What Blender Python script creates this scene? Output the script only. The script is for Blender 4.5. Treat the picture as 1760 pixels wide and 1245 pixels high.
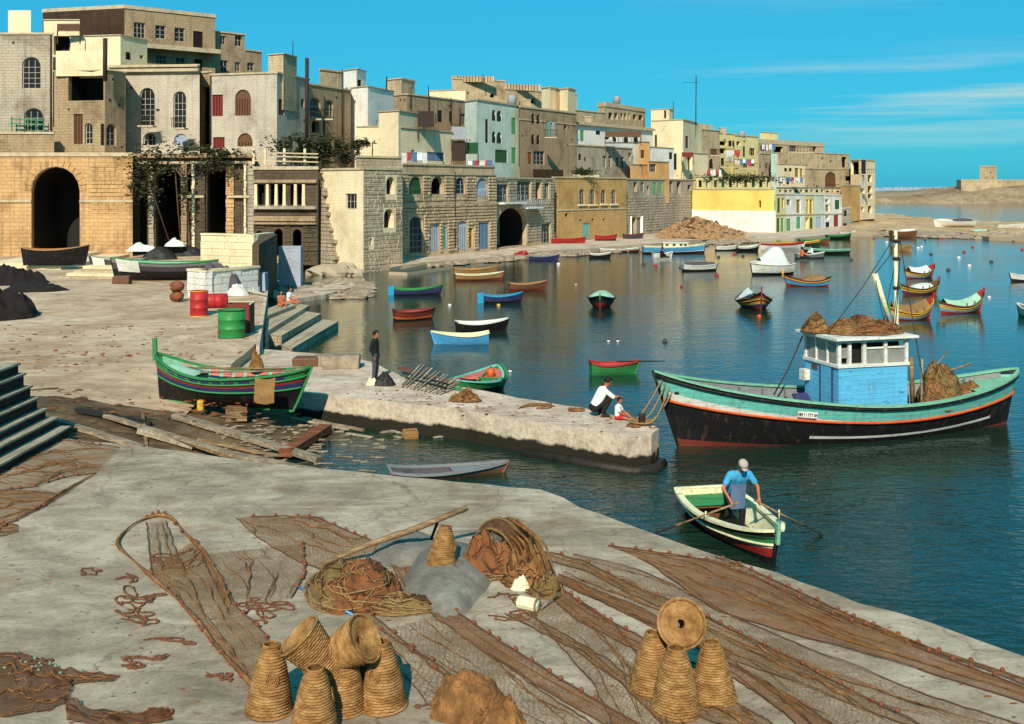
import bpy, bmesh, math, random
from math import sin, cos, pi, radians, sqrt, atan2
from mathutils import Vector, Matrix, noise
from mathutils.geometry import delaunay_2d_cdt
random.seed(7)
for o in list(bpy.data.objects): bpy.data.objects.remove(o)
SC = bpy.context.scene
COL = SC.collection
# ------------------------------------------------------------------ camera
F, HZ, CH = 1900.0, 322.0, 7.5
cam = bpy.data.cameras.new('camera'); camo = bpy.data.objects.new('camera', cam); COL.objects.link(camo)
camo.location = (0, 0, CH); camo.rotation_euler = (radians(90), 0, 0)
cam.sensor_width = 36; cam.lens = F * 36 / 1760.0
cam.shift_y = -(622.5 - HZ) / 1760.0
cam.clip_start = 0.1; cam.clip_end = 20000
SC.camera = camo
# ------------------------------------------------------------------ light
SUN_EL, SUN_AZ = 36.0, 8.0          # azimuth: degrees to the left of straight behind the camera
w = bpy.data.worlds.new('World'); SC.world = w; w.use_nodes = True
nt = w.node_tree; nt.nodes.clear()
def wn(t, **k):
    n = nt.nodes.new(t)
    for a, b in k.items(): setattr(n, a, b)
    return n
wo = wn('ShaderNodeOutputWorld'); bg = wn('ShaderNodeBackground')
sky = wn('ShaderNodeTexSky', sky_type='NISHITA', sun_disc=False)
sky.sun_elevation = radians(SUN_EL); sky.sun_rotation = radians(180 + SUN_AZ); sky.air_density = 1.0; sky.dust_density = 0.6; sky.ozone_density = 1.5
mul = wn('ShaderNodeMixRGB', blend_type='MULTIPLY'); mul.inputs[0].default_value = 1; mul.inputs[2].default_value = (0.12, 0.72, .96, 1)
nt.links.new(sky.outputs[0], mul.inputs[1])
flat = wn('ShaderNodeMixRGB'); flat.inputs[0].default_value = .55; flat.inputs[2].default_value = (.28, 4.05, 6.35, 1); nt.links.new(mul.outputs[0], flat.inputs[1])
tc = wn('ShaderNodeTexCoord'); mp = wn('ShaderNodeMapping'); mp.inputs['Scale'].default_value = (1.6, 1.6, 34)
mp.inputs['Location'].default_value = (0.35, 0.0, 0.55)
nz = wn('ShaderNodeTexNoise'); nz.inputs['Scale'].default_value = 1.5; nz.inputs['Detail'].default_value = 6; nz.inputs['Roughness'].default_value = .55
nt.links.new(tc.outputs['Generated'], mp.inputs[0]); nt.links.new(mp.outputs[0], nz.inputs[0])
rp = wn('ShaderNodeValToRGB'); rp.color_ramp.elements[0].position = .49; rp.color_ramp.elements[1].position = .66
nt.links.new(nz.outputs[0], rp.inputs[0])
sep = wn('ShaderNodeSeparateXYZ'); nt.links.new(tc.outputs['Generated'], sep.inputs[0])
band = wn('ShaderNodeValToRGB'); cr = band.color_ramp
cr.elements[0].position = 0.028; cr.elements[0].color = (0, 0, 0, 1)
cr.elements[1].position = 0.065; cr.elements[1].color = (1, 1, 1, 1)
e = cr.elements.new(0.088); e.color = (1, 1, 1, 1); e = cr.elements.new(0.115); e.color = (0.12, .12, .12, 1)
nt.links.new(sep.outputs[2], band.inputs[0])
side = wn('ShaderNodeMapRange'); side.inputs[1].default_value = .08; side.inputs[2].default_value = .26
nt.links.new(sep.outputs[0], side.inputs[0])
m1 = wn('ShaderNodeMath', operation='MULTIPLY'); m2 = wn('ShaderNodeMath', operation='MULTIPLY'); m3 = wn('ShaderNodeMath', operation='MULTIPLY'); m3.inputs[1].default_value = .8
nt.links.new(rp.outputs[0], m1.inputs[0]); nt.links.new(band.outputs[0], m1.inputs[1])
nt.links.new(m1.outputs[0], m2.inputs[0]); nt.links.new(side.outputs[0], m2.inputs[1]); nt.links.new(m2.outputs[0], m3.inputs[0])
cm = wn('ShaderNodeMixRGB'); cm.inputs[2].default_value = (4.6, 6.2, 5.8, 1)
nt.links.new(m3.outputs[0], cm.inputs[0]); nt.links.new(flat.outputs[0], cm.inputs[1])
nt.links.new(cm.outputs[0], bg.inputs[0]); bg.inputs[1].default_value = 0.105
nt.links.new(bg.outputs[0], wo.inputs[0])
sl = bpy.data.lights.new('sun', 'SUN'); sl.energy = 5.0; sl.angle = radians(.5); sl.color = (1, .91, .78)
so = bpy.data.objects.new('sun', sl); COL.objects.link(so)
S = Vector((-sin(radians(SUN_AZ)) * cos(radians(SUN_EL)), -cos(radians(SUN_AZ)) * cos(radians(SUN_EL)), sin(radians(SUN_EL))))
so.rotation_euler = S.to_track_quat('Z', 'Y').to_euler(); so.location = (0, -30, 60)
SC.view_settings.view_transform = 'Standard'; SC.view_settings.look = 'None'; SC.view_settings.gamma = 1
SC.view_settings.exposure = 0.14; SC.view_settings.use_curve_mapping = False
SC.cycles.max_bounces = 6; SC.cycles.transparent_max_bounces = 14; SC.cycles.caustics_reflective = False

# ------------------------------------------------------------------ helpers
def P(px, py, z=0.0):
    D = (CH - z) * F / (py - HZ); return Vector(((px - 880) / F * D, D, z))
def Q(px, py, D): return Vector(((px - 880) / F * D, D, CH - (py - HZ) * D / F))
ORG = {}
def org(o):
    while o is not None:
        if o.name in ORG: return ORG[o.name]
        o = o.parent
    return None
def props(o, label=None, cat=None, group=None, kind=None):
    if label: o['label'] = label
    if cat: o['category'] = cat
    if group: o['group'] = group
    if kind: o['kind'] = kind
    return o
def thing(name, label, cat, loc=(0, 0, 0), rz=0.0, group=None, world=False):
    """an Empty at the base of the thing; world=True: its parts are given in world coordinates"""
    o = bpy.data.objects.new(name, None); COL.objects.link(o); o.empty_display_size = .3
    o.location = loc; o.rotation_euler = (0, 0, rz)
    props(o, label, cat, group)
    if world: ORG[o.name] = Vector(loc)
    return o
def link_mesh(name, me, parent=None, mats=()):
    o = bpy.data.objects.new(name, me); COL.objects.link(o)
    for m in mats: me.materials.append(m)
    if parent is not None: o.parent = parent
    return o
class MB:
    def __init__(s): s.v = []; s.f = []; s.m = []; s.sm = []
    def add(s, vs, fs, mi=0, smooth=False):
        b = len(s.v); s.v += [tuple(p) for p in vs]
        for f in fs: s.f.append(tuple(b + i for i in f)); s.m.append(mi); s.sm.append(smooth)
        return s
    def box(s, c, d, rz=0.0, mi=0, M=None, taper=1.0):
        hx, hy, hz = d[0] / 2, d[1] / 2, d[2] / 2
        R = M if M is not None else Matrix.Rotation(rz, 3, 'Z')
        vs = []
        for z in (-1, 1):
            k = taper if z > 0 else 1.0
            for x, y in ((-1, -1), (1, -1), (1, 1), (-1, 1)): vs.append(Vector(c) + R @ Vector((x * hx * k, y * hy * k, z * hz)))
        return s.add(vs, [(3, 2, 1, 0), (4, 5, 6, 7), (0, 1, 5, 4), (1, 2, 6, 5), (2, 3, 7, 6), (3, 0, 4, 7)], mi)
    def beam(s, a, b, wd, h, mi=0, up=(0, 0, 1)):
        a = Vector(a); b = Vector(b); x = (b - a); L = x.length; x.normalize()
        y = Vector(up).cross(x)
        if y.length < 1e-4: y = Vector((0, 1, 0))
        y.normalize(); z = x.cross(y)
        M = Matrix((x, y, z)).transposed()
        return s.box((a + b) / 2, (L, wd, h), M=M, mi=mi)
    def prism(s, poly, z0, z1, mi=0, mtop=None):
        n = len(poly); ar = sum(poly[i][0] * poly[(i + 1) % n][1] - poly[(i + 1) % n][0] * poly[i][1] for i in range(n))
        if ar < 0: poly = poly[::-1]
        z1f = z1 if callable(z1) else (lambda x, y: z1)
        vs = [(p[0], p[1], z0) for p in poly] + [(p[0], p[1], z1f(p[0], p[1])) for p in poly]
        s.add(vs, [tuple(range(n - 1, -1, -1))] + [(i, (i + 1) % n, n + (i + 1) % n, n + i) for i in range(n)], mi)
        s.add(vs[n:], [tuple(range(n))], mi if mtop is None else mtop); return s
    def tube(s, pts, r, n=6, mi=0, cap=True, smooth=True):
        pts = [Vector(p) for p in pts]; rr = r if isinstance(r, (list, tuple)) else [r] * len(pts)
        b = len(s.v); up = Vector((0, 0, 1)); prev = None
        for i, p in enumerate(pts):
            t = (pts[min(i + 1, len(pts) - 1)] - pts[max(i - 1, 0)])
            if t.length < 1e-9: t = Vector((0, 0, 1))
            t.normalize()
            if prev is None:
                a = t.cross(up)
                if a.length < .05: a = t.cross(Vector((1, 0, 0)))
            else: a = prev - t * prev.dot(t)
            if a.length < 1e-6: a = Vector((1, 0, 0))
            a.normalize(); prev = a; c = t.cross(a)
            for k in range(n):
                an = 2 * pi * k / n; s.v.append(tuple(p + (a * cos(an) + c * sin(an)) * rr[i]))
        for i in range(len(pts) - 1):
            for k in range(n):
                s.f.append((b + i * n + k, b + i * n + (k + 1) % n, b + (i + 1) * n + (k + 1) % n, b + (i + 1) * n + k)); s.m.append(mi); s.sm.append(smooth)
        if cap:
            s.f.append(tuple(b + k for k in range(n))[::-1]); s.m.append(mi); s.sm.append(False)
            e = b + (len(pts) - 1) * n; s.f.append(tuple(e + k for k in range(n))); s.m.append(mi); s.sm.append(False)
        return s
    def lathe(s, prof, n=24, c=(0, 0, 0), M=None, mi=0, smooth=True, cap=False):
        b = len(s.v); M = M or Matrix.Identity(3); c = Vector(c)
        for r, z in prof:
            for k in range(n): s.v.append(tuple(c + M @ Vector((r * cos(2 * pi * k / n), r * sin(2 * pi * k / n), z))))
        for i in range(len(prof) - 1):
            for k in range(n):
                s.f.append((b + i * n + k, b + i * n + (k + 1) % n, b + (i + 1) * n + (k + 1) % n, b + (i + 1) * n + k)); s.m.append(mi); s.sm.append(smooth)
        if cap:
            s.f.append(tuple(b + k for k in range(n))[::-1]); s.m.append(mi); s.sm.append(False)
            e = b + (len(prof) - 1) * n; s.f.append(tuple(e + k for k in range(n))); s.m.append(mi); s.sm.append(False)
        return s
    def ball(s, c, r, sc=(1, 1, 1), n=10, mi=0, jit=0.0, seed=0):
        m = max(4, n // 2 + 1); vs = []; fs = []; c = Vector(c)
        for i in range(m + 1):
            th = pi * i / m
            for k in range(n):
                d = Vector((sin(th) * cos(2 * pi * k / n), sin(th) * sin(2 * pi * k / n), cos(th)))
                q = r * (1 + (jit * noise.noise(d * 1.7 + Vector((seed * 3.1, seed, 0))) if jit else 0))
                vs.append(c + Vector((d.x * q * sc[0], d.y * q * sc[1], d.z * q * sc[2])))
        for i in range(m):
            for k in range(n): fs.append((i * n + k, (i + 1) * n + k, (i + 1) * n + (k + 1) % n, i * n + (k + 1) % n))
        return s.add(vs, fs, mi, jit < .5)
    def grid(s, fn, nu, nv, mi=0, smooth=True):
        vs = [fn(i / nu, j / nv) for j in range(nv + 1) for i in range(nu + 1)]
        fs = [(j * (nu + 1) + i, j * (nu + 1) + i + 1, (j + 1) * (nu + 1) + i + 1, (j + 1) * (nu + 1) + i) for j in range(nv) for i in range(nu)]
        return s.add(vs, fs, mi, smooth)
    def build(s, name, mats, parent=None, label=None, cat=None, group=None, kind=None, uv=False, loc=None, weld=False):
        if not isinstance(mats, (list, tuple)): mats = [mats]
        o3 = org(parent)
        if loc is not None and parent is None: o3 = Vector(loc)
        vs = s.v if o3 is None else [(p[0] - o3.x, p[1] - o3.y, p[2] - o3.z) for p in s.v]
        me = bpy.data.meshes.new(name); me.from_pydata(vs, [], s.f)
        me.polygons.foreach_set('material_index', s.m); me.polygons.foreach_set('use_smooth', s.sm)
        me.update()
        if uv: auto_uv(me)
        o = link_mesh(name, me, parent, mats)
        if loc is not None and parent is None: o.location = loc
        props(o, label, cat, group, kind)
        return o
def auto_uv(me):
    ul = me.uv_layers.new(name='UVMap'); d = ul.data; V = me.vertices
    for p in me.polygons:
        n = p.normal
        if abs(n.z) > .75:
            for li in p.loop_indices:
                c = V[me.loops[li].vertex_index].co; d[li].uv = (c.x, c.y)
        else:
            t = Vector((-n.y, n.x)); t.normalize()
            for li in p.loop_indices:
                c = V[me.loops[li].vertex_index].co; d[li].uv = (c.x * t.x + c.y * t.y, c.z)

# ------------------------------------------------------------------ materials
def srgb(*c): return tuple(((x / 255) / 12.92 if x / 255 < .04045 else ((x / 255 + .055) / 1.055) ** 2.4) for x in c)
def rgba(c): return (c[0], c[1], c[2], 1)
class NT:
    def __init__(s, name):
        s.m = bpy.data.materials.new(name); s.m.use_nodes = True; s.t = s.m.node_tree; s.t.nodes.clear()
        s.out = s.n('ShaderNodeOutputMaterial'); s.b = s.n('ShaderNodeBsdfPrincipled'); s.l(s.b.outputs[0], s.out.inputs[0])
        s.co = s.n('ShaderNodeTexCoord')
    def n(s, t, **k):
        q = s.t.nodes.new(t)
        for a, b in k.items():
            if isinstance(a, str) and a.startswith('i_'): q.inputs[a[2:].replace('_', ' ')].default_value = b
            else: setattr(q, a, b)
        return q
    def l(s, a, b): s.t.links.new(a, b)
    def map(s, sc=(1, 1, 1), src='Object', rot=(0, 0, 0)):
        m = s.n('ShaderNodeMapping'); m.inputs['Scale'].default_value = sc; m.inputs['Rotation'].default_value = rot
        s.l(s.co.outputs[src], m.inputs[0]); return m.outputs[0]
    def noise(s, vec, scale=1, det=5, rough=.6, dist=0):
        q = s.n('ShaderNodeTexNoise'); q.inputs['Scale'].default_value = scale; q.inputs['Detail'].default_value = det
        q.inputs['Roughness'].default_value = rough; q.inputs['Distortion'].default_value = dist
        if vec is not None: s.l(vec, q.inputs['Vector'])
        return q.outputs['Fac']
    def ramp(s, fac, stops):
        r = s.n('ShaderNodeValToRGB'); c = r.color_ramp
        c.elements[0].position = stops[0][0]; c.elements[0].color = rgba(stops[0][1]) if not isinstance(stops[0][1], (int, float)) else (stops[0][1],) * 3 + (1,)
        c.elements[1].position = stops[-1][0]; c.elements[1].color = rgba(stops[-1][1]) if not isinstance(stops[-1][1], (int, float)) else (stops[-1][1],) * 3 + (1,)
        for p, k in stops[1:-1]:
            e = c.elements.new(p); e.color = rgba(k) if not isinstance(k, (int, float)) else (k, k, k, 1)
        s.l(fac, r.inputs[0]); return r.outputs[0]
    def mix(s, a, b, fac, mode='MIX'):
        q = s.n('ShaderNodeMixRGB', blend_type=mode)
        for i, x in ((0, fac), (1, a), (2, b)):
            if isinstance(x, (int, float)): q.inputs[i].default_value = x
            elif isinstance(x, tuple): q.inputs[i].default_value = rgba(x)
            else: s.l(x, q.inputs[i])
        return q.outputs[0]
    def math(s, a, b, op='MULTIPLY'):
        q = s.n('ShaderNodeMath', operation=op)
        for i, x in ((0, a), (1, b)):
            if isinstance(x, (int, float)): q.inputs[i].default_value = x
            else: s.l(x, q.inputs[i])
        return q.outputs[0]
    def fin(s, col, rough=.85, bump=None, bs=.4, bd=.02, spec=.3, alpha=None, metal=0):
        if isinstance(col, tuple): s.b.inputs['Base Color'].default_value = rgba(col)
        else: s.l(col, s.b.inputs['Base Color'])
        if isinstance(rough, (int, float)): s.b.inputs['Roughness'].default_value = rough
        else: s.l(rough, s.b.inputs['Roughness'])
        s.b.inputs['Specular IOR Level'].default_value = spec; s.b.inputs['Metallic'].default_value = metal
        if bump is not None:
            q = s.n('ShaderNodeBump'); q.inputs['Strength'].default_value = bs; q.inputs['Distance'].default_value = bd
            s.l(bump, q.inputs['Height']); s.l(q.outputs[0], s.b.inputs['Normal'])
        if alpha is not None: s.l(alpha, s.b.inputs['Alpha'])
        return s.m
def mul(c, k): return tuple(min(1, x * k) for x in c)
_pm = {}
def pm(name, c, var=.35, scale=3.0, st=(1, 1, 1), rough=.8, bump=.3, bd=.01, spec=.3, c2=None, wear=None, wt=.62, metal=0, seams=0):
    """painted / plain surface with mottling, fine grime and optional wear patches of colour `wear`"""
    if name in _pm: return _pm[name]
    s = NT(name); v = s.map(st)
    a = s.noise(v, scale, 6, .62); b = s.noise(v, scale * 6.3, 4, .6)
    base = s.ramp(a, [(.3, mul(c, 1 - var)), (.5, c), (.72, c2 or mul(c, 1 + var * .6))])
    base = s.mix(base, s.ramp(b, [(.35, .72), (.55, 1.0)]), .6, 'MULTIPLY')
    if wear is not None:
        k = s.ramp(s.noise(v, scale * 2.1, 7, .7), [(wt, 0.0), (wt + .06, 1.0)]); base = s.mix(base, wear, k)
    if seams:      # plank joints, and rust and dirt run down from them
        sp = s.n('ShaderNodeSeparateXYZ'); s.l(s.co.outputs['Object'], sp.inputs[0]); fr = s.math(s.math(s.math(sp.outputs[2], s.math(s.noise(s.map((.4, .4, .4)), 1.0, 2), .12), 'ADD'), seams), 0, 'ADD'); fr = s.math(fr, 1.0, 'MODULO'); fr = s.math(fr, 0, 'ADD'); ab = s.n('ShaderNodeMath', operation='ABSOLUTE'); s.l(fr, ab.inputs[0])
        base = s.mix(base, s.ramp(ab.outputs[0], [(.0, .45), (.07, 1.0)]), .8, 'MULTIPLY')
        rs = s.ramp(s.noise(s.map((5, 5, .5)), 1.4, 5, .65), [(.54, 0.0), (.72, 1.0)]); base = s.mix(base, (.13, .075, .04), s.math(rs, .5)); b = s.math(b, s.ramp(ab.outputs[0], [(.0, 0.0), (.08, 1.0)]), 'ADD')
    _pm[name] = s.fin(base, rough, b, bump, bd, spec, metal=metal); return _pm[name]
def wall_mat(name, c, c2=None, bh=.27, bw=.6, joint=.35, stain=.65, bump=.8, plaster=False, streak=(.10, .085, .065)):
    """masonry: block joints, tone differences from block to block, vertical run-off streaks, patches"""
    if name in _pm: return _pm[name]
    s = NT(name); uv = s.co.outputs['UV']
    c2 = c2 or mul(c, .72)
    big = s.noise(s.map((.22, .22, .22), 'UV'), 1.2, 6, .65, .4)
    base = s.ramp(big, [(.30, c2), (.47, c), (.62, mul(c, 1.12)), (.8, mul(c2, 1.1))])
    br = s.n('ShaderNodeTexBrick'); br.inputs['Scale'].default_value = 1; br.inputs['Brick Width'].default_value = bw; br.inputs['Row Height'].default_value = bh
    br.inputs['Mortar Size'].default_value = .02; br.inputs['Mortar Smooth'].default_value = .3; br.inputs['Bias'].default_value = 0
    br.inputs['Color1'].default_value = (.78, .78, .78, 1); br.inputs['Color2'].default_value = (1.12, 1.1, 1.06, 1); br.inputs['Mortar'].default_value = (.45, .42, .38, 1)
    wob = s.n('ShaderNodeVectorMath', operation='ADD'); nw = s.n('ShaderNodeTexNoise'); nw.inputs['Scale'].default_value = 1.3
    s.l(uv, nw.inputs[0]); sc = s.n('ShaderNodeVectorMath', operation='SCALE'); sc.inputs['Scale'].default_value = .09; s.l(nw.outputs['Color'], sc.inputs[0])
    s.l(uv, wob.inputs[0]); s.l(sc.outputs[0], wob.inputs[1]); s.l(wob.outputs[0], br.inputs['Vector'])
    base = s.mix(base, br.outputs['Color'], joint, 'MULTIPLY')
    fine = s.noise(uv, 9, 6, .7)
    base = s.mix(base, s.ramp(fine, [(.3, .5), (.52, 1.0), (.75, 1.2)]), .85, 'MULTIPLY')
    stv = s.noise(s.map((1.3, .09, 1), 'UV'), 1.6, 5, .65)
    k = s.ramp(stv, [(.50, 0.0), (.72, 1.0)])
    k2 = s.math(k, stain)
    base = s.mix(base, streak, k2)
    pit = s.ramp(s.noise(uv, 2.6, 8, .75), [(.24, 1.0), (.36, 0.0)])
    base = s.mix(base, mul(c2, .4), s.math(pit, .65))
    h = s.math(fine, s.math(br.outputs['Fac'], -.8 if not plaster else -.2), 'ADD')
    _pm[name] = s.fin(base, .92, h, bump, .03, .15); return _pm[name]
def wood_mat(name, c, c2=None, axis=0, rough=.8, sc=2.0):
    if name in _pm: return _pm[name]
    s = NT(name); st = [7, 7, 7]; st[axis] = .5
    v = s.map(tuple(st)); a = s.noise(v, sc, 6, .65, .6); b = s.noise(s.map((1.3, 1.3, 1.3)), 1.5, 4)
    base = s.ramp(a, [(.3, mul(c, .5)), (.5, c), (.7, c2 or mul(c, 1.35))])
    base = s.mix(base, s.ramp(b, [(.35, .6), (.6, 1.05)]), .7, 'MULTIPLY')
    _pm[name] = s.fin(base, rough, a, .5, .01, .2); return _pm[name]
def net_mat(name, c, cov=.5, c2=None, streak=(22, 1.1)):
    """fishing net: thread grid too fine to see singly, so cover varies with folds running lengthwise (UV v)"""
    if name in _pm: return _pm[name]
    s = NT(name)
    a = s.noise(s.map((streak[0], streak[1], 1), 'UV'), 1.0, 5, .65, .3)
    b = s.noise(s.map((3, .5, 1), 'UV'), 1.0, 4, .6)
    m = s.n('ShaderNodeTexNoise'); m.inputs['Scale'].default_value = 46; m.inputs['Detail'].default_value = 2; s.l(s.co.outputs['Object'], m.inputs[0])
    f = s.math(s.math(a, .55), s.math(b, .45), 'ADD')
    f = s.math(f, s.math(s.math(m.outputs['Fac'], .5, 'SUBTRACT'), .55), 'ADD')
    t = 1 - cov
    al = s.ramp(f, [(.36 + .34 * (t - .5), .06), (.60 + .34 * (t - .5), .96)])
    # the knotted diamond mesh itself, drawn wavy
    wv = s.n('ShaderNodeTexNoise'); wv.inputs['Scale'].default_value = 3.5; wv.inputs['Detail'].default_value = 3; s.l(s.co.outputs['UV'], wv.inputs[0])
    av = s.n('ShaderNodeVectorMath', operation='SCALE'); av.inputs['Scale'].default_value = .22; s.l(wv.outputs['Color'], av.inputs[0])
    ad = s.n('ShaderNodeVectorMath', operation='ADD'); s.l(s.co.outputs['UV'], ad.inputs[0]); s.l(av.outputs[0], ad.inputs[1]); sp = s.n('ShaderNodeSeparateXYZ'); s.l(ad.outputs[0], sp.inputs[0])
    u_ = s.math(sp.outputs[0], 27); v_ = s.math(sp.outputs[1], 17)
    l1 = s.math(s.math(u_, v_, 'ADD'), 1.0, 'PINGPONG'); l2 = s.math(s.math(u_, v_, 'SUBTRACT'), 1.0, 'PINGPONG')
    th = .10 + .28 * cov; ln = s.math(s.math(l1, th, 'LESS_THAN'), s.math(l2, th, 'LESS_THAN'), 'MAXIMUM')
    al = s.math(s.math(al, .25 + .6 * cov), s.math(ln, .6), 'MAXIMUM')
    col = s.ramp(a, [(.3, mul(c, .5)), (.5, c), (.72, c2 or mul(c, 1.4))])
    return _pm.setdefault(name, s.fin(col, .95, a, .6, .02, .1, alpha=al))
def copy_tree(o, parent=None):
    c = o.copy(); COL.objects.link(c); c.parent = parent
    for k in ('label', 'group'):
        pass
    for ch in list(o.children): copy_tree(ch, c)
    return c
def h3(x, y, s=1.0, a=1.0): return noise.fractal(Vector((x * s, y * s, 3.7)), 1.0, 2.1, 4) * a

LIME = srgb(196, 164, 118); OCH = srgb(205, 150, 80); GREY = srgb(160, 150, 132); CREAM = srgb(228, 214, 180); DRK = srgb(92, 78, 60)
M = {}
M['lime'] = wall_mat('limestone', srgb(198, 174, 136), srgb(148, 124, 92))
M['warm'] = wall_mat('warm_limestone', srgb(200, 158, 108), srgb(152, 110, 70), bh=.34, bw=.75, joint=.5, stain=.6)
M['grey'] = wall_mat('grey_limestone', srgb(178, 164, 140), srgb(132, 118, 96))
M['taupe'] = wall_mat('taupe_plaster', srgb(188, 174, 152), srgb(148, 134, 112), plaster=True, joint=.15, stain=.3)
M['brown'] = wall_mat('brown_stone', srgb(170, 144, 110), srgb(122, 100, 74))
M['dark'] = wall_mat('sooty_stone', srgb(92, 78, 60), srgb(58, 48, 36), bh=.35, joint=.5, stain=.7)  # plain dark stone; also carries the corner wall's shade in its colour
M['tar'] = wall_mat('tarred_party_wall', srgb(70, 52, 38), srgb(52, 40, 30), joint=.3, stain=.3)
M['cream'] = wall_mat('cream_plaster', srgb(232, 212, 170), srgb(206, 180, 134), plaster=True, joint=.12, stain=.22, streak=(.35, .27, .17))
M['white'] = wall_mat('whitewash', srgb(232, 228, 214), srgb(204, 196, 176), plaster=True, joint=.1, stain=.25, streak=(.42, .37, .29))
M['pale'] = wall_mat('pale_green_plaster', srgb(206, 216, 196), srgb(178, 186, 164), plaster=True, joint=.1, stain=.3, streak=(.35, .33, .25))
M['ochre'] = wall_mat('ochre_stone', srgb(196, 156, 98), srgb(162, 122, 76), joint=.4, stain=.35)
M['orange'] = wall_mat('orange_plaster', srgb(218, 168, 106), srgb(196, 140, 84), plaster=True, joint=.1, stain=.2)
M['yellow'] = wall_mat('yellow_paint_wall', srgb(236, 202, 108), srgb(220, 182, 90), plaster=True, joint=.1, stain=.12, streak=(.5, .36, .12))
M['lemon'] = wall_mat('lemon_plaster', srgb(222, 208, 146), srgb(196, 182, 122), plaster=True, joint=.1, stain=.2)
M['rough'] = wall_mat('rough_stone', srgb(186, 168, 138), srgb(136, 118, 92), bh=.3, bw=.5, joint=.6, stain=.5, bump=1.0)
M['coping'] = pm('coping_stone', srgb(190, 170, 136), .3, 1.5, bump=.5)
M['inner'] = pm('dark_interior', (.012, .010, .008), .3, 1)  # near-black colour standing for the shade inside rooms
M['glass'] = pm('window_glass', (.014, .014, .014), .4, 1.5, rough=.3, bump=0.05, spec=.25)
def paint(key, c, **k):
    M[key] = pm('paint_' + key, c, k.pop('var', .18), k.pop('scale', 2.5), rough=k.pop('rough', .6), bump=.25, **k); return M[key]
paint('p_white', (.78, .77, .70)); paint('p_frame', srgb(168, 160, 140)); paint('p_green', srgb(70, 140, 90)); paint('p_dgreen', srgb(40, 80, 48)); paint('p_red', srgb(126, 46, 40)); paint('p_blue', srgb(92, 122, 148))
paint('p_lblue', srgb(146, 160, 172)); paint('p_grey', srgb(150, 150, 150)); paint('p_brown', srgb(104, 70, 44)); paint('p_teal', srgb(90, 160, 150)); paint('p_yellow', srgb(196, 160, 50)); paint('p_dark', srgb(36, 32, 28))
M['iron'] = pm('rusty_iron', srgb(58, 44, 36), .4, 8)
M['leaf'] = pm('creeper_leaf', srgb(54, 56, 30), .6, 6, rough=.8, c2=srgb(84, 84, 46))
M['stem'] = wood_mat('woody_stem', srgb(84, 64, 44), axis=2)
M['cloth1'] = pm('washing_cloth', srgb(200, 196, 190), .3, 3); M['cloth2'] = pm('red_cloth', srgb(170, 60, 50), .3, 3); M['cloth3'] = pm('blue_cloth', srgb(70, 110, 150), .3, 3)
# ------------------------------------------------------------------ buildings
def loop_pts(u0, v0, u1, v1, arch):
    if not arch: return [(u0, v0), (u1, v0), (u1, v1), (u0, v1)]
    r = (u1 - u0) / 2; rise = min(r * (arch if arch > 0 else 1), (v1 - v0) * .7); n = 9; c = (u0 + u1) / 2
    return [(u0, v0), (u1, v0)] + [(c + r * cos(pi * i / (n - 1)), v1 - rise + rise * sin(pi * i / (n - 1))) for i in range(n)]
class Face:
    def __init__(s, A, B, z0, z1):
        s.A = Vector(A[:2]); s.B = Vector(B[:2]); s.z0 = z0; s.z1 = z1
        s.d = (s.B - s.A); s.L = s.d.length; s.d.normalize(); s.n = Vector((s.d.y, -s.d.x))
    def p(s, u, v, off=0.0):
        q = s.A + s.d * u + s.n * off; return Vector((q.x, q.y, v))
    def uvpx(s, px, py):
        k = (px - 880) / F; dx = s.B - s.A; t = (k * s.A.y - s.A.x) / (dx.x - k * dx.y)
        D = s.A.y + t * dx.y; return t * s.L, CH - (py - HZ) * D / F
WKIND = dict(w='p_frame', g='p_green', G='p_dgreen', r='p_red', b='p_blue', l='p_lblue', y='p_grey', n='p_brown', t='p_teal', o='p_yellow', k='p_dark')
def wall_face(mb, fc, holes, mi=0, mr=1, back=2):
    """front skin with real openings, reveals going in, dark room behind the open ones"""
    vs = [(0, fc.z0), (fc.L, fc.z0), (fc.L, fc.z1), (0, fc.z1)]; faces = [[0, 1, 2, 3]]
    for h in holes:
        lp = loop_pts(*h[:5]); b = len(vs); vs += lp; faces.append(list(range(b, b + len(lp))))
    r = delaunay_2d_cdt([Vector(p) for p in vs], [], faces, 1, 1e-5)
    ov, of, orig = r[0], r[2], r[5]
    keep = [f for f, oo in zip(of, orig) if oo == [0] or list(oo) == [0]]
    mb.add([fc.p(p.x, p.y) for p in ov], keep, mi)
    for h in holes:
        lp = loop_pts(*h[:5]); dp = h[6]; n = len(lp)
        vv = [fc.p(u, v) for u, v in lp] + [fc.p(u, v, -dp) for u, v in lp]
        if dp > 1.2:       # a deep room: past its mouth the shade is put into the colour
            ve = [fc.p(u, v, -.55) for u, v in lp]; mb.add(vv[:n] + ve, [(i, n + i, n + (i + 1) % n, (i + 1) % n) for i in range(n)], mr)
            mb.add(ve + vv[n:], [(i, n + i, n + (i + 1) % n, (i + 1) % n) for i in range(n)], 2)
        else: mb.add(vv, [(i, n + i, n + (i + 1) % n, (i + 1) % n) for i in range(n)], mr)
        mb.add(vv[n:], [tuple(range(n))], back if h[5] in 'dD' else mr)
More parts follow.
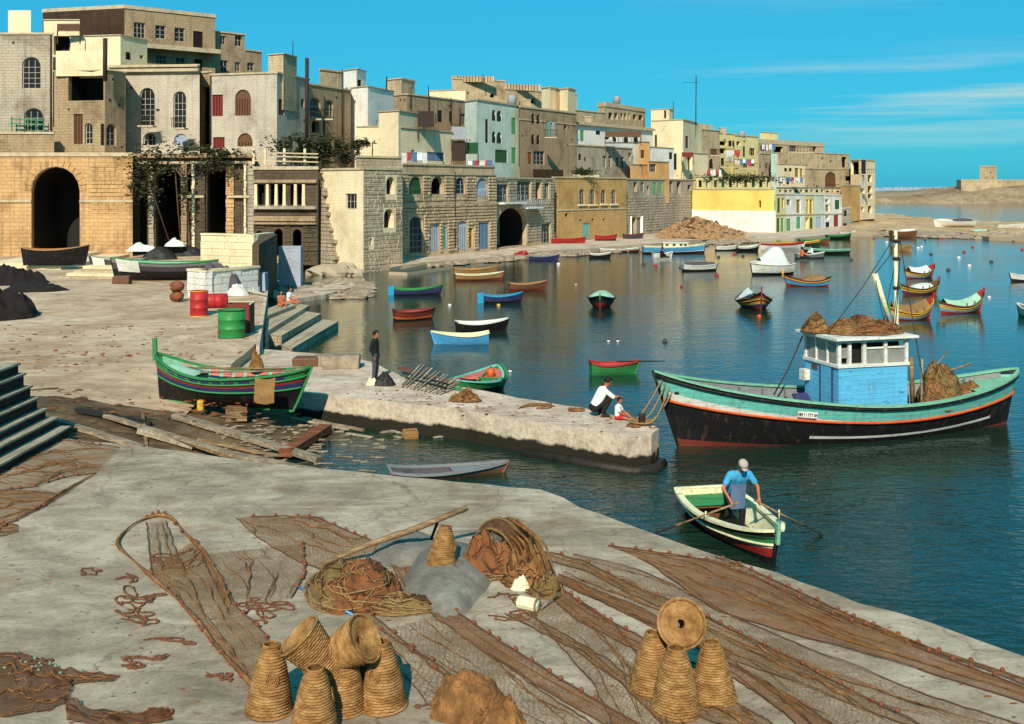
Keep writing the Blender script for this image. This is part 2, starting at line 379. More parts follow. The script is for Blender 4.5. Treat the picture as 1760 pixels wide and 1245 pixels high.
def fitting(fc, h, root):
    u0, v0, u1, v1, arch, kind, dp = h; wd = u1 - u0; ht = v1 - v0
    if kind in 'dD': return
    col = M[WKIND.get(kind[0].lower() if kind not in WKIND else kind, 'p_white')]
    off = -dp * .6; t = .05
    lp = loop_pts(u0, v0, u1, v1, arch); n = len(lp); cu, cv = (u0 + u1) / 2, (v0 + v1) / 2
    fw = min(.09, wd * .12)
    if kind in 'wxyo' or kind == 'W':       # glazed
        m = MB(); sx = 1 - 2 * fw / wd; sy = 1 - 2 * fw / ht
        li = [(cu + (u - cu) * sx, cv + (v - cv) * sy) for u, v in lp]
        a = [fc.p(u, v, off) for u, v in lp]; b = [fc.p(u, v, off) for u, v in li]; c = [fc.p(u, v, off - t) for u, v in li]
        m.add(a + b, [(i, (i + 1) % n, n + (i + 1) % n, n + i) for i in range(n)])
        m.add(b + c, [(i, (i + 1) % n, n + (i + 1) % n, n + i) for i in range(n)])
        nv = 1 if wd < 1.3 else 2
        for k in range(1, nv + 1):
            u = u0 + wd * k / (nv + 1); m.beam(fc.p(u, v0 + fw, off - .01), fc.p(u, v1 - fw - (wd * .12 if arch else 0), off - .01), .05, .05)
        nh = max(1, int(ht / .75))
        for k in range(1, nh + 1):
            v = v0 + ht * k / (nh + 1) * (.85 if arch else 1); m.beam(fc.p(u0 + fw * .7, v, off - .012), fc.p(u1 - fw * .7, v, off - .012), .045, .045)
        wo_ = m.build('window', col, root)
        g = MB(); g.add([fc.p(u, v, off - .035) for u, v in li], [tuple(range(n))]); g.build('pane', M['glass'], wo_)
    else:                                   # boarded shutter or door
        m = MB(); a = [fc.p(u, v, off) for u, v in lp]; m.add(a, [tuple(range(n))])
        k = max(2, int(wd / .28)); vt = v1 - (wd * .5 * (arch or 0)) - .06
        for i in range(k):
            a0 = u0 + wd * (i + .06) / k; a1 = u0 + wd * (i + .94) / k
            q = fc.p((a0 + a1) / 2, (v0 + .05 + vt) / 2, off + .02)
            m.beam(fc.p((a0 + a1) / 2, v0 + .04, off + .015), fc.p((a0 + a1) / 2, vt, off + .015), .03, a1 - a0, up=(fc.n.x, fc.n.y, 0))
        big = ht > 1.9 and v0 < 3
        m.build('door' if big else 'shutter', col, root)
def building(name, label, pts, ytop, zb, depth, mat, faces={}, cat='house', ref=0, cop='coping', coph=.18, rev=.28, ledges=(), roofh=0.0, pipes=(), spots=0, zt=None, group=None, back=None):
    W = [Vector(((px - 880) / F * D, D)) for px, D in pts]
    if zt is None: zt = CH - (ytop - HZ) * pts[ref][1] / F
    root = thing(name, label, cat, (W[0].x, W[0].y, zb), world=True, group=group)
    wm = M[mat]; m = MB(); fcs = []
    for i in range(len(W) - 1):
        fc = Face(W[i], W[i + 1], zb, zt); fcs.append(fc); hs = []
        for o in faces.get(i, []):
            x0, y0, x1, y1, kind = o[:5]; arch = o[5] if len(o) > 5 else 0; dp = o[6] if len(o) > 6 else (1.6 if kind in 'dD' else rev)
            u0, va = fc.uvpx(x0, y0); u1, vb = fc.uvpx(x1, y1); ul, vm = fc.uvpx((x0 + x1) / 2, y0); _, vn = fc.uvpx((x0 + x1) / 2, y1)
            u0 = max(u0, .06); u1 = min(u1, fc.L - .06); vn = max(vn, zb + .03); vm = min(vm, zt - .1)
            if u1 - u0 < .1 or vm - vn < .1: continue
            hs.append((u0, vn, u1, vm, arch, kind, dp))
        if not hs and fc.L > 3.5 and cat == 'house' and zt - max(zb, 9) > 4:      # a few small unlisted lights
            ra = random.Random(label + str(i))
            for _ in range(ra.randint(2, 5)):
                u = ra.uniform(.5, fc.L - 1.3); v = ra.uniform(max(zb, 9) + 1, zt - 2); w_ = ra.uniform(.35, .8); hs.append((u, v, u + w_, v + ra.uniform(.5, 1.2), 0, ra.choice('wkdk'), rev))
        ok = []
        for h in hs:
            if all(h[2] < g[0] - .02 or h[0] > g[2] + .02 or h[3] < g[1] - .02 or h[1] > g[3] + .02 for g in ok): ok.append(h)
        wall_face(m, fc, ok); fc.holes = ok
    d = (W[-1] - W[0]); nb = Vector((-d.y, d.x)); nb.normalize()
    if nb.y < 0: nb = -nb
    if back: nb = Vector(back).normalized()
    ra = nb if back else (W[-1].normalized() + Vector((-.02, 0))).normalized(); rb_ = nb if back else (W[0].normalized() + Vector((.02, 0))).normalized()
    R = W[-1] + ra * depth; Lb = W[0] + rb_ * depth
    ring = [W[-1], R, Lb, W[0]]
    for a, b in zip(ring[:-1], ring[1:]):
        m.add([(a.x, a.y, zb), (b.x, b.y, zb), (b.x, b.y, zt), (a.x, a.y, zt)], [(0, 1, 2, 3)])
    poly = W + [R, Lb]; m.add([(p.x, p.y, zt - (.45 if roofh == 0 else 0)) for p in poly], [tuple(range(len(poly)))], 3)
    # parapet inner faces
    cen = sum(poly, Vector((0, 0))) / len(poly); inn = [p + (cen - p).normalized() * .4 for p in poly]; k = len(poly)
    m.add([(p.x, p.y, zt) for p in poly] + [(p.x, p.y, zt) for p in inn] + [(p.x, p.y, zt - .5) for p in inn],
          [(i, (i + 1) % k, k + (i + 1) % k, k + i) for i in range(k)] + [(k + i, k + (i + 1) % k, 2 * k + (i + 1) % k, 2 * k + i) for i in range(k)])
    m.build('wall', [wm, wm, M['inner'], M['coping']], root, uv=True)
    for fc in fcs:
        for h in fc.holes: fitting(fc, h, root)
    if cop and coph > 0:
        c = MB()
        for fc in fcs: c.beam(fc.p(-.04, zt - coph * .5 + .03, .04), fc.p(fc.L + .04, zt - coph * .5 + .03, .04), .16, coph)
        c.build('coping', M[cop], root, uv=True)
    for fi, y, h, pr in ledges:            # string courses: pixel row at the face's left end
        fc = fcs[fi]; _, v = fc.uvpx(pts[fi][0], y); u = -.03
        for a_, b_ in sorted([(g[0], g[2]) for g in fc.holes if g[1] < v < g[3]]) + [(fc.L + .03, 0)]:
            if a_ - u > .2: c = MB(); c.beam(fc.p(u, v, pr * .4), fc.p(a_, v, pr * .4), pr, h); c.build('ledge', M['coping'], root, uv=True)
            u = b_
    for fi, px, y0, y1 in pipes:
        fc = fcs[fi]; u, v0 = fc.uvpx(px, y0); _, v1 = fc.uvpx(px, y1); c = MB(); c.tube([fc.p(u, v0, .1), fc.p(u, v1, .1)], .07); c.build('drainpipe', M['iron'], root)
    if spots:
        c = MB(); rr = random.Random(name + label)
        for _ in range(spots):
            fc = rr.choice(fcs); u = rr.uniform(.4, max(.5, fc.L - .4)); v = rr.uniform(zb + .5 * (zt - zb), zt - .7)
            if all(not (h[0] - .3 < u < h[2] + .3 and h[1] - .3 < v < h[3] + .3) for h in fc.holes):
                c.box(fc.p(u, v, .02), (rr.uniform(.15, .3), .08, rr.uniform(.12, .25)), rz=atan2(fc.d.y, fc.d.x))
        if c.v: c.build('vent', M['p_dark'], root)
    root_f[root.name] = fcs
    return root
root_f = {}
def courses(fc, root, z0, z1, h, proud, seed, mat, bl=(.5, 1.1), gap=.07, name='masonry'):
    """rows of rock-faced blocks standing proud of the wall, cut back round the openings"""
    r = random.Random(seed); m = MB(); z = z0
    while z < z1 - .05:
        segs = [(0.02, fc.L - .02)]
        for g in fc.holes:
            if g[1] - .12 < z + h and g[3] + .12 > z:
                w_ = .16; ns = []
                for a, b in segs:
                    if g[0] - w_ > a: ns.append((a, min(b, g[0] - w_)))
                    if g[2] + w_ < b: ns.append((max(a, g[2] + w_), b))
                segs = [q for q in ns if q[1] - q[0] > .12]
        for a, b in segs:
            u = a
            while u < b - .08:
                l = r.uniform(*bl); e_ = min(u + l, b)
                if b - e_ < .2: e_ = b
                pr = proud * r.uniform(.5, 1.25); tz = h - gap
                q = [fc.p(u + .02, z, 0), fc.p(e_ - .02, z, 0), fc.p(e_ - .02, z + tz, 0), fc.p(u + .02, z + tz, 0)]
                k = .04; o = [fc.p(u + .02 + k, z + k, pr), fc.p(e_ - .02 - k, z + k, pr), fc.p(e_ - .02 - k, z + tz - k * .6, pr), fc.p(u + .02 + k, z + tz - k * .6, pr)]
                m.add(q + o, [(4, 5, 6, 7), (0, 1, 5, 4), (1, 2, 6, 5), (2, 3, 7, 6), (3, 0, 4, 7)])
                u = e_
        z += h
    o = m.build(name, M[mat], root, kind='stuff', uv=True); return o

# ---- waterfront tier
GZ = 1.25
b = building('vaulted_boathouse', 'warm stone building with one tall arched boat vault at far left', [(-900, 100), (228, 100)], 263, .6, 9, 'warm',
             {0: [(54, 287, 137, 446, 'd', 1, 6.0)]}, cat='building', ref=1, coph=.35, rev=.5, ledges=[(0, 346, .22, .12)])
fc = root_f[b.name][0]
m = MB()   # voussoirs round the arch and the lighter ashlar to its right: single stones
u0, _ = fc.uvpx(54, 300); u1, _ = fc.uvpx(137, 300); _, vt = fc.uvpx(95, 287); cu = (u0 + u1) / 2; R_ = (u1 - u0) / 2; vc = vt - R_
for i in range(15):
    a0 = pi * i / 15 + .012; a1 = pi * (i + 1) / 15 - .012; ri, ro = R_ + .02, R_ + .62 + .1 * (i % 2)
    q = [(cu + ri * cos(a0), vc + ri * sin(a0)), (cu + ro * cos(a0), vc + ro * sin(a0)), (cu + ro * cos(a1), vc + ro * sin(a1)), (cu + ri * cos(a1), vc + ri * sin(a1))]
    mm = MB(); mm.add([fc.p(x, y, .0) for x, y in q] + [fc.p(x, y, .07) for x, y in q], [(4, 5, 6, 7)[::-1], (0, 1, 5, 4), (1, 2, 6, 5), (2, 3, 7, 6), (3, 0, 4, 7)])
    mm.build('voussoir', M['warm'], b, uv=True)
rr = random.Random(3)
for row in range(12):
    v = vc + 1.1 + -.42 * row * .9 + 1.2; u = u1 + .85 + rr.uniform(0, .25)
    while u < u1 + 3.2:
        l = rr.uniform(.6, 1.1); mm = MB(); mm.box(fc.p(u + l / 2, v, .02), (l - .04, .07, .33), rz=atan2(fc.d.y, fc.d.x)); mm.build('stone', M['warm'], b, uv=True); u += l
# dark recess building
b = building('arcaded_ruin', 'sooty stone arcade with two tall dark arches hung with creepers', [(228, 103), (440, 101.5)], 266, .6, 7, 'dark',  # wall is one dark stone colour
             {0: [(268, 290, 312, 450, 'd', 1, 5), (356, 288, 392, 450, 'd', 1, 5), (236, 330, 252, 430, 'd', 0, .4), (322, 300, 330, 330, 'd', 0, .5)]}, cat='building', ref=1, spots=5)
fc = root_f[b.name][0]
for px, wd, mt in ((232, .7, 'dark'), (262, .5, 'grey'), (318, .55, 'brown'), (334, .25, 'cream'), (350, .5, 'dark'), (397, .75, 'warm'), (423, .22, 'cream'), (434, .6, 'grey')):
    m = MB(); u, v0 = fc.uvpx(px, 445); _, v1 = fc.uvpx(px, 288); u = min(max(u, .4), fc.L - .4); z = v0; rr = random.Random(px)
    while z < v1:
        hh = rr.uniform(.3, .5); pr = .28 + rr.uniform(-.05, .08); m.box(fc.p(u, z + hh / 2, pr / 2), (wd * rr.uniform(.9, 1.08), pr, hh - .03), rz=atan2(fc.d.y, fc.d.x)); z += hh
    m.build('pilaster', M[mt], b, uv=True)
for y, h, pr, xa, xb in ((338, .22, .42, 315, 353), (338, .22, .42, 394, 432), (268, .4, .5, 229, 439), (280, .25, .35, 229, 439)):
    m = MB(); _, v = fc.uvpx(300, y); u0, _ = fc.uvpx(xa, y); u1, _ = fc.uvpx(xb, y); m.beam(fc.p(u0, v, pr / 2), fc.p(u1, v, pr / 2), pr, h); m.build('cornice', M['coping' if y != 268 else 'brown'], b, uv=True)
# loggia building
b = building('loggia_house', 'dark stone house with a row of slit windows over three small arches', [(437, 101), (547, 100.2)], 287, .4, 7, 'dark',
             {0: [(443, 318, 455, 352, 'd', 0, 1), (465, 318, 474, 352, 'd', 0, 1), (478, 318, 487, 352, 'd', 0, 1), (499, 318, 508, 352, 'd', 0, 1), (511, 318, 520, 352, 'd', 0, 1),
                  (438.5, 397, 453, 440, 'd', 1.2, 2), (471, 393, 486, 440, 'd', 1.2, 2), (503, 394, 518, 440, 'd', 1.2, 2)]}, cat='building', coph=.3, spots=3)
fc = root_f[b.name][0]
for px in (441, 461, 476, 490, 509, 523):
    m = MB(); u, v0 = fc.uvpx(px, 353); _, v1 = fc.uvpx(px, 317); u = max(u, .2)
    m.box(fc.p(u, (v0 + v1) / 2, .1), (.3, .36, v1 - v0), rz=atan2(fc.d.y, fc.d.x), taper=.8); m.box(fc.p(u, v0 - .12, .1), (.42, .42, .2)); m.build('pillar', M['cream'], b, uv=True)
for y, h, pr in ((312, .3, .3), (357, .3, .45), (376, .45, .5), (384, .2, .35)):
    m = MB(); _, v = fc.uvpx(490, y); m.beam(fc.p(.05, v, pr / 2), fc.p(fc.L - .1, v, pr / 2), pr, h); m.build('cornice', M['brown' if y != 357 else 'grey'], b, uv=True)
courses(fc, b, .4, fc.uvpx(490, 386)[1], .42, .09, 5, 'dark')
# terrace balustrade over it
t = thing('terrace_railing', 'pale post and rail balustrade along terrace above slit windows', 'railing', Q(440, 282, 100.6), world=True)
for px in (436, 456, 489, 524):
    m = MB(); c = Q(px, 282, 100.7); m.box((c.x, c.y, c.z + .7), (.22, .22, 1.4)); m.build('post', M['cream'], t, uv=True)
for y in (262, 268, 276):
    m = MB(); a = Q(436, y, 100.72); c = Q(547, y + 3, 100.3); m.beam(a, c, .1, .12); m.build('rail', M['coping'], t, uv=True)

# cream tower
b = building('waterfront_tower', 'tall cream walled tower standing in the water with one square window', [(541, 102.5), (624, 97.6), (692, 101.8)], 289, -1.5, 8, 'cream',
             {0: [(594, 333, 613, 360, 'w')], 1: [(664, 304, 679, 334, 'd', 1, .7), (660, 359, 677, 392, 'd', 1, .7), (635, 410, 640, 422, 'd', 0, .4)]}, cat='building', ref=1, spots=4)
fc = root_f[b.name][1]; courses(fc, b, -.6, fc.z1 - .3, .37, .06, 8, 'rough', (.4, .9), .04)
fc0 = root_f[b.name][0]
m = MB(); rr = random.Random(2)      # battered rubble buttress on the left edge
for i in range(26):
    z = -.3 + i * .36; wd = 3.6 - 2.7 * (i / 26) + rr.uniform(-.15, .15); u = 0.0
    while u < wd:
        l = rr.uniform(.4, .8); m.box(fc0.p(u + l / 2, z, .12), (l - .05, .5 + .5 * (1 - i / 26), .32), rz=atan2(fc0.d.y, fc0.d.x)); u += l
m.build('buttress', M['rough'], b, kind='stuff', uv=True)
m = MB()
rw = random.Random(44)
for i in range(9): m.ball(P(556 + i * 7 + rw.uniform(-3, 3), 470 + rw.uniform(-3, 2), .1), rw.uniform(.6, 1.2), (1.3, 1, .7), 9, jit=.5, seed=i)
m.build('fallen_rocks', M['rough'], None, 'tumbled rocks heaped at the foot of the cream tower', 'rocks', kind='stuff')

# rusticated house
b = building('rusticated_house', 'long house of rock faced courses with arched windows over blue doors', [(692, 109), (853, 123.5)], 297, .3, 9, 'lime',
             {0: [(703, 303, 725, 334, 'G', 1), (741, 303, 763, 334, 'd', 1), (781, 305, 800, 334, 'y', 1), (819, 306, 838, 338, 'l', 1),
                  (704, 372, 727, 436, 'y', .6), (739, 388, 754, 432, 'l'), (762, 390, 768, 427, 't'), (787, 380, 802, 430, 'l', .4), (806, 392, 813, 426, 'o'), (823, 383, 840, 428, 'b')]},
             cat='building', ledges=[(0, 353, .25, .14)], pipes=[(0, 781, 296, 425)])
fc = root_f[b.name][0]; courses(fc, b, .8, fc.z1 - .35, .33, .14, 11, 'lime', (.45, 1.0), .07)
# narrow house with balcony
b = building('balcony_house', 'stone house with white balconies over a dark open vault', [(853, 124.5), (952, 139)], 305, .3, 9, 'lime',
             {0: [(853.6, 317, 873, 348, 'w'), (889, 312, 912, 346, 'w'), (921, 313, 930, 342, 'd', 0, .6), (936, 315, 944, 342, 'w'), (853.8, 357, 905, 424, 'd', .5, 4), (931, 384, 946, 418, 'y')]},
             cat='building', spots=3)
fc = root_f[b.name][0]; courses(fc, b, 1.0, fc.z1 - .3, .36, .09, 13, 'grey', (.5, 1.1), .06)
for x0, x1, y in ((853, 892, 350), (893, 921, 358)):
    u0, v = fc.uvpx(x0, y); u1, _ = fc.uvpx(x1, y); u0 = max(u0, .1)
    m = MB(); q = fc.p((u0 + u1) / 2, v, .5); m.box(q, (u1 - u0, 1.1, .18), rz=atan2(fc.d.y, fc.d.x)); bo = m.build('balcony', M['p_white'], b)
    m = MB()
    for i in range(9):
        u = u0 + (u1 - u0) * i / 8; m.tube([fc.p(u, v, 1.0), fc.p(u, v + 1.0, 1.0)], .025, 4)
    m.tube([fc.p(u0, v + 1, 1.0), fc.p(u1, v + 1, 1.0)], .035, 4); m.build('railing', M['p_lblue'], bo)
m = MB(); u0, v0 = fc.uvpx(858, 422); u1, v1 = fc.uvpx(866, 366); m.box(fc.p((u0 + u1) / 2, (v0 + v1) / 2, -.6), (u1 - u0, .1, v1 - v0), rz=atan2(fc.d.y, fc.d.x)); m.build('door', M['p_dgreen'], b)
# ochre house
b = building('ochre_house', 'ochre stained house with four arched windows and a small green door', [(949, 141), (1077, 156)], 304, .3, 10, 'ochre',
             {0: [(995, 325, 1005, 352, 'w', 1), (1013, 325, 1023, 352, 'w', 1), (1033, 326, 1041, 350, 'w', 1), (1050, 326, 1059, 351, 'w', 1), (1002, 384, 1013, 412, 't'), (971, 367, 977, 373, 'd'), (996, 377, 1000, 381, 'd'), (1017, 376, 1021, 381, 'd'), (1036, 376, 1040, 380, 'd'), (951, 332, 958, 400, 'd', 0, .5)]},
             cat='building', ledges=[(0, 362, .2, .1)])
fc = root_f[b.name][0]
for px0, px1, y in ((993, 1007, 353), (1011, 1025, 353), (1031, 1043, 352), (1048, 1061, 352)):
    m = MB(); u0, v = fc.uvpx(px0, y); u1, _ = fc.uvpx(px1, y); m.box(fc.p((u0 + u1) / 2, v, .08), (u1 - u0, .3, .22), rz=atan2(fc.d.y, fc.d.x)); m.build('sill', M['cream'], b)
# house with dark door
b = building('long_stone_house', 'weathered grey stone house with paired windows and a white framed dark door', [(1075, 159), (1192, 181)], 307, .3, 10, 'grey',
             {0: [(1089, 313, 1095, 330, 'd', 0, .5), (1101, 313, 1107, 330, 'y'), (1112, 320, 1116, 336, 'd', 0, .4), (1122, 314, 1128, 334, 'g'), (1133, 314, 1139, 334, 'g'), (1150, 312, 1156, 332, 'y'), (1163, 312, 1170, 334, 'd'), (1182, 318, 1188, 328, 'd'),
                  (1085, 374, 1094, 404, 'd'), (1094.5, 374, 1102, 404, 'w')]}, cat='building', spots=6)
m = MB(); fc = root_f[b.name][0]
for x in (1083, 1102):
    u, v0 = fc.uvpx(x, 404); _, v1 = fc.uvpx(x, 372); m.beam(fc.p(max(u, .1), v0, .06), fc.p(max(u, .1), v1, .06), .15, .4)
m.build('door_surround', M['p_white'], b)
courses(fc, b, 1, 6.0, .4, .08, 15, 'grey', (.5, 1.2), .05)
# yellow wall
b = building('yellow_walled_yard', 'blank yard wall painted yellow above a white base', [(1190, 180), (1331, 172)], 325, .2, 8, 'yellow', {0: [(1304, 345, 1308, 357, 'd')]}, cat='wall', coph=.12)
b2 = building('white_sea_wall', 'stained white sea wall below the yellow painted wall', [(1189, 179.4), (1300, 173.2), (1333, 171.3)], 361, -.5, 2, 'white', {}, cat='wall', cop=None)
# coloured houses
cols = [('lemon', 1332, 1350, 'yellow fronted narrow boathouse beside the white sea wall', [(1336, 341, 1341, 366, 'G'), (1344, 341, 1348, 358, 'o'), (1335, 375, 1340, 404, 'G'), (1342, 375, 1347, 402, 'g')]),
        ('white', 1350, 1368, 'lilac white narrow boathouse with a green double door', [(1352, 343, 1359, 353, 'y'), (1351.5, 376, 1359, 402, 'g')]),
        ('white', 1368, 1383, 'white narrow boathouse with a bright green door', [(1369, 343, 1376, 367, 'o'), (1369, 373, 1376, 393, 'g')]),
        ('lemon', 1383, 1399, 'dark gold shuttered narrow boathouse with open doorway', [(1386, 343, 1390, 368, 'o'), (1392, 343, 1397, 368, 'o'), (1384.5, 374, 1390, 399, 'd'), (1392, 374, 1397, 397, 'G')]),
        ('pale', 1399, 1416, 'pale blue narrow boathouse with a grey door', [(1402, 373, 1412, 396, 'l')]),
        ('white', 1416, 1430, 'white narrow boathouse with stacked yellow and dark windows', [(1418.5, 342, 1425, 348, 'd'), (1418.5, 352, 1425, 364, 'o'), (1419, 370, 1425, 378, 'd'), (1419, 382, 1426, 396, 'k')]),
        ('white', 1430, 1447, 'white narrow boathouse with a deep red door', [(1435, 344, 1443, 360, 'G'), (1433, 370, 1441, 394, 'r')]),
        ('taupe', 1447, 1461, 'last small grey boathouse of the coloured row', [(1450, 362, 1456, 372, 'k'), (1449, 384, 1456, 392, 'k')])]
Dn = lambda px: 172.5 + (px - 1332) / (1461 - 1332) * 31
for i, (mt, x0, x1, lb, ops) in enumerate(cols):
    building('boathouse', lb, [(x0 + .15, Dn(x0)), (x1 - .15, Dn(x1))], 333 + i * .4 + (22 if i == 7 else 0), .3, 7, mt, {0: ops}, coph=.14, cop='p_white', ledges=[(0, 370 - i * .3, .15, .12)], group='coloured boathouses in a row by the water')
# end of the row
building('ochre_corner_house', 'plain ochre corner house beyond the coloured boathouses', [(1446, 207), (1478, 214)], 318, 1, 10, 'ochre', {0: [(1454, 305, 1473, 312, 'd')]}, cat='house')
b = building('open_balcony_block', 'tall pale block with stacked open balconies at the far end of town', [(1462, 222), (1478, 219), (1504, 228)], 277, 1, 12, 'cream',
         {1: [(1481, 309, 1486, 320, 'l'), (1492, 300, 1499, 313, 'd'), (1481, 324, 1486, 333, 'd'), (1492, 320, 1499, 331, 'd'), (1481, 338, 1485, 350, 'l'), (1492, 334, 1499, 341, 'd'), (1480, 356, 1485, 364, 'd'), (1492, 354, 1499, 366, 'd')],
          0: [(1463, 268, 1476, 300, 'd')]}, cat='building', ref=1, zt=13.0 + (322 - 300) * 0)

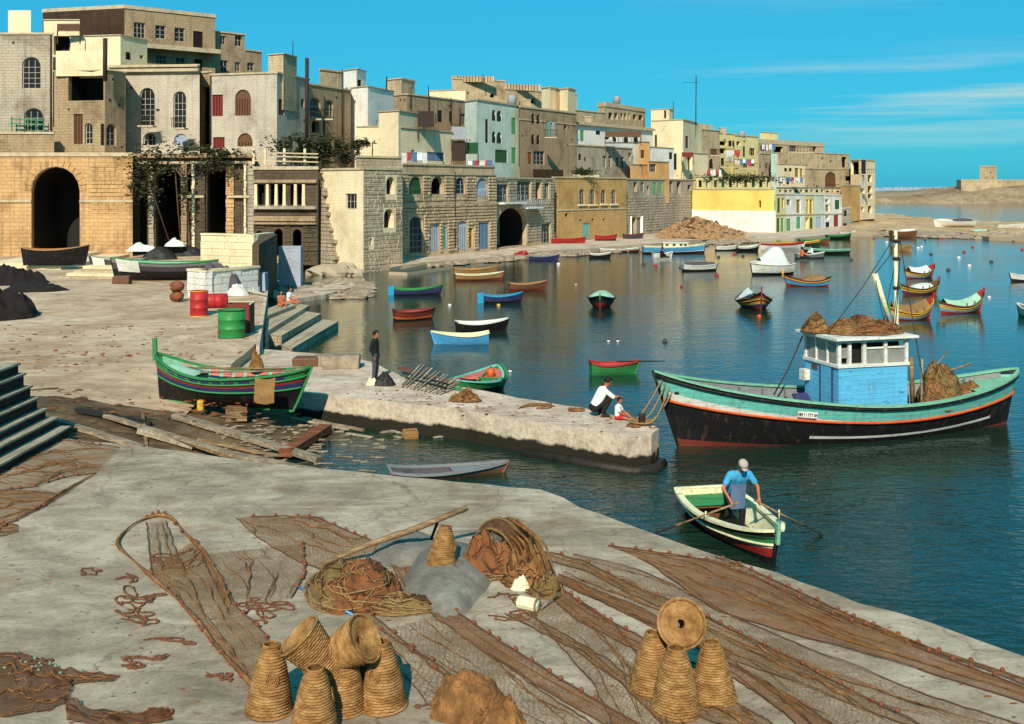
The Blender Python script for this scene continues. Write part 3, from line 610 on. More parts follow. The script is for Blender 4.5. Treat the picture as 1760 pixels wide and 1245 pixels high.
# ---- upper tier (stands on the terraces behind)
U = [
 ('outer_house', 'plain brown house beyond the left of view', [(-900, 107), (-425, 107)], 95, 9, 9, 'brown', {}, {}),
 ('terrace_house', 'grey brown house with tall arched windows at the far left', [(-420, 106), (91, 106)], 57, 9, 8, 'grey', {0: [(38, 98, 70, 153, 'w', .9), (41, 186, 75, 226, 'w', .9)]}, dict(ref=1, pipes=[(0, 88, 60, 225)], spots=4)),
 ('roof_room', 'small whitewashed roof room above the grey brown house', [(14, 112), (53, 112)], 18, 14, 5, 'cream', {}, dict(ref=1, coph=0)),
 ('roof_room', 'sunlit low roof room beside the dark tarred wall', [(75, 115), (137, 115)], 34, 14, 4, 'cream', {0: [(92, 62, 120, 95, 'd')]}, dict(coph=.1)),
 ('loggia_dwelling', 'brown house with an open dark loggia above barred windows', [(93, 105), (180, 104), (216, 106.5)], 122, 9.3, 6, 'brown', {0: [(117.5, 123.5, 178, 173, 'd', 0, 3), (127, 196, 142, 248, 'n'), (146, 212, 159, 248, 'w', .9), (173, 213, 179, 250, 'k')], 1: [(183, 213, 200, 251, 'w', .9)]}, dict(spots=4, coph=.1)),
 ('parapet_wall', 'broken cream parapet wall over the open loggia', [(96, 104.6), (158, 104.3), (180, 103.8)], 88, 18, 2.5, 'cream', {}, dict(coph=0)),
 ('white_roof_block', 'blocky cream roof building with two tiny windows', [(121, 113), (207, 112), (253, 116)], 60, 12, 7, 'cream', {1: [(216, 90, 225, 103, 'k'), (240, 95, 247, 101, 'd')]}, dict(ref=1, coph=.1)),
 ('tall_dark_block', 'highest block with a dark blank side and square windows', [(74, 127), (214, 124), (370, 131)], 9, 10, 14, 'brown',
     {1: [(230, 39, 250, 66, 'w'), (267, 44, 285, 67, 'w'), (300, 48, 318, 72, 'w'), (332, 54, 349, 85, 'k'), (268, 94, 287, 110, 'w'), (302, 98, 319, 118, 'w'), (334, 102, 348, 125, 'k')]}, dict(ref=1, ledges=[(1, 78, .5, 1.6)], coph=.4)),
 ('stepped_block', 'brown block with small windows right of the highest block', [(368, 132), (421, 135)], 53, 12, 9, 'brown', {0: [(379, 62, 388, 77, 'w'), (404, 60, 416, 80, 'w'), (379, 104, 392, 125, 'w'), (404, 107, 413, 123, 'w')]}, dict(spots=2)),
 ('stepped_block', 'lowest step of the brown block with one window', [(421, 135), (450, 137)], 85, 12, 9, 'brown', {0: [(425, 108, 437, 122, 'w')]}, {}),
 ('arched_window_house', 'grey house with two very tall arched windows over the creeper', [(189, 110), (343, 109)], 113, 9.3, 8, 'taupe',
     {0: [(240, 151, 266, 217, 'w', 1), (298, 157, 320, 221, 'w', 1), (246, 228, 268, 250, 'w', 1), (299, 230, 322, 250, 'l', 1)]}, dict(spots=4, ledges=[(0, 122, .35, .5), (0, 116, .2, .7)], coph=.3)),
 ('passage_wall', 'narrow shaded passage wall between the two grey houses', [(343, 113), (364, 112)], 124, 9, 4, 'brown', {0: [(346, 150, 360, 248, 'd')]}, {}),
 ('corner_house', 'large grey corner house with red shutter and arched red window', [(362, 108), (476, 106), (531, 113)], 124, 9, 9, 'taupe',
     {0: [(364.5, 163, 383, 200, 'r'), (404, 154, 431, 199, 'n', 1), (366, 236, 386, 255, 'r'), (408, 229, 434, 252, 'n', 1)], 1: [(479, 171, 488, 198, 'n'), (497, 157, 504, 172, 'd'), (517, 170, 523, 185, 'd'), (480, 243, 487, 262, 'G')]}, dict(ref=1, spots=6, pipes=[(0, 363, 130, 250)])),
 ('roof_turret', 'square turret room on the grey corner house roof', [(461, 108), (487, 107), (510, 110)], 92, 15, 4, 'lime', {}, dict(ref=1, coph=.1)),
 ('gallery_house', 'brown house with white glazed arched double windows', [(528, 116), (603, 124)], 143, 9, 8, 'brown',
     {0: [(532, 168, 551, 202, 'w', .7), (559, 172, 573, 200, 'w', .7), (536, 207, 549, 228, 'd', .8)]}, dict(spots=2, pipes=[(0, 527.9, 110, 235), (0, 587, 120, 250), (0, 556, 165, 235)])),
 ('roof_room', 'brown roof room over the glazed window house', [(549, 121), (590, 124)], 118, 14, 4, 'lime', {}, {}),
 ('white_cube_house', 'upper white cube house with one small window', [(591, 130), (613, 128), (629, 131)], 118, 9, 6, 'white', {1: [(614.5, 137, 621, 149, 'k')]}, dict(ref=1, coph=.1)),
 ('white_cube_house', 'tall blank white house with grey shaded side', [(603, 126), (632, 124), (677, 131)], 148, 9, 6, 'white', {}, dict(ref=1, coph=.1)),
 ('cream_terrace_house', 'low cream house behind the vine terrace', [(613, 120), (652, 119), (656, 119.5)], 217, 8.5, 5, 'cream', {}, dict(ref=1, coph=.08)),
 ('cream_terrace_house', 'cream cube house with a corrugated roof shed', [(651, 118), (685, 116), (722, 121)], 190, 8.5, 6, 'cream', {}, dict(ref=1, coph=.1)),
 ('cream_terrace_house', 'long cream wall with blue framed window above the terrace', [(688, 116.4), (778, 126)], 219, 8.5, 5, 'cream', {0: [(707, 258, 713, 272, 'b'), (734, 262, 764, 277, 'b')]}, dict(coph=.1)),
 ('skyline_block', 'brown stepped house on the skyline with rooftop chimney', [(664, 146), (690, 144), (713, 148)], 134, 9, 9, 'lime', {}, dict(ref=1, spots=3)),
 ('skyline_block', 'wide brown house with drainpipes behind the cream terrace', [(676, 141), (700, 139), (811, 152)], 161, 9, 8, 'brown', {1: [(752, 190, 760, 210, 'k'), (772, 192, 778, 210, 'd'), (792, 196, 800, 215, 'w')]}, dict(ref=1, spots=6, pipes=[(1, 705, 150, 188), (1, 736, 158, 190), (1, 774, 168, 215), (1, 789, 185, 240)])),
 ('skyline_block', 'pale sloping roofed house against the sky', [(735, 158), (800, 156)], 156, 9, 9, 'cream', {}, dict(coph=.1)),
 ('battlement_house', 'long brown battlemented house on the skyline', [(777, 168), (868, 172)], 139, 9, 10, 'lime', {0: [(842, 161, 850, 168, 'd', 1)]}, dict(ref=1, spots=3)),
 ('battlement_house', 'second brown skyline house below the twin turrets', [(868, 166), (992, 176)], 152, 9, 10, 'lime', {0: [(912, 170, 920, 178, 'd')]}, dict(spots=4)),
 ('roof_turret', 'left of the twin square turrets on the skyline', [(931, 160), (945, 158), (963, 162)], 149, 14, 4, 'cream', {}, dict(ref=1, coph=.15)),
 ('roof_turret', 'right of the twin square turrets on the skyline', [(962, 160), (976, 158), (989, 161)], 151, 14, 4, 'cream', {}, dict(ref=1, coph=.15)),
 ('pale_green_house', 'pale green white house with pairs of small arched windows', [(799, 137), (819, 134), (894, 145)], 170, 7, 9, 'pale',
     {1: [(834, 205, 839, 246, 'k'), (845.5, 189, 852, 208, 'k', 1), (854, 190, 862, 209, 'k', 1), (845.5, 226, 852, 246, 'k', 1), (854, 227, 862, 247, 'k', 1), (879, 203, 887, 231, 'g'), (879, 254, 887, 281, 'g'), (851, 258, 872, 280, 'G')]}, dict(ref=1, coph=.2, spots=2, pipes=[(1, 891.5, 175, 285)])),
 ('brown_balcony_house', 'brown stone house with paired arched windows and a corner balcony', [(893, 143), (991, 156)], 182, 7, 9, 'brown',
     {0: [(913, 196, 919, 213, 'k', 1), (922, 197, 928, 213, 'k', 1), (913, 231, 919, 248, 'k', 1), (922, 232, 928, 248, 'k', 1), (939, 208, 945, 236, 't'), (947, 208, 954, 236, 'l'), (969, 216, 974, 224, 'd'), (907, 262, 914, 282, 'n'), (917, 260, 936, 284, 'w')]}, dict(coph=.25, spots=5, ledges=[(0, 205, .15, .1)])),
 ('columned_roof_house', 'skyline house with dark openings between roof pillars', [(1028, 182), (1040, 180), (1109, 194)], 176, 9, 9, 'lime',
     {1: [(1046, 194, 1053, 206, 'd'), (1056, 194, 1062, 206, 'd'), (1067, 195, 1071, 206, 'd'), (1073, 195, 1077, 206, 'd'), (1080, 195, 1083, 206, 'd'), (1088, 197, 1094, 207, 'd'), (1098, 198, 1105, 207, 'd')]}, dict(ref=1, coph=.7)),
 ('skyline_block', 'low brown house linking the twin turrets and the pillared roof', [(986, 170), (1042, 178)], 188, 9, 9, 'lime', {}, dict(spots=2)),
 ('white_mid_house', 'white house with green shutter below the pillared roof', [(989, 158), (1122, 177)], 209, 7, 9, 'white',
     {0: [(997, 224, 1004, 243, 'g'), (1024, 225, 1032, 232, 'k'), (1040, 232, 1050, 240, 'd'), (1053, 230, 1060, 244, 'k', 1), (1072, 232, 1081, 246, 'k', 1), (1089, 232, 1098, 248, 'k', 1)]}, dict(spots=2, ledges=[(0, 212, .35, .5)])),
 ('brown_mid_house', 'windowed brown house with a row of four pale framed windows', [(952, 151), (1012, 159), (1087, 170)], 246, 5, 8, 'grey',
     {1: [(1036, 268, 1042, 288, 'w'), (1045, 268, 1051, 288, 'w'), (1058, 270, 1064, 288, 'w'), (1067, 270, 1073, 289, 'w'), (1080, 263, 1085, 277, 'd')]}, dict(spots=4)),
 ('orange_terrace', 'orange plastered terrace room', [(1083, 164), (1115, 168)], 282, 5, 6, 'orange', {0: [(1087, 260, 1090, 280, 'd')]}, dict(coph=.1)),
 ('orange_terrace', 'orange and cream terrace wall beside the orange room', [(1114, 167), (1150, 172)], 277, 5, 6, 'orange', {0: [(1116, 282, 1128, 296, 'w')]}, dict(coph=.1)),
 ('orange_shed', 'small orange shed with a door between white walls', [(1098, 172), (1117, 174)], 243, 5, 5, 'orange', {0: [(1101, 258, 1108, 272, 'n')]}, dict(coph=.1)),
 ('white_step_house', 'low white house with a dark window behind the orange terraces', [(1115, 175), (1158, 182)], 252, 5, 6, 'white', {0: [(1150, 262, 1156, 274, 'k')]}, dict(coph=.1)),
 ('cream_tall_house', 'tall cream house with pale green shaded side', [(1120, 188), (1174, 184), (1198, 194)], 205, 5, 10, 'cream', {0: [(1125, 232, 1129, 254, 'k')], 1: [(1178, 234, 1183, 255, 'k')]}, dict(ref=1, coph=.15, back=(.5, 1))),
 ('roof_turret', 'cream roof turret with a slit window on the tall cream house', [(1119, 191), (1150, 189), (1157, 192)], 187, 14, 5, 'cream', {0: [(1141, 190, 1145, 204, 'k')]}, dict(ref=1, coph=.1)),
 ('skyline_block', 'brown house beside the tall cream house', [(1197, 195), (1237, 202)], 221, 5, 9, 'lime', {0: [(1221, 256, 1233, 266, 'n'), (1219, 273, 1226, 290, 'k', 1)]}, dict(spots=3)),
 ('low_quay_house', 'white walled house with red roofed dark porch', [(1172, 184), (1217, 192)], 262, 5, 5, 'cream', {0: [(1173, 264, 1190, 292, 'd')]}, dict(coph=.1)),
 ('cluttered_house', 'yellow topped house with many cluttered balconies', [(1232, 204), (1263, 209)], 228, 5, 9, 'lemon', {0: [(1236, 243, 1249, 250, 'd'), (1237, 255, 1248, 264, 'd'), (1239, 272, 1245, 285, 'k'), (1252, 242, 1258, 252, 'k'), (1252, 262, 1259, 280, 'l')]}, dict(spots=4)),
 ('cluttered_house', 'second cluttered house with laundry hung below yellow parapet', [(1262, 207), (1303, 214)], 232, 5, 9, 'lemon', {0: [(1266, 243, 1273, 250, 'd'), (1277, 252, 1281, 270, 'k'), (1277, 281, 1285, 288, 'n'), (1291, 281, 1297, 286, 'n'), (1266, 262, 1272, 272, 'w'), (1288, 255, 1298, 268, 'o')]}, dict(spots=5)),
 ('long_parapet_house', 'broad skyline house with a thick flat cornice', [(1284, 216), (1297, 214), (1416, 232)], 239, 5, 10, 'lime',
     {1: [(1307, 250, 1320, 260, 'w'), (1330, 252, 1346, 262, 'd'), (1357, 251, 1369, 262, 'w'), (1397, 251, 1404, 260, 'd')]}, dict(ref=1, coph=.9, spots=3)),
 ('roof_room', 'yellow roof room on the broad skyline house', [(1306, 222), (1337, 226)], 227, 14, 5, 'lemon', {}, dict(coph=.1)),
 ('mid_terrace_house', 'grey brown middle house under the broad skyline house', [(1305, 200), (1337, 205)], 263, 5, 8, 'grey', {0: [(1303, 282, 1308, 289, 'k'), (1315, 281, 1320, 290, 'n'), (1309, 296, 1314, 312, 'o'), (1322, 296, 1326, 312, 'n')]}, dict(spots=3)),
 ('mid_terrace_house', 'narrow white house strip rising between brown walls', [(1325, 198.5), (1337, 200)], 262, 4, 6, 'pale', {}, dict(coph=.1)),
 ('mid_terrace_house', 'pale house with orange arched windows and laundry', [(1336, 201), (1384, 209)], 281, 4, 8, 'cream', {0: [(1348, 289, 1353, 295, 'k'), (1356, 289, 1361, 295, 'k'), (1366, 289, 1373, 305, 'o'), (1375, 290, 1380, 305, 'o'), (1338, 304, 1348, 316, 'w'), (1352, 306, 1357, 318, 'k')]}, dict(spots=3)),
 ('mid_terrace_house', 'plain brown house with a broad blind arch', [(1382, 210), (1449, 222)], 289, 4, 8, 'lime', {0: [(1418, 296, 1437, 324, 'n', .5), (1402, 319, 1407, 323, 'd')]}, dict(spots=3)),
 ('mid_terrace_house', 'brown walled terrace under the broad skyline house with pink patch', [(1352, 213), (1412, 222)], 260, 4, 8, 'lime', {}, dict(spots=2)),
 ('mid_terrace_house', 'low balustraded terrace above the coloured boathouses', [(1334, 192), (1456, 219)], 322, 4, 6, 'cream', {0: [(1339 + 9 * i, 325, 1344 + 9 * i, 331, 'k' if i % 2 else 'o') for i in range(12)]}, dict(coph=.12)),
 ('yard_house', 'low ruined houses behind the yellow wall', [(1196, 186), (1334, 200)], 303, 4, 6, 'lemon', {0: [(1201 + 13 * i, 310, 1207 + 13 * i, 322, 'kdnG'[i % 4]) for i in range(10)]}, dict(spots=6)),
 ('end_house', 'brown house stepping down right of the broad skyline house', [(1408, 228), (1460, 236)], 263, 4, 10, 'lime', {0: [(1411, 271, 1416, 281, 'd'), (1426, 276, 1430, 280, 'd'), (1447, 270, 1456, 288, 'd')]}, dict(spots=2)),
 ('end_house', 'tall narrow brown house with dark balcony opening near the end', [(1440, 221), (1478, 227)], 290, 4, 9, 'lime', {0: [(1453, 303, 1472, 311, 'd')]}, dict(spots=1)),
]
for nm, lb, pts, yt, zb, dp, mt, fcz, kw in U: building(nm, lb, pts, yt, zb, dp, mt, fcz, **kw)
# dark cladding on the blank side of the highest block: its own slabs of render
fcb = Face(Vector(((74 - 880) / F * 127, 127)), Vector(((214 - 880) / F * 124, 124)), 0, 0)
hb = [o for o in bpy.data.objects if o.get('label', '').startswith('highest block')][0]
m = MB(); z0, z1 = 20.6, CH - (9 - HZ) * 124 / F - .3
for i in range(5):
    for j in range(3):
        u0 = fcb.L * i / 5; u1 = fcb.L * (i + 1) / 5; v0 = z0 + (z1 - z0) * j / 3; v1 = z0 + (z1 - z0) * (j + 1) / 3
        m.beam(fcb.p(u0 + .01, (v0 + v1) / 2, .04), fcb.p(u1 - .01, (v0 + v1) / 2, .04), .07, v1 - v0 - .02)
m.build('cladding', M['tar'], hb, uv=True)
# front yard walls on the far-left terrace
building('garden_wall', 'brown garden wall on the terrace over the boat vault', [(-700, 103), (93, 103)], 228, 9.5, 1, 'brown', {}, cat='wall', ref=1)
t = thing('green_railing', 'small green railing under the lower arched window at far left', 'railing', Q(20, 214, 105), world=True)
for y in (205, 212):
    m = MB(); m.beam(Q(18, y, 105.2), Q(76, y + 2, 105.2), .08, .1); m.build('rail', M['p_green'], t)
for px in (20, 34, 48, 62, 75):
    m = MB(); c = Q(px, 214, 105.2); m.box((c.x, c.y, c.z), (.08, .08, 1.4)); m.build('post', M['p_green'], t)
# canopy of the tall dark block, balconies, crenels, roof clutter
rr = random.Random(21)
bal = [(626, 'x')]
def small_balcony(px0, px1, y, D, label):
    t = thing('balcony', label, 'balcony', Q(px0, y, D), world=True); c0 = Q(px0, y, D - .6); c1 = Q(px1, y, D - .6)
    m = MB(); m.beam(c0, c1, 1.3, .16); m.build('slab', M['coping'], t)
    m = MB(); m.tube([c0 + Vector((0, -.55, 1)), c1 + Vector((0, -.55, 1))], .04, 4)
    n = 8
    for i in range(n + 1):
        q = c0.lerp(c1, i / n); m.tube([q + Vector((0, -.55, 0)), q + Vector((0, -.55, 1))], .025, 4)
    m.build('railing', M['iron'], t)
small_balcony(936, 957, 237, 146, 'small iron railed balcony on the brown paired window house')
small_balcony(532, 574, 206, 116.5, 'long balcony under the white arched double windows')
small_balcony(1219, 1237, 268, 194, 'little balcony beside the tall cream house')
small_balcony(1236, 1262, 288, 200, 'balcony under cluttered yellow topped house')
small_balcony(1237, 1261, 266, 202, 'upper balcony of the cluttered yellow topped house')
small_balcony(1264, 1300, 290, 204, 'long low balcony below the laundry')
small_balcony(1303, 1322, 262, 207, 'balcony at the left end of the broad skyline house')
small_balcony(1352, 1398, 263, 209, 'long dark balcony under the broad skyline house')
small_balcony(1340, 1378, 318, 198, 'balcony with laundry above the coloured boathouses')
small_balcony(1417, 1442, 327, 205, 'brown balcony under the broad blind arch')
small_balcony(1476, 1503, 300, 216, 'top open balcony at the far end of town')
small_balcony(240, 266, 217.5, 108.6, 'little balcony at the left very tall arched window')
small_balcony(298, 320, 221.5, 107.6, 'little balcony at the right very tall arched window')
small_balcony(1040, 1100, 246, 163, 'long white balcony below the pillared roof')
def crenels(x0, x1, y0, y1, D, n, label):
    t = thing('battlement', label, 'battlement', Q(x0, y0, D), world=True)
    for i in range(n):
        m = MB(); c = Q(x0 + (x1 - x0) * i / (n - 1), y0 + (y1 - y0) * i / (n - 1), D); m.box((c.x, c.y, c.z + .2), (.55, .5, .9)); m.build('merlon', M['lime'], t, uv=True)
crenels(779, 846, 138, 139, 169, 14, 'row of merlons along the brown battlemented house')
crenels(870, 926, 152, 154, 167.5, 12, 'row of merlons left of the twin turrets')
def masts(px, y0, y1, D, label, cross=0, r=.06):
    t = thing('aerial_pole', label, 'aerial', Q(px, y1, D), world=True); m = MB(); m.tube([Q(px, y1, D), Q(px + .5, y0, D)], r, 5); m.build('pole', M['iron'], t)
    if cross: m = MB(); m.tube([Q(px - cross, y0 + 12, D), Q(px + cross * .2, y0 + 12, D)], .035, 4); m.build('crossbar', M['iron'], t)
masts(1196, 130, 215, 190, 'tall thin aerial mast on the tall cream house', 22, .09)
masts(503, 72, 96, 108, 'short white aerial on the square turret room', 0, .04)
masts(527, 100, 240, 110, 'tall dark timber post beside the grey corner house', 0, .2)
masts(180, 66, 140, 103, 'crooked dark timber post by the broken cream parapet', 0, .22)
masts(736, 148, 165, 140, 'short aerial on the wide brown house'); masts(1157, 175, 205, 186, 'slender aerial left of the tall cream house')
masts(664, 132, 160, 143, 'stub pole on the brown skyline house', 0, .1); masts(830, 128, 142, 168, 'stub aerial over the battlemented house')
# roof tanks and chimneys: each its own
tanks = [(1060, 170, 190, 'tank'), (1242, 226, 206, 'box'),
         (1275, 230, 210, 'tank'), (905, 180, 146, 'box'), (880, 170, 146, 'tank'), (1010, 208, 162, 'box'), ]
lab = [
       'water tank on the pillared roof house', 'chimney on the cluttered yellow topped house', 'water tank above the laundry house', 'chimney at left of the brown paired window house', 'water tank on the pale green house',
       'chimney on the white house with green shutter']
for (px, y, D, k), lb in zip(tanks, lab):
    t = thing('chimney' if k == 'box' else 'water_tank', lb, 'chimney' if k == 'box' else 'tank', Q(px, y + 8, D), world=True); c = Q(px, y, D); m = MB()
    if k == 'box': m.box((c.x, c.y, c.z - .5), (1.0, .8, 2.0)); m.build('shaft', M['lime'], t, uv=True); m = MB(); m.box((c.x, c.y, c.z + .56), (1.2, 1, .15)); m.build('cap', M['coping'], t)
    else: m.lathe([(.01, -.9), (.6, -.9), (.62, .2), (.5, .42), (.02, .5)], 14, c); m.build('drum', M['p_grey'], t); m = MB(); m.box((c.x, c.y, c.z - 1.1), (1.1, 1.1, .4)); m.build('stand', M['coping'], t)
# corrugated sheds on the cream terraces
def shed(px0, y0, px1, y1, D, mat, label):
    t = thing('lean_to', label, 'shed', Q(px0, y1, D), world=True); a = Q(px0, y0, D + 1.2); b_ = Q(px1, y0, D + 1.2); c = Q(px1, y1, D - .4); d = Q(px0, y1, D - .4)
    m = MB(); n = 14
    m.grid(lambda u, v: (a.lerp(b_, u)).lerp(d.lerp(c, u), v) + Vector((0, 0, .06 * sin(u * n * pi * 2))), 60, 2); m.build('sheet_roof', M[mat], t)
    m = MB()
    for q in (c, d): m.box((q.x, q.y + .1, q.z - .6), (.1, .1, 1.3))
    m.build('post', M['stem'], t)
shed(718, 191, 746, 219, 119.5, 'iron', 'dark corrugated lean-to roof on the cream cube house')
shed(776, 218, 802, 240, 126, 'p_grey', 'grey sheet roof at the end of the long cream wall')
shed(776, 243, 800, 277, 125, 'iron', 'dark awning below the grey sheet roof')
shed(800, 245, 822, 265, 127, 'p_dgreen', 'green grey awning beside the dark awning')
shed(1172, 262, 1192, 270, 181, 'p_red', 'red roofed porch beside the tall cream house')
shed(1040, 226, 1102, 236, 161, 'p_brown', 'brown shade roof over the long white balcony')
shed(98, 41, 137, 54, 112, 'p_brown', 'tilted brown sheet canopy at the top left')
# laundry
def laundry(px0, px1, y, D, n, label):
    t = thing('washing_line', label, 'laundry', Q(px0, y, D), world=True); a = Q(px0, y, D); b_ = Q(px1, y, D)
    m = MB(); m.tube([a, (a + b_) / 2 - Vector((0, 0, .12)), b_], .02, 4); m.build('line', M['iron'], t); r = random.Random(label)
    for i in range(n):
        q = a.lerp(b_, (i + .5) / n); w_ = r.uniform(.35, .6); h_ = r.uniform(.6, 1.4); ph = r.uniform(0, 6); m = MB()
        m.grid(lambda u, v: q + Vector(((u - .5) * w_, .06 * sin(u * 7 + ph) * v, -v * h_)), 5, 3); m.build('cloth', M[r.choice(['cloth1', 'cloth1', 'cloth2', 'cloth3', 'p_white'])], t)
laundry(1248, 1272, 258, 199, 5, 'washing hung on the cluttered balconies'); laundry(1262, 1296, 274, 200, 7, 'long washing line under the yellow parapet')
laundry(1340, 1380, 305, 196.5, 8, 'washing above the coloured boathouses'); laundry(1309, 1333, 248, 205, 4, 'washing at the broad skyline house')
laundry(805, 845, 276, 127, 7, 'washing on the terrace above the rusticated house'); laundry(1216, 1240, 292, 190, 5, 'washing beside the low ruined houses'); laundry(690, 735, 262, 115, 5, 'washing near the blue framed window')
# creepers
def foliage(name, label, boxes, n, size, seed, cat='creeper', mat='leaf', stems=()):
    r = random.Random(seed); c0 = boxes[0]; t = thing(name, label, cat, Q(c0[0], c0[3], c0[4]), world=True); m = MB()
    tot = sum((b_[2] - b_[0]) * (b_[3] - b_[1]) for b_ in boxes)
    for x0, y0, x1, y1, D, dp in boxes:
        for _ in range(int(n * (x1 - x0) * (y1 - y0) / tot)):
            cx, cy = r.gauss((x0 + x1) / 2, (x1 - x0) / 3.4), r.gauss((y0 + y1) / 2, (y1 - y0) / 3.4)
            if noise.noise(Vector((cx * .09, cy * .09, seed))) < -.22: continue
            c = Q(cx, cy, D + r.uniform(-dp, dp)); s = size * r.uniform(.5, 1.3)
            R = Matrix.Rotation(r.uniform(0, 6.3), 3, 'Z') @ Matrix.Rotation(r.uniform(0, 3), 3, 'X')
            m.add([c + R @ Vector(q) for q in ((-s, 0, 0), (0, -s * .55, .05 * s), (s, 0, 0), (0, s * .55, .05 * s))], [(0, 1, 2, 3)])
    m.build('foliage', M[mat], t)
    for pts in stems:
        m = MB(); m.tube([Q(*p) for p in pts], .06, 5); m.build('stem', M['stem'], t)
    return t
foliage('creeper', 'dark creeper tumbling over the left tall arch', [(222, 250, 300, 300, 99.6, .9), (222, 290, 262, 340, 99.6, .6), (256, 270, 280, 330, 99.8, .6), (300, 246, 345, 268, 99.5, .6), (308, 300, 322, 360, 100, .4)], 2600, .16, 1, stems=[((250, 260, 99.6), (262, 330, 99.8), (296, 430, 99.8)), ((300, 280, 99.8), (306, 360, 99.8), (312, 430, 99.8))])
foliage('creeper', 'thin creeper on the parapet right of the arcade', [(330, 255, 410, 268, 100.2, .5), (356, 266, 392, 292, 100.2, .4)], 1500, .15, 2)
foliage('vine_arbour', 'green vine arbour on the terrace beside the grey corner house', [(480, 236, 580, 262, 103, 1.2), (500, 255, 575, 284, 103, 1.0), (540, 242, 590, 270, 104, 1)], 6000, .17, 3, cat='vine', stems=[((500, 285, 103), (505, 262, 103), (530, 240, 103)), ((540, 285, 103), (545, 245, 103)), ((560, 287, 103), (575, 250, 103))])
foliage('vine_arbour', 'small vine on poles in front of the cream terrace house', [(606, 240, 640, 252, 108, .7), (596, 246, 618, 272, 108, .6)], 1300, .15, 4, cat='vine', stems=[((640, 272, 108), (640, 244, 108)), ((612, 275, 108), (620, 245, 108))])
foliage('shrub', 'dark green shrub on the domed terrace roof', [(985, 290, 1020, 301, 147, .8)], 500, .2, 5, cat='shrub')
foliage('shrub', 'low hedge behind the low ruined houses', [(1205, 300, 1330, 314, 182, 1)], 1600, .22, 6, cat='hedge')
foliage('shrub', 'pot plants on the terrace left of the tower', [(585, 262, 605, 286, 104, .6)], 400, .14, 9, cat='shrub')
# terrace clutter on the tower roof: low wall + parapets
building('terrace_parapet', 'mossy parapet on top of the cream tower', [(612, 101), (690, 104.5)], 268, 9, 1, 'rough', {}, cat='wall')
building('terrace_parapet', 'low stone parapet over the rusticated house', [(692, 111.5), (850, 126)], 281, 8.8, .6, 'lime', {}, cat='wall')
building('dark_roof_shed', 'dark sloping roof shed above the balcony house', [(916, 141), (968, 147)], 291, 8, 4, 'tar', {}, cat='shed', coph=0)
building('domed_terrace_wall', 'cream low terrace wall with an arch above the ochre house', [(980, 148), (1030, 153)], 297, 8, 3, 'cream', {0: [(997, 296, 1010, 302, 'd')]}, cat='wall', coph=.1)
# ------------------------------------------------------------------ setting
# water
s = NT('sea_water'); v = s.map((1, 1, 1))
n1 = s.noise(s.map((.55, 1.1, 1)), 1.0, 3, .55, .4); n2 = s.noise(s.map((2.4, 4.6, 1)), 1.0, 3, .55, .3); n3 = s.noise(s.map((.06, .11, 1)), 1, 3)
h = s.math(s.math(n1, 1.0), s.math(n2, .62), 'ADD')
gust = s.ramp(n3, [(.3, .35), (.65, 1.0)])
s.b.inputs['IOR'].default_value = 1.38
s.fin(s.ramp(n3, [(.3, (.010, .026, .014)), (.7, (.008, .030, .020))]), .07, None, spec=.5)
q = s.n('ShaderNodeBump'); q.inputs['Distance'].default_value = .04; yy = s.n('ShaderNodeSeparateXYZ'); s.l(s.co.outputs['Object'], yy.inputs[0]); mr_ = s.n('ShaderNodeMapRange'); mr_.inputs[1].default_value = 24; mr_.inputs[2].default_value = 44; mr_.inputs[3].default_value = 2.8; mr_.inputs[4].default_value = .75; s.l(yy.outputs[1], mr_.inputs[0]); q.inputs['Strength'].default_value = 1; s.l(s.math(s.math(gust, mr_.outputs[0]), .04), q.inputs['Distance']); s.l(h, q.inputs['Height']); s.l(q.outputs[0], s.b.inputs['Normal'])
M['water'] = s.m
m = MB(); m.add([(-900, -60, 0), (5000, -60, 0), (9000, 9000, 0), (-4000, 9000, 0)], [(0, 1, 2, 3)]); m.build('water', M['water'], None, kind='structure')
m = MB(); m.add([(-900, -60, -6), (900, -60, -6), (900, 800, -6), (-900, 800, -6)], [(0, 1, 2, 3)])

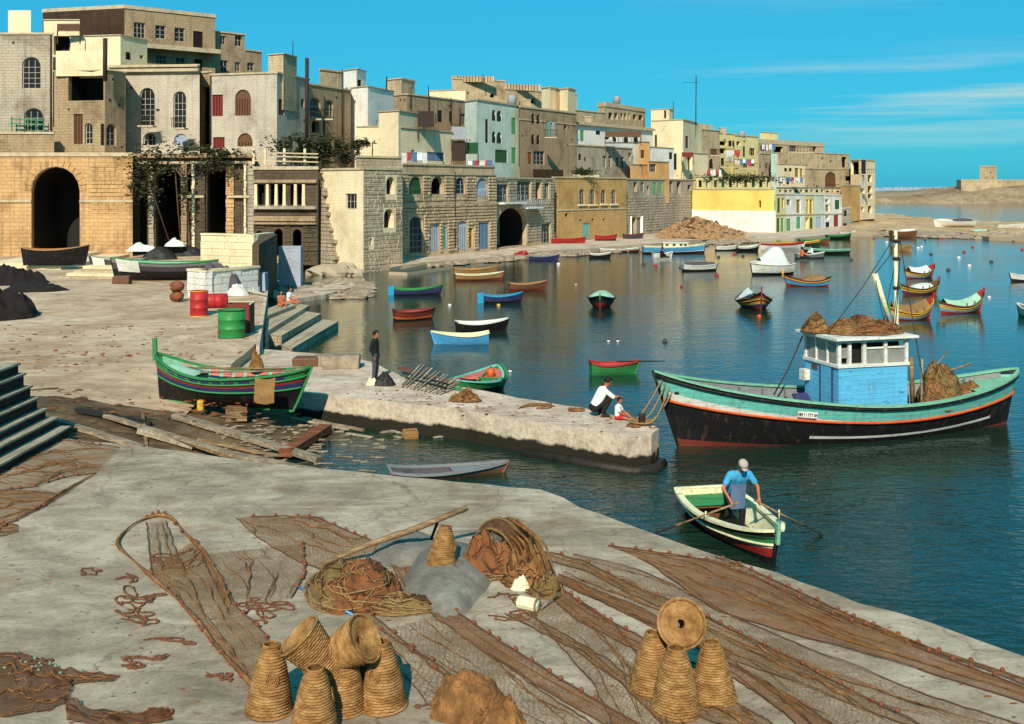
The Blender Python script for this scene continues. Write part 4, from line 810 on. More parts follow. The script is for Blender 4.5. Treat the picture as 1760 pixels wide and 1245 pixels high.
def ground_mat(name, c, c2, c3, sc=.35, spot=(.10, .07, .04), bump=.8, spots=.5, rust=None):
    s = NT(name); v = s.map((1, 1, 1))
    a = s.noise(v, sc, 8, .68, .6); b = s.noise(v, sc * 4.2, 7, .7, .3); f = s.noise(v, 14, 6, .75); g = s.noise(v, 90, 3, .6)
    base = s.ramp(a, [(.28, c2), (.48, c), (.68, c3)])
    base = s.mix(base, s.ramp(b, [(.28, .58), (.5, 1.0), (.75, 1.16)]), .85, 'MULTIPLY')
    base = s.mix(base, s.ramp(f, [(.3, .66), (.5, 1.0), (.7, 1.12)]), .8, 'MULTIPLY')
    k = s.ramp(s.noise(s.map((1.0, 1.7, 1)), 3.4, 9, .8), [(.57, 0.0), (.66, 1.0)])
    grime = s.ramp(s.noise(s.map((1, 1.5, 1)), .55, 9, .74, .8), [(.44, 0.0), (.62, 1.0)]); base = s.mix(base, mul(c2, .72), s.math(grime, .6))
    base = s.mix(base, spot, s.math(k, spots))
    w_ = s.ramp(s.noise(s.map((.5, 2.4, 1), rot=(0, 0, .35)), 1.1, 5, .6), [(.55, 0.0), (.68, 1.0)]); base = s.mix(base, mul(c3, 1.15), s.math(w_, .45))
    if rust: base = s.mix(base, rust, s.math(s.ramp(s.noise(v, .8, 5, .6), [(.58, 0.0), (.72, 1.0)]), .45))
    # hairline cracks
    vo = s.n('ShaderNodeTexVoronoi', feature='DISTANCE_TO_EDGE'); vo.inputs['Scale'].default_value = .28
    ad = s.n('ShaderNodeVectorMath', operation='ADD'); nn = s.n('ShaderNodeTexNoise'); nn.inputs['Scale'].default_value = 1.1; nn.inputs['Detail'].default_value = 5; s.l(v, nn.inputs[0])
    s.l(v, ad.inputs[0]); s.l(nn.outputs['Color'], ad.inputs[1]); s.l(ad.outputs[0], vo.inputs['Vector'])
    cr_ = s.ramp(vo.outputs['Distance'], [(.0, 1.0), (.006, 0.0)]); base = s.mix(base, mul(c2, .45), s.math(cr_, .5))
    hh = s.math(s.math(f, .7), s.math(g, .4), 'ADD')
    return s.fin(base, .93, hh, bump, .02, .15)
M['quay'] = ground_mat('worn_concrete', srgb(174, 156, 130), srgb(126, 110, 88), srgb(196, 180, 154), rust=srgb(138, 98, 58), spots=.85)
M['prom'] = ground_mat('dusty_earth', srgb(198, 168, 134), srgb(158, 128, 96), srgb(216, 192, 160), sc=.25, spots=.55, rust=srgb(168, 120, 76))
M['pier'] = ground_mat('pale_stone_quay', srgb(206, 182, 156), srgb(168, 140, 112), srgb(224, 206, 180), sc=.6, rust=srgb(140, 100, 66))
M['slip'] = ground_mat('muddy_slip', srgb(96, 76, 52), srgb(50, 40, 28), srgb(134, 112, 80), sc=.9, spots=.8, bump=1)
M['shore'] = ground_mat('sandy_rock', srgb(200, 164, 118), srgb(146, 112, 76), srgb(220, 190, 146), sc=.12)
M['farland'] = ground_mat('far_headland', srgb(158, 132, 98), srgb(104, 84, 62), srgb(190, 166, 130), sc=.05, spot=(.16, .10, .07))
M['wet'] = pm('weedy_wet_stone', srgb(44, 38, 26), .5, 3, rough=.45, bump=.8, bd=.03)

def ground(name, poly, z0, z1, mat, res, amp, side=None, sc=.5, kind='structure'):
    """slab with a gently uneven top: outline + inner grid points, triangulated"""
    zf = z1 if callable(z1) else (lambda x, y: z1)
    n = len(poly)
    if sum(poly[i][0] * poly[(i + 1) % n][1] - poly[(i + 1) % n][0] * poly[i][1] for i in range(n)) < 0: poly = list(poly)[::-1]
    xs = [p[0] for p in poly]; ys = [p[1] for p in poly]
    bd = []
    for i in range(n):
        a = Vector(poly[i][:2]); b = Vector(poly[(i + 1) % n][:2]); k = max(1, int((b - a).length / (res * 1.2)))
        for j in range(k):
            q_ = a.lerp(b, j / k); e_ = .07 * noise.fractal(Vector((q_.x * 1.1, q_.y * 1.1, 9)), 1, 2.2, 5) if res < 1 else 0; bd.append(q_ + Vector((e_, e_)))
    def inside(x, y):
        c = False; j = len(bd) - 1
        for i in range(len(bd)):
            if (bd[i].y > y) != (bd[j].y > y) and x < (bd[j].x - bd[i].x) * (y - bd[i].y) / (bd[j].y - bd[i].y) + bd[i].x: c = not c
            j = i
        return c
    pts = list(bd); x = min(xs) + res / 2; k = len(bd)
    while x < max(xs):
        y = min(ys) + res / 2
        while y < max(ys):
            if inside(x, y): pts.append(Vector((x + random.uniform(-.2, .2) * res, y + random.uniform(-.2, .2) * res)))
            y += res
        x += res
    r = delaunay_2d_cdt(pts, [], [list(range(k))], 1, 1e-5)
    m = MB(); H = lambda x, y: zf(x, y) + noise.fractal(Vector((x * sc, y * sc, 1.3)), 1, 2.1, 5) * amp
    tv = [(p.x, p.y, H(p.x, p.y)) for p in r[0]]
    m.add(tv, [f for f, o_ in zip(r[2], r[5]) if len(o_)], 0, True)
    A = sum(bd[i].x * bd[(i + 1) % k].y - bd[(i + 1) % k].x * bd[i].y for i in range(k))
    top = [(p.x, p.y, H(p.x, p.y)) for p in bd]; bot = [(p.x, p.y, z0) for p in bd]
    fs = [(i, k + i, k + (i + 1) % k, (i + 1) % k) if A < 0 else (i, (i + 1) % k, k + (i + 1) % k, k + i) for i in range(k)]
    m.add(top + bot, fs, 1)
    return m.build(name, [M[mat], M[side or mat]], None, kind=kind), H
def pp(px, py, z): q = P(px, py, z); return (q.x, q.y)
QZ = 1.2
quay_poly = [(-40, 24.5), (-12.4, 28.3), pp(90, 752, QZ), pp(250, 768, QZ), pp(450, 795, QZ), pp(690, 820, QZ), pp(930, 841, QZ), pp(1000, 872, QZ), pp(1100, 908, QZ), pp(1200, 946, QZ), pp(1330, 985, QZ), pp(1480, 1035, QZ), pp(1600, 1072, QZ), pp(1760, 1130, QZ), (11.0, 8.0), (13.5, -6), (-40, -6)]
_, HQ = ground('quay', quay_poly, -3, QZ, 'quay', .45, .012, 'quay', .8)
QP = lambda px, py, dz=0.0: (lambda q: Vector((q.x, q.y, HQ(q.x, q.y) + dz)))(P(px, py, QZ))
# slipway between the quay and the pier
def slip_z(x, y):
    t = min(1, max(0, (x + 13.5) / 9.5)); z = 1.22 * (1 - t) - .25 * t
    k = min(1, max(0, (31.5 - y) / 5)) ; z -= .45 * k * (1 - abs(t - .5))
    return z + .10 * noise.noise(Vector((x * .5, y * .5, 0))) * (t > .05)
m = MB(); m.grid(lambda u, v: (lambda x, y: Vector((x, y, slip_z(x, y) + noise.fractal(Vector((x * 2.2, y * 2.2, 0)), 1, 2, 4) * .03)))(-34 + 33 * u, 22 + 22.5 * v), 130, 90)
m.build('slipway', M['slip'], None, kind='structure')
# promenade: left of the basin, up to the houses
prom = [(-75, 38), (-16, 37.2), (-12.2, 37.6), (-9.9, 38.8), pp(443, 590, 1.25), pp(445, 575, 1.25), pp(455, 515, 1.25), (-15.4, 67.5), (-17.2, 78), (-19, 88), (-20.5, 101.5), (-20, 112), (-75, 112)]
_, HP_ = ground('promenade', prom, -2, 1.25, 'prom', .8, .035, 'rough', .5)
# soft front bank joining the promenade to the slip
m = MB(); m.grid(lambda u, v: (lambda x, y: Vector((x, y, 1.27 * (1 - v) + slip_z(x, y) * v + .03 * noise.noise(Vector((x, y * 2, 5))))))(-34 + 24.2 * u, 38.6 - 5.5 * v + .6 * noise.noise(Vector((u * 9, 0, 0))) * (v > .02)), 90, 14)
m.build('bank', M['prom'], None, kind='structure')
# pier
PZ = .9
pier_poly = [pp(400, 606, PZ), pp(445, 600, PZ), pp(560, 609, PZ), pp(640, 622, PZ), pp(690, 648, PZ), pp(830, 672, PZ), pp(1000, 702, PZ), pp(1112, 727, PZ), pp(1132, 736, PZ), pp(1120, 746, PZ), pp(1085, 750, PZ), pp(895, 722, PZ), pp(800, 705, PZ), pp(600, 683, PZ), pp(500, 672, PZ), pp(420, 660, PZ)]
s = NT('pier_side'); v = s.map((1, 1, 1)); sp = s.n('ShaderNodeSeparateXYZ'); s.l(s.co.outputs['Object'], sp.inputs[0])
b1 = s.ramp(s.noise(v, 1.1, 7, .7), [(.3, srgb(150, 128, 104)), (.5, srgb(206, 188, 160)), (.7, srgb(168, 140, 122))])
b1 = s.mix(b1, s.ramp(s.noise(v, 9, 6, .7), [(.3, .6), (.55, 1.05)]), .8, 'MULTIPLY')
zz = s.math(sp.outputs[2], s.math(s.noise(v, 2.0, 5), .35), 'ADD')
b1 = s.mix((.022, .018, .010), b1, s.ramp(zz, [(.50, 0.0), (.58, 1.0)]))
M['pierside'] = s.fin(b1, .85, s.noise(v, 7, 6, .7), .9, .04, .2)
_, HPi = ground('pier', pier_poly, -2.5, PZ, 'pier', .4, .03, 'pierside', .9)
PP = lambda px, py, dz=0.0: (lambda q: Vector((q.x, q.y, HPi(q.x, q.y) + dz)))(P(px, py, PZ))
m = MB(); a = [P(895, 722, PZ), P(1085, 750, PZ), P(1120, 746, PZ), P(1132, 736, PZ)]
m.tube([Vector((p.x, p.y, .02)) * 1 + Vector((.06, -.3, 0)) for p in a], .16, 6); m.build('waterline_ledge', M['wet'], None, kind='structure')
# block and rock pieces on the pier root
def stone(px, py, z, sx, sy, sz, mat, label, seed, rz=0, name='stone_block'):
    c = P(px, py, z); m = MB(); R = random.Random(seed)
    m.box((0, 0, sz / 2), (sx, sy, sz)); m.v = [(x * (1 + R.uniform(-.07, .07)), y * (1 + R.uniform(-.07, .07)), z_ * (1 + R.uniform(-.08, .08))) for x, y, z_ in m.v]
    o = m.build(name, M[mat], None, label, 'stone'); o.location = (c.x, c.y, z - .02); o.rotation_euler = (0, 0, rz)
    b = o.modifiers.new('bevel', 'BEVEL'); b.width = .05; b.segments = 2; return o
M['rstone'] = pm('grey_rock', srgb(150, 132, 108), .4, 2.5, bump=1, bd=.04, c2=srgb(180, 160, 132))
stone(586, 632, PZ, 1.35, .9, .5, 'rstone', 'rough grey block on the pier behind the standing boy', 1, .1)
stone(560, 628, PZ, .7, .7, .42, 'rstone', 'smaller grey block next to the rough grey block on the pier', 2, .4)
stone(527, 628, PZ, .95, .7, .32, 'p_brown', 'square rust brown stone set on the pier root', 3)
stone(720, 548, .0, .6, .5, .2, 'rstone', 'small stone awash below the stairs', 4) if 0 else None
# ledge and stairs at the basin corner
def slab_px(name, pts, z0, z1, mat, label=None, cat=None, kind=None, parent=None):
    m = MB(); m.prism([pp(x, y, z1) for x, y in pts], z0, z1); o = m.build(name, M[mat], parent, label, cat, kind=kind, uv=True)
    b = o.modifiers.new('bevel', 'BEVEL'); b.width = .05; b.segments = 2; return o
st = thing('quay_stairs', 'broad stone stairs going down into the basin by the two seated children', 'stairs', P(500, 590, 0), world=True)
steps = [([(456, 544), (458, 531), (492, 519), (508, 524)], 1.02), ([(455, 572), (457, 552), (503, 521), (532, 525)], .82), ([(457, 575), (524, 535), (552, 539), (484, 577)], .60), ([(484, 593), (555, 549), (582, 552), (502, 599)], .36)]
for k, (pt, z) in enumerate(steps): slab_px('step', pt, -.8 - .01 * k, z, 'rough', parent=st)
slab_px('landing', [(444, 600), (457, 570), (540, 540), (600, 556), (520, 612), (470, 608)], -1.5, -.04, 'wet', parent=st)
# dark quay wall face by the stairs
for pts, z0, z1, nm in (([(443, 599), (458, 599), (466, 506), (455, 506)], -1, 1.24, 'stairside wall'),):
    m = MB(); a, b_, c, d = [P(x, y, z1) for x, y in ((440, 597), (446, 597), (461, 500), (455, 500))]
    m.prism([(a.x, a.y), (b_.x, b_.y), (c.x, c.y), (d.x, d.y)], -1.2, z1 + .03); m.build('quay_kerb', M['pier'], None, 'pale kerb wall along the edge above stone stairs', 'wall', uv=True)
m = MB()
rk = random.Random(5)
ledge = [(500, 500), (560, 490), (625, 478), (628, 488), (560, 506), (505, 514), (470, 512), (470, 498)]
slab_px('ledge', ledge, -1, .3, 'pier', 'low pale rock ledge running out from the corner wall', 'ledge')
for i in range(34):
    m.ball(P(rk.uniform(480, 625), rk.uniform(484, 512), .1), rk.uniform(.3, .9), (1.5, 1, .4), 8, jit=.6, seed=i)
m.build('shore_rocks', M['rstone'], None, 'scattered flat rocks around the low ledge', 'rocks', kind='stuff')
# quay in front of the houses
def strip(name, near, far, z, mat, res=1.5, amp=.05, kind='structure', zb=-1):
    return ground(name, [pp(x, y, z) for x, y in near] + [pp(x, y, z) for x, y in far[::-1]], zb, z, mat, res, amp, 'rough', .4, kind)
strip('house_quay', [(670, 460), (693, 456), (760, 449), (860, 441), (930, 432), (1010, 427), (1120, 419), (1215, 411), (1300, 410), (1365, 409), (1470, 399), (1560, 394)],
      [(690, 434), (720, 432), (860, 420), (960, 410), (1080, 401), (1190, 394), (1330, 396), (1400, 390), (1480, 384), (1520, 378)], .45, 'pier')
strip('rock_beach', [(655, 460), (760, 452), (775, 458), (700, 468), (668, 467)][:5], [(690, 452), (760, 450)], .3, 'shore')
strip('sand_spit', [(1440, 399), (1500, 401), (1560, 396), (1640, 399), (1700, 406), (1800, 410), (1900, 412)], [(1480, 372), (1510, 366), (1560, 371), (1640, 378), (1700, 379), (1800, 382), (1900, 384)], .6, 'shore', 4, .5)
m = MB()
for i in range(230):
    x = rk.uniform(670, 1365); yb = 461 - (x - 670) * (461 - 409) / 695 if x > 700 else 461; m.ball(P(x, yb + rk.uniform(-3, 2.5), .1), rk.uniform(.25, .8), (1.3, 1, .55), 7, jit=.6, seed=i)
for i in range(160): x = rk.uniform(1450, 1780); m.ball(P(x, 400 + (x - 1450) * .035 + rk.uniform(-4, 3), .1), rk.uniform(.3, 1.3), (1.4, 1, .5), 7, jit=.6, seed=i)
m.build('waterline_rocks', M['rstone'], None, 'rocks strewn along the foot of the far quay and spit', 'rocks', kind='stuff')
# rubble slope
m = MB(); a = P(1190, 408, .5)
m.grid(lambda u, v: (lambda q, hh: Vector((q.x, q.y, .3 + hh)))(P(1130 + 150 * u, 411 - 12 * v, .5), 2.6 * max(0, sin(pi * min(1, max(0, (u + .0) * 1.0))) ** 1.2 if u < .45 else (1 - u) / .55) * v ** 1.0 * 1.0 + .7 * noise.noise(Vector((u * 14, v * 5, 0))) * v), 60, 16)
m.build('rubble_slope', M['slip'], None, kind='structure'); M['rubble'] = pm('brown_rubble', srgb(168, 128, 86), .5, 1.2, bump=1, bd=.1)
m = MB()
for i in range(700):
    u = rk.random(); v = rk.random(); hgt = 2.6 * (sin(pi * u) ** 1.2 if u < .45 else (1 - u) / .55) * v; q = P(1130 + 150 * u, 411 - 12 * v, .5); m.ball((q.x, q.y, .3 + hgt), rk.uniform(.1, .42), (1.2, 1, .7), 6, jit=.6, seed=i)
m.build('rubble', M['rubble'], None, 'brown rubble spilled down beside the white sea wall', 'rubble', kind='stuff')
# headland with fort across the water
def hill(name, x0, x1, D0, D1, hf, mat, nx=80, ny=14):
    m = MB(); m.grid(lambda u, v: (lambda D: Vector((((x0 + (x1 - x0) * u) - 880) / F * D, D, -1 + (hf(u) * sin(pi * min(1, v * 1.0)) ** .6 + 1) * (1 if 0 < v < 1 else 0) + noise.noise(Vector((u * 30, v * 6, 1))) * .6 * hf(u) * .3)))(D0 + (D1 - D0) * v), nx, ny)
    return m.build(name, M[mat], None, kind='structure')
hill('headland', 1380, 2300, 505, 640, lambda u: 5.2 + 5.5 * min(1, max(0, (u - .18) / .25)) + .6 * noise.noise(Vector((u * 22, 0, 0))), 'farland')
hill('far_hills', 1100, 2000, 2600, 3300, lambda u: 7 + 5 * noise.noise(Vector((u * 9, 3, 0))), 'farfar') if 0 else None
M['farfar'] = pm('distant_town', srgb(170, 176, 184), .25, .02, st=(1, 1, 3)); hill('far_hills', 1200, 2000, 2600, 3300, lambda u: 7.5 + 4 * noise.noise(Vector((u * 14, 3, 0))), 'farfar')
b = building('watch_tower', 'square sandstone watch tower on the headland across the water', [(1684, 560), (1700, 556), (1713, 562)], 285, 6, 9, 'lime', {1: [(1702, 296, 1705, 302, 'd', 0, 1)]}, cat='tower', ref=1, coph=.8)
building('fort_wall', 'low round sandstone fort wall below the watch tower', [(1644, 545), (1652, 536), (1672, 533), (1722, 536), (1765, 548)], 309, 1, 24, 'lime', {}, cat='fort', ref=1, coph=.6)
t = thing('far_town', 'pale specks of houses on the hazy far shore', 'houses', Q(1520, 323, 2550), world=True)
for i in range(26):
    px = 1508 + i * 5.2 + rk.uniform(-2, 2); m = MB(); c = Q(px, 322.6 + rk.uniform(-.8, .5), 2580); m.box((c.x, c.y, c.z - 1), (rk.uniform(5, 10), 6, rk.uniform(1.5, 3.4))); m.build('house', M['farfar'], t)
# far-left stacked walls on the promenade
def wallpx(name, label, pts, z, h, th, mat, cat='wall', seed=0, blocks=True, top='cream', bl=(.5, 1.0), bh=.34):
    """free-standing wall of single visible stones; pts are pixel spots of its base"""
    W = [P(x, y, z) for x, y in pts]; t = thing(name, label, cat, W[0], world=True); r = random.Random(seed); me_cache = []
    for a, b_ in zip(W[:-1], W[1:]):
        d = (b_ - a); L = d.length; d.normalize(); ang = atan2(d.y, d.x); n_ = int(h / bh); nrm = Vector((-d.y, d.x, 0))
        for i in range(n_):
            u = -r.uniform(0, .3)
            while u < L:
                l = r.uniform(*bl); e_ = min(u + l, L); s0 = max(u, 0)
                if e_ - s0 > .1:
                    m = MB(); m.box(a + d * ((s0 + e_) / 2) + nrm * (th / 2 + r.uniform(-.03, .03)) + Vector((0, 0, bh * (i + .5))), (e_ - s0 - .02, th, bh - .02), rz=ang)
                    m.build('stone', M[mat], t, uv=True)
                u = e_
        m = MB(); m.beam(a + Vector((0, 0, n_ * bh + .06)) + nrm * th / 2, b_ + Vector((0, 0, n_ * bh + .06)) + nrm * th / 2, th + .12, .13); m.build('coping', M[top], t, uv=True)
    return t
wallpx('rubble_wall', 'low whitewashed wall behind the red drums', [(322, 510), (352, 514), (446, 503)], 1.25, 1.5, .5, 'white', seed=1, bh=.37)
wallpx('basin_wall', 'pale coped wall running to the dark corner block', [(345, 462), (436, 466), (470, 460)], 1.25, 2.6, .5, 'cream', seed=2, bh=.52, bl=(1, 2))
M['p_lgrey'] = wall_mat('light_grey_render', srgb(168, 172, 180), srgb(140, 144, 152), plaster=True, joint=.2, stain=.15)
c = P(480, 494, 1.0)
m = MB(); a = P(436, 500, 1.2); b_ = P(480, 482, 1.2); k_ = P(516, 496, .3)
t = thing('corner_wall', 'dark shaded wall block with a light grey end beside the basin', 'wall', a, world=True)
m = MB(); m.prism([(-15.4, 65.5), (-15.0, 65.5), (-17.0, 80), (-18.0, 80)], -.5, 4.1); m.build('dark_side', M['dark'], t, uv=True)  # this side's shade is put into its dark stone colour
m = MB(); a1 = Q(479, 430, 80.3); a2 = Q(517, 425, 80.3); m.prism([(a1.x, 80.2), (a2.x, 80.2), (a2.x, 81.2), (a1.x, 81.2)], -.5, 3.2); m.build('grey_end', M['p_lgrey'], t, uv=True)
# small steps left at foot of the arch building
t = thing('stone_steps', 'low pale steps in front of boathouse wall at far left', 'steps', P(60, 455, 1.25), world=True)
for i, (x0, x1, y, z) in enumerate(((-30, 48, 452, 1.75), (-30, 104, 458, 1.5))):
    a = P(x0, y, z); b_ = P(x1, y, z); m = MB(); m.prism([(a.x, a.y), (b_.x, b_.y), (b_.x, 99), (a.x, 99)], 1.0, z); m.build('step', M['cream'], t, uv=True)
t = thing('stone_steps', 'long low steps under the beached green and white boat', 'steps', P(165, 470, 1.25), world=True)
for i in range(4):
    a = P(100 + i * 14, 476 - i * 6, 1.35 + .17 * i); b_ = P(225, 478 - i * 6, 1.35 + .17 * i); m = MB(); m.prism([(a.x, a.y), (b_.x, b_.y), (b_.x, b_.y + 3), (a.x, a.y + 3)], 1.0 - .01 * i, 1.35 + .17 * i); m.build('step', M['cream' if i % 2 else 'lime'], t, uv=True)
# tall wooden steps, left edge; the risers' shade is put into their colour
t = thing('black_steps', 'dark timber faced steps with pale tread edges at the left edge', 'steps', (-12, 25, 1.2), world=True)
zs = [1.42, 1.66, 1.89, 2.18, 2.48, 2.8, 3.06]; xs = [-11.25, -11.55, -11.8, -12.0, -12.15, -12.3, -12.42]
for i, (z, x) in enumerate(zip(zs, xs)):
    zp = zs[i - 1] if i else 1.15
    y1 = 28.05 - .04 * i; y0 = 17.5
    m = MB(); m.box(((x - 16) / 2, (y0 + y1) / 2, (z + zp) / 2 - .03), (x + 16, y1 - y0, z - zp - .0)); m.build('riser', M['tarw'] if 'tarw' in M else M.setdefault('tarw', wood_mat('tarred_timber', srgb(40, 34, 30), srgb(70, 58, 50), axis=1)), t)
    m = MB(); m.box((x - .12, (y0 + y1) / 2, z - .005), (.36, y1 - y0 + .04, .05)); m.build('tread', M.setdefault('palew', wood_mat('pale_timber', srgb(160, 148, 120), srgb(190, 178, 148), axis=1)), t)
# ------------------------------------------------------------------ boats
def sm(a, b, x): x = min(1, max(0, (x - a) / (b - a))); return x * x * (3 - 2 * x)
def hull_shape(L, B, fb, bow, stern, draft, kind, rb, rs, full=.75):
    def b(s):
        if kind == 't': return B / 2 * (sin(pi * (.27 + .73 * s)) ** full if s < 1 else 0)
        return B / 2 * max(0, sin(pi * s)) ** full
    def g(s): return fb + bow * max(0, (s - .4) / .6) ** 2.1 + stern * max(0, (.42 - s) / .42) ** 2.1
    def pt(s, t, side, ins=0.0):
        s = min(1, max(0, s)); pw = .38 + .5 * abs(2 * s - 1) ** 2.2 if kind != 't' else .38 + .55 * max(0, (s - .4) / .6) ** 1.8
        wd = max(0, b(s) * (t ** pw) - ins)
        x = L * (s - .5) + rb * t * sm(.55, 1, s) - rs * t * (1 - sm(0, .45, s))
        z = -draft + (g(s) + draft) * t
        return Vector((x, side * wd, z))
    return pt, b, g
def build_hull(root, L, B, fb, bow, stern, draft, kind, rb, rs, bands, inner, rail, ns=26, deck=None, thw=3, floor=None, railw=.06, full=.75, post=None, keel=None, rudder=None, strakes=()):
    pt, b, g = hull_shape(L, B, fb, bow, stern, draft, kind, rb, rs, full)
    mats = []; ts = [0]
    for t1, mk in bands:
        a = ts[-1]; n = max(1, int(round((t1 - a) / .14))); ts += [a + (t1 - a) * (i + 1) / n for i in range(n)]; 
    def mat_at(t):
        for t1, mk in bands:
            if t <= t1 + 1e-6: return mk
        return bands[-1][1]
    for _, mk in bands:
        if mk not in mats: mats.append(mk)
    m = MB()
    for side in (-1, 1):
        vs = [pt(i / ns, t, side) for i in range(ns + 1) for t in ts]; k = len(ts)
        for j in range(k - 1):
            fs = []
            for i in range(ns):
                q = (i * k + j, (i + 1) * k + j, (i + 1) * k + j + 1, i * k + j + 1); fs.append(q if side < 0 else q[::-1])
            m.add(vs if j == 0 else [], [], 0)
            base = len(m.v) - len(vs)
            for f in fs: m.f.append(tuple(base + x for x in f)); m.m.append(mats.index(mat_at((ts[j] + ts[j + 1]) / 2))); m.sm.append(True)
    if kind == 't':
        a = [pt(0, t, -1) for t in ts]; c = [pt(0, t, 1) for t in ts]; k = len(ts)
        for j in range(k - 1): m.add([a[j], c[j], c[j + 1], a[j + 1]], [(0, 1, 2, 3)[::-1]], mats.index(mat_at((ts[j] + ts[j + 1]) / 2)))
    m.build('hull', [M[x] for x in mats], root)
    # inside skin and floor
    t0 = .38; m = MB(); e = .035; tt = [t0 + (1 - t0) * i / 4 for i in range(5)]
    s0 = .02 if kind == 't' else .03
    for side in (-1, 1):
        vs = [pt(s0 + (.97 - s0) * i / ns, t, side, e) for i in range(ns + 1) for t in tt]; fs = [(i * 5 + j, (i + 1) * 5 + j, (i + 1) * 5 + j + 1, i * 5 + j + 1) for i in range(ns) for j in range(4)]
        m.add(vs, [f if side > 0 else f[::-1] for f in fs], 0, True)
    lv = [pt(s0 + (.97 - s0) * i / ns, t0, -1, e) for i in range(ns + 1)]; rv = [pt(s0 + (.97 - s0) * i / ns, t0, 1, e) for i in range(ns + 1)]
    m.add(lv + rv, [(i, i + 1, ns + 1 + i + 1, ns + 1 + i) for i in range(ns)], 1)
    if kind == 't': m.add([pt(s0, t, -1, e) for t in tt] + [pt(s0, t, 1, e) for t in tt], [(i, i + 1, 6 + i, 5 + i) for i in range(4)], 0)
    m.build('inner_planking', [M[inner], M[floor or inner]], root)
    m = MB()
    for side in (-1, 1):
        pr = []
        for i in range(ns + 1):
            s_ = i / ns; q = pt(s_, 1, side); o_ = Vector((0, side, 0)); w_ = railw
            pr.append([q + o_ * w_ * .5 + Vector((0, 0, -.03)), q + o_ * w_ * .5 + Vector((0, 0, .03)), q - o_ * w_ + Vector((0, 0, .03)), q - o_ * w_ + Vector((0, 0, -.03))])
            if abs(q.y) < w_: pr[-1][2].y = pr[-1][3].y = 0
        vs = [p for r_ in pr for p in r_]; m.add(vs, [(i * 4 + j, (i + 1) * 4 + j, (i + 1) * 4 + (j + 1) % 4, i * 4 + (j + 1) % 4) for i in range(ns) for j in range(4)])
    if kind == 't': a = pt(0, 1, -1); c = pt(0, 1, 1); m.beam(a, c, .06, .06)
    m.build('gunwale', M[rail], root)
    for t_, mk, r_ in strakes:
        m = MB()
        for side in (-1, 1): m.tube([pt(i / ns, t_, side) + Vector((0, side * r_ * .4, 0)) for i in range(ns + 1)], r_, 5)
        m.build('rubbing_strake', M[mk], root)
    if deck:
        for a, c, mk in deck:
            m = MB(); n = 8; m.grid(lambda u, v: (lambda s_: Vector((pt(s_, .9, 1).x, (2 * v - 1) * max(0, pt(s_, .9, 1, .03).y), pt(s_, .9, 1).z + .04 * (1 - (2 * v - 1) ** 2))))(a + (c - a) * u), n, 6); m.build('deck', M[mk], root)
    for i in range(thw):
        s_ = .18 + .56 * i / max(1, thw - 1) if thw > 1 else .45; q = pt(s_, .74, 1, .04); m = MB(); m.box((q.x, 0, q.z), (.2 if L < 5 else .3, q.y * 2, .035)); m.build('thwart', M[floor or inner], root)
    if keel:
        m = MB(); m.tube([pt(i / ns, 0, 1) for i in range(ns + 1)] + [pt(1, t, 1) + Vector((.02, 0, 0)) for t in (.2, .4, .6, .8, 1)], .045, 5); m.build('keel', M[keel], root)
    if post:
        for wh in post:
            m = MB(); s_ = 1 if wh[0] == 'b' else 0; q = pt(s_, 1, 1); d = 1 if s_ else -1; hh = wh[1]
            m.beam(q + Vector((0, 0, -.25)), q + Vector((d * .06, 0, hh)), .07, .14); m.build('stem_post' if s_ else 'stern_post', M[wh[2]], root)
    if rudder:
        m = MB(); q = pt(0, 1, 1); z1 = q.z if kind != 't' else g(0); x0 = pt(0, .9, 0).x
        m.prism([(0, 0)] * 0 or [(x0 - .02, -.03), (x0 - .42, -.025), (x0 - .42, .025), (x0 - .02, .03)], -draft, z1 + .12); m.build('rudder', M[rudder], root)
    return pt, b, g
bc = dict(b_red=srgb(170, 44, 36), b_green=srgb(50, 134, 70), b_blue=srgb(80, 160, 206), b_navy=srgb(52, 56, 100), b_cyan=srgb(30, 150, 190), b_white=srgb(226, 222, 206), b_yellow=srgb(214, 168, 60), b_black=srgb(24, 22, 22), b_brown=srgb(122, 78, 44), b_tan=srgb(172, 128, 76),
          b_turq=srgb(112, 196, 178), b_orange=srgb(216, 92, 40), b_grey=srgb(126, 128, 124), b_mint=srgb(126, 182, 146), b_pink=srgb(206, 104, 84), b_dgreen=srgb(30, 60, 40), b_rust=srgb(120, 50, 36), b_cream=srgb(236, 226, 176), b_slate=srgb(74, 66, 70), b_cabin=srgb(92, 176, 210))
for k, c in bc.items(): M[k] = pm('boat_paint_' + k[2:], c, .16, 2.2, st=(.6, 2, 2), rough=.62, bump=.4, wear=mul(c, .45), wt=.60, seams=7)
M['canvas'] = pm('boat_canvas', srgb(206, 214, 200), .2, 2, rough=.9, bump=.4); M['tancloth'] = pm('tan_canvas', srgb(138, 104, 60), .3, 2, rough=.9, bump=.5); M['mintcloth'] = pm('mint_canvas', srgb(160, 196, 166), .2, 2, rough=.9)
M['darkcloth'] = pm('dark_canvas', srgb(84, 76, 78), .25, 2, rough=.9); M['oldwood'] = wood_mat('old_wood', srgb(132, 104, 70), srgb(176, 148, 108)); M['rope'] = pm('hemp_rope', srgb(150, 118, 74), .4, 30, rough=.95)
M['greywood'] = wood_mat('grey_weathered_wood', srgb(138, 122, 98), srgb(180, 164, 138)); M['redwood'] = wood_mat('red_brown_wood', srgb(126, 72, 44), srgb(160, 100, 66))
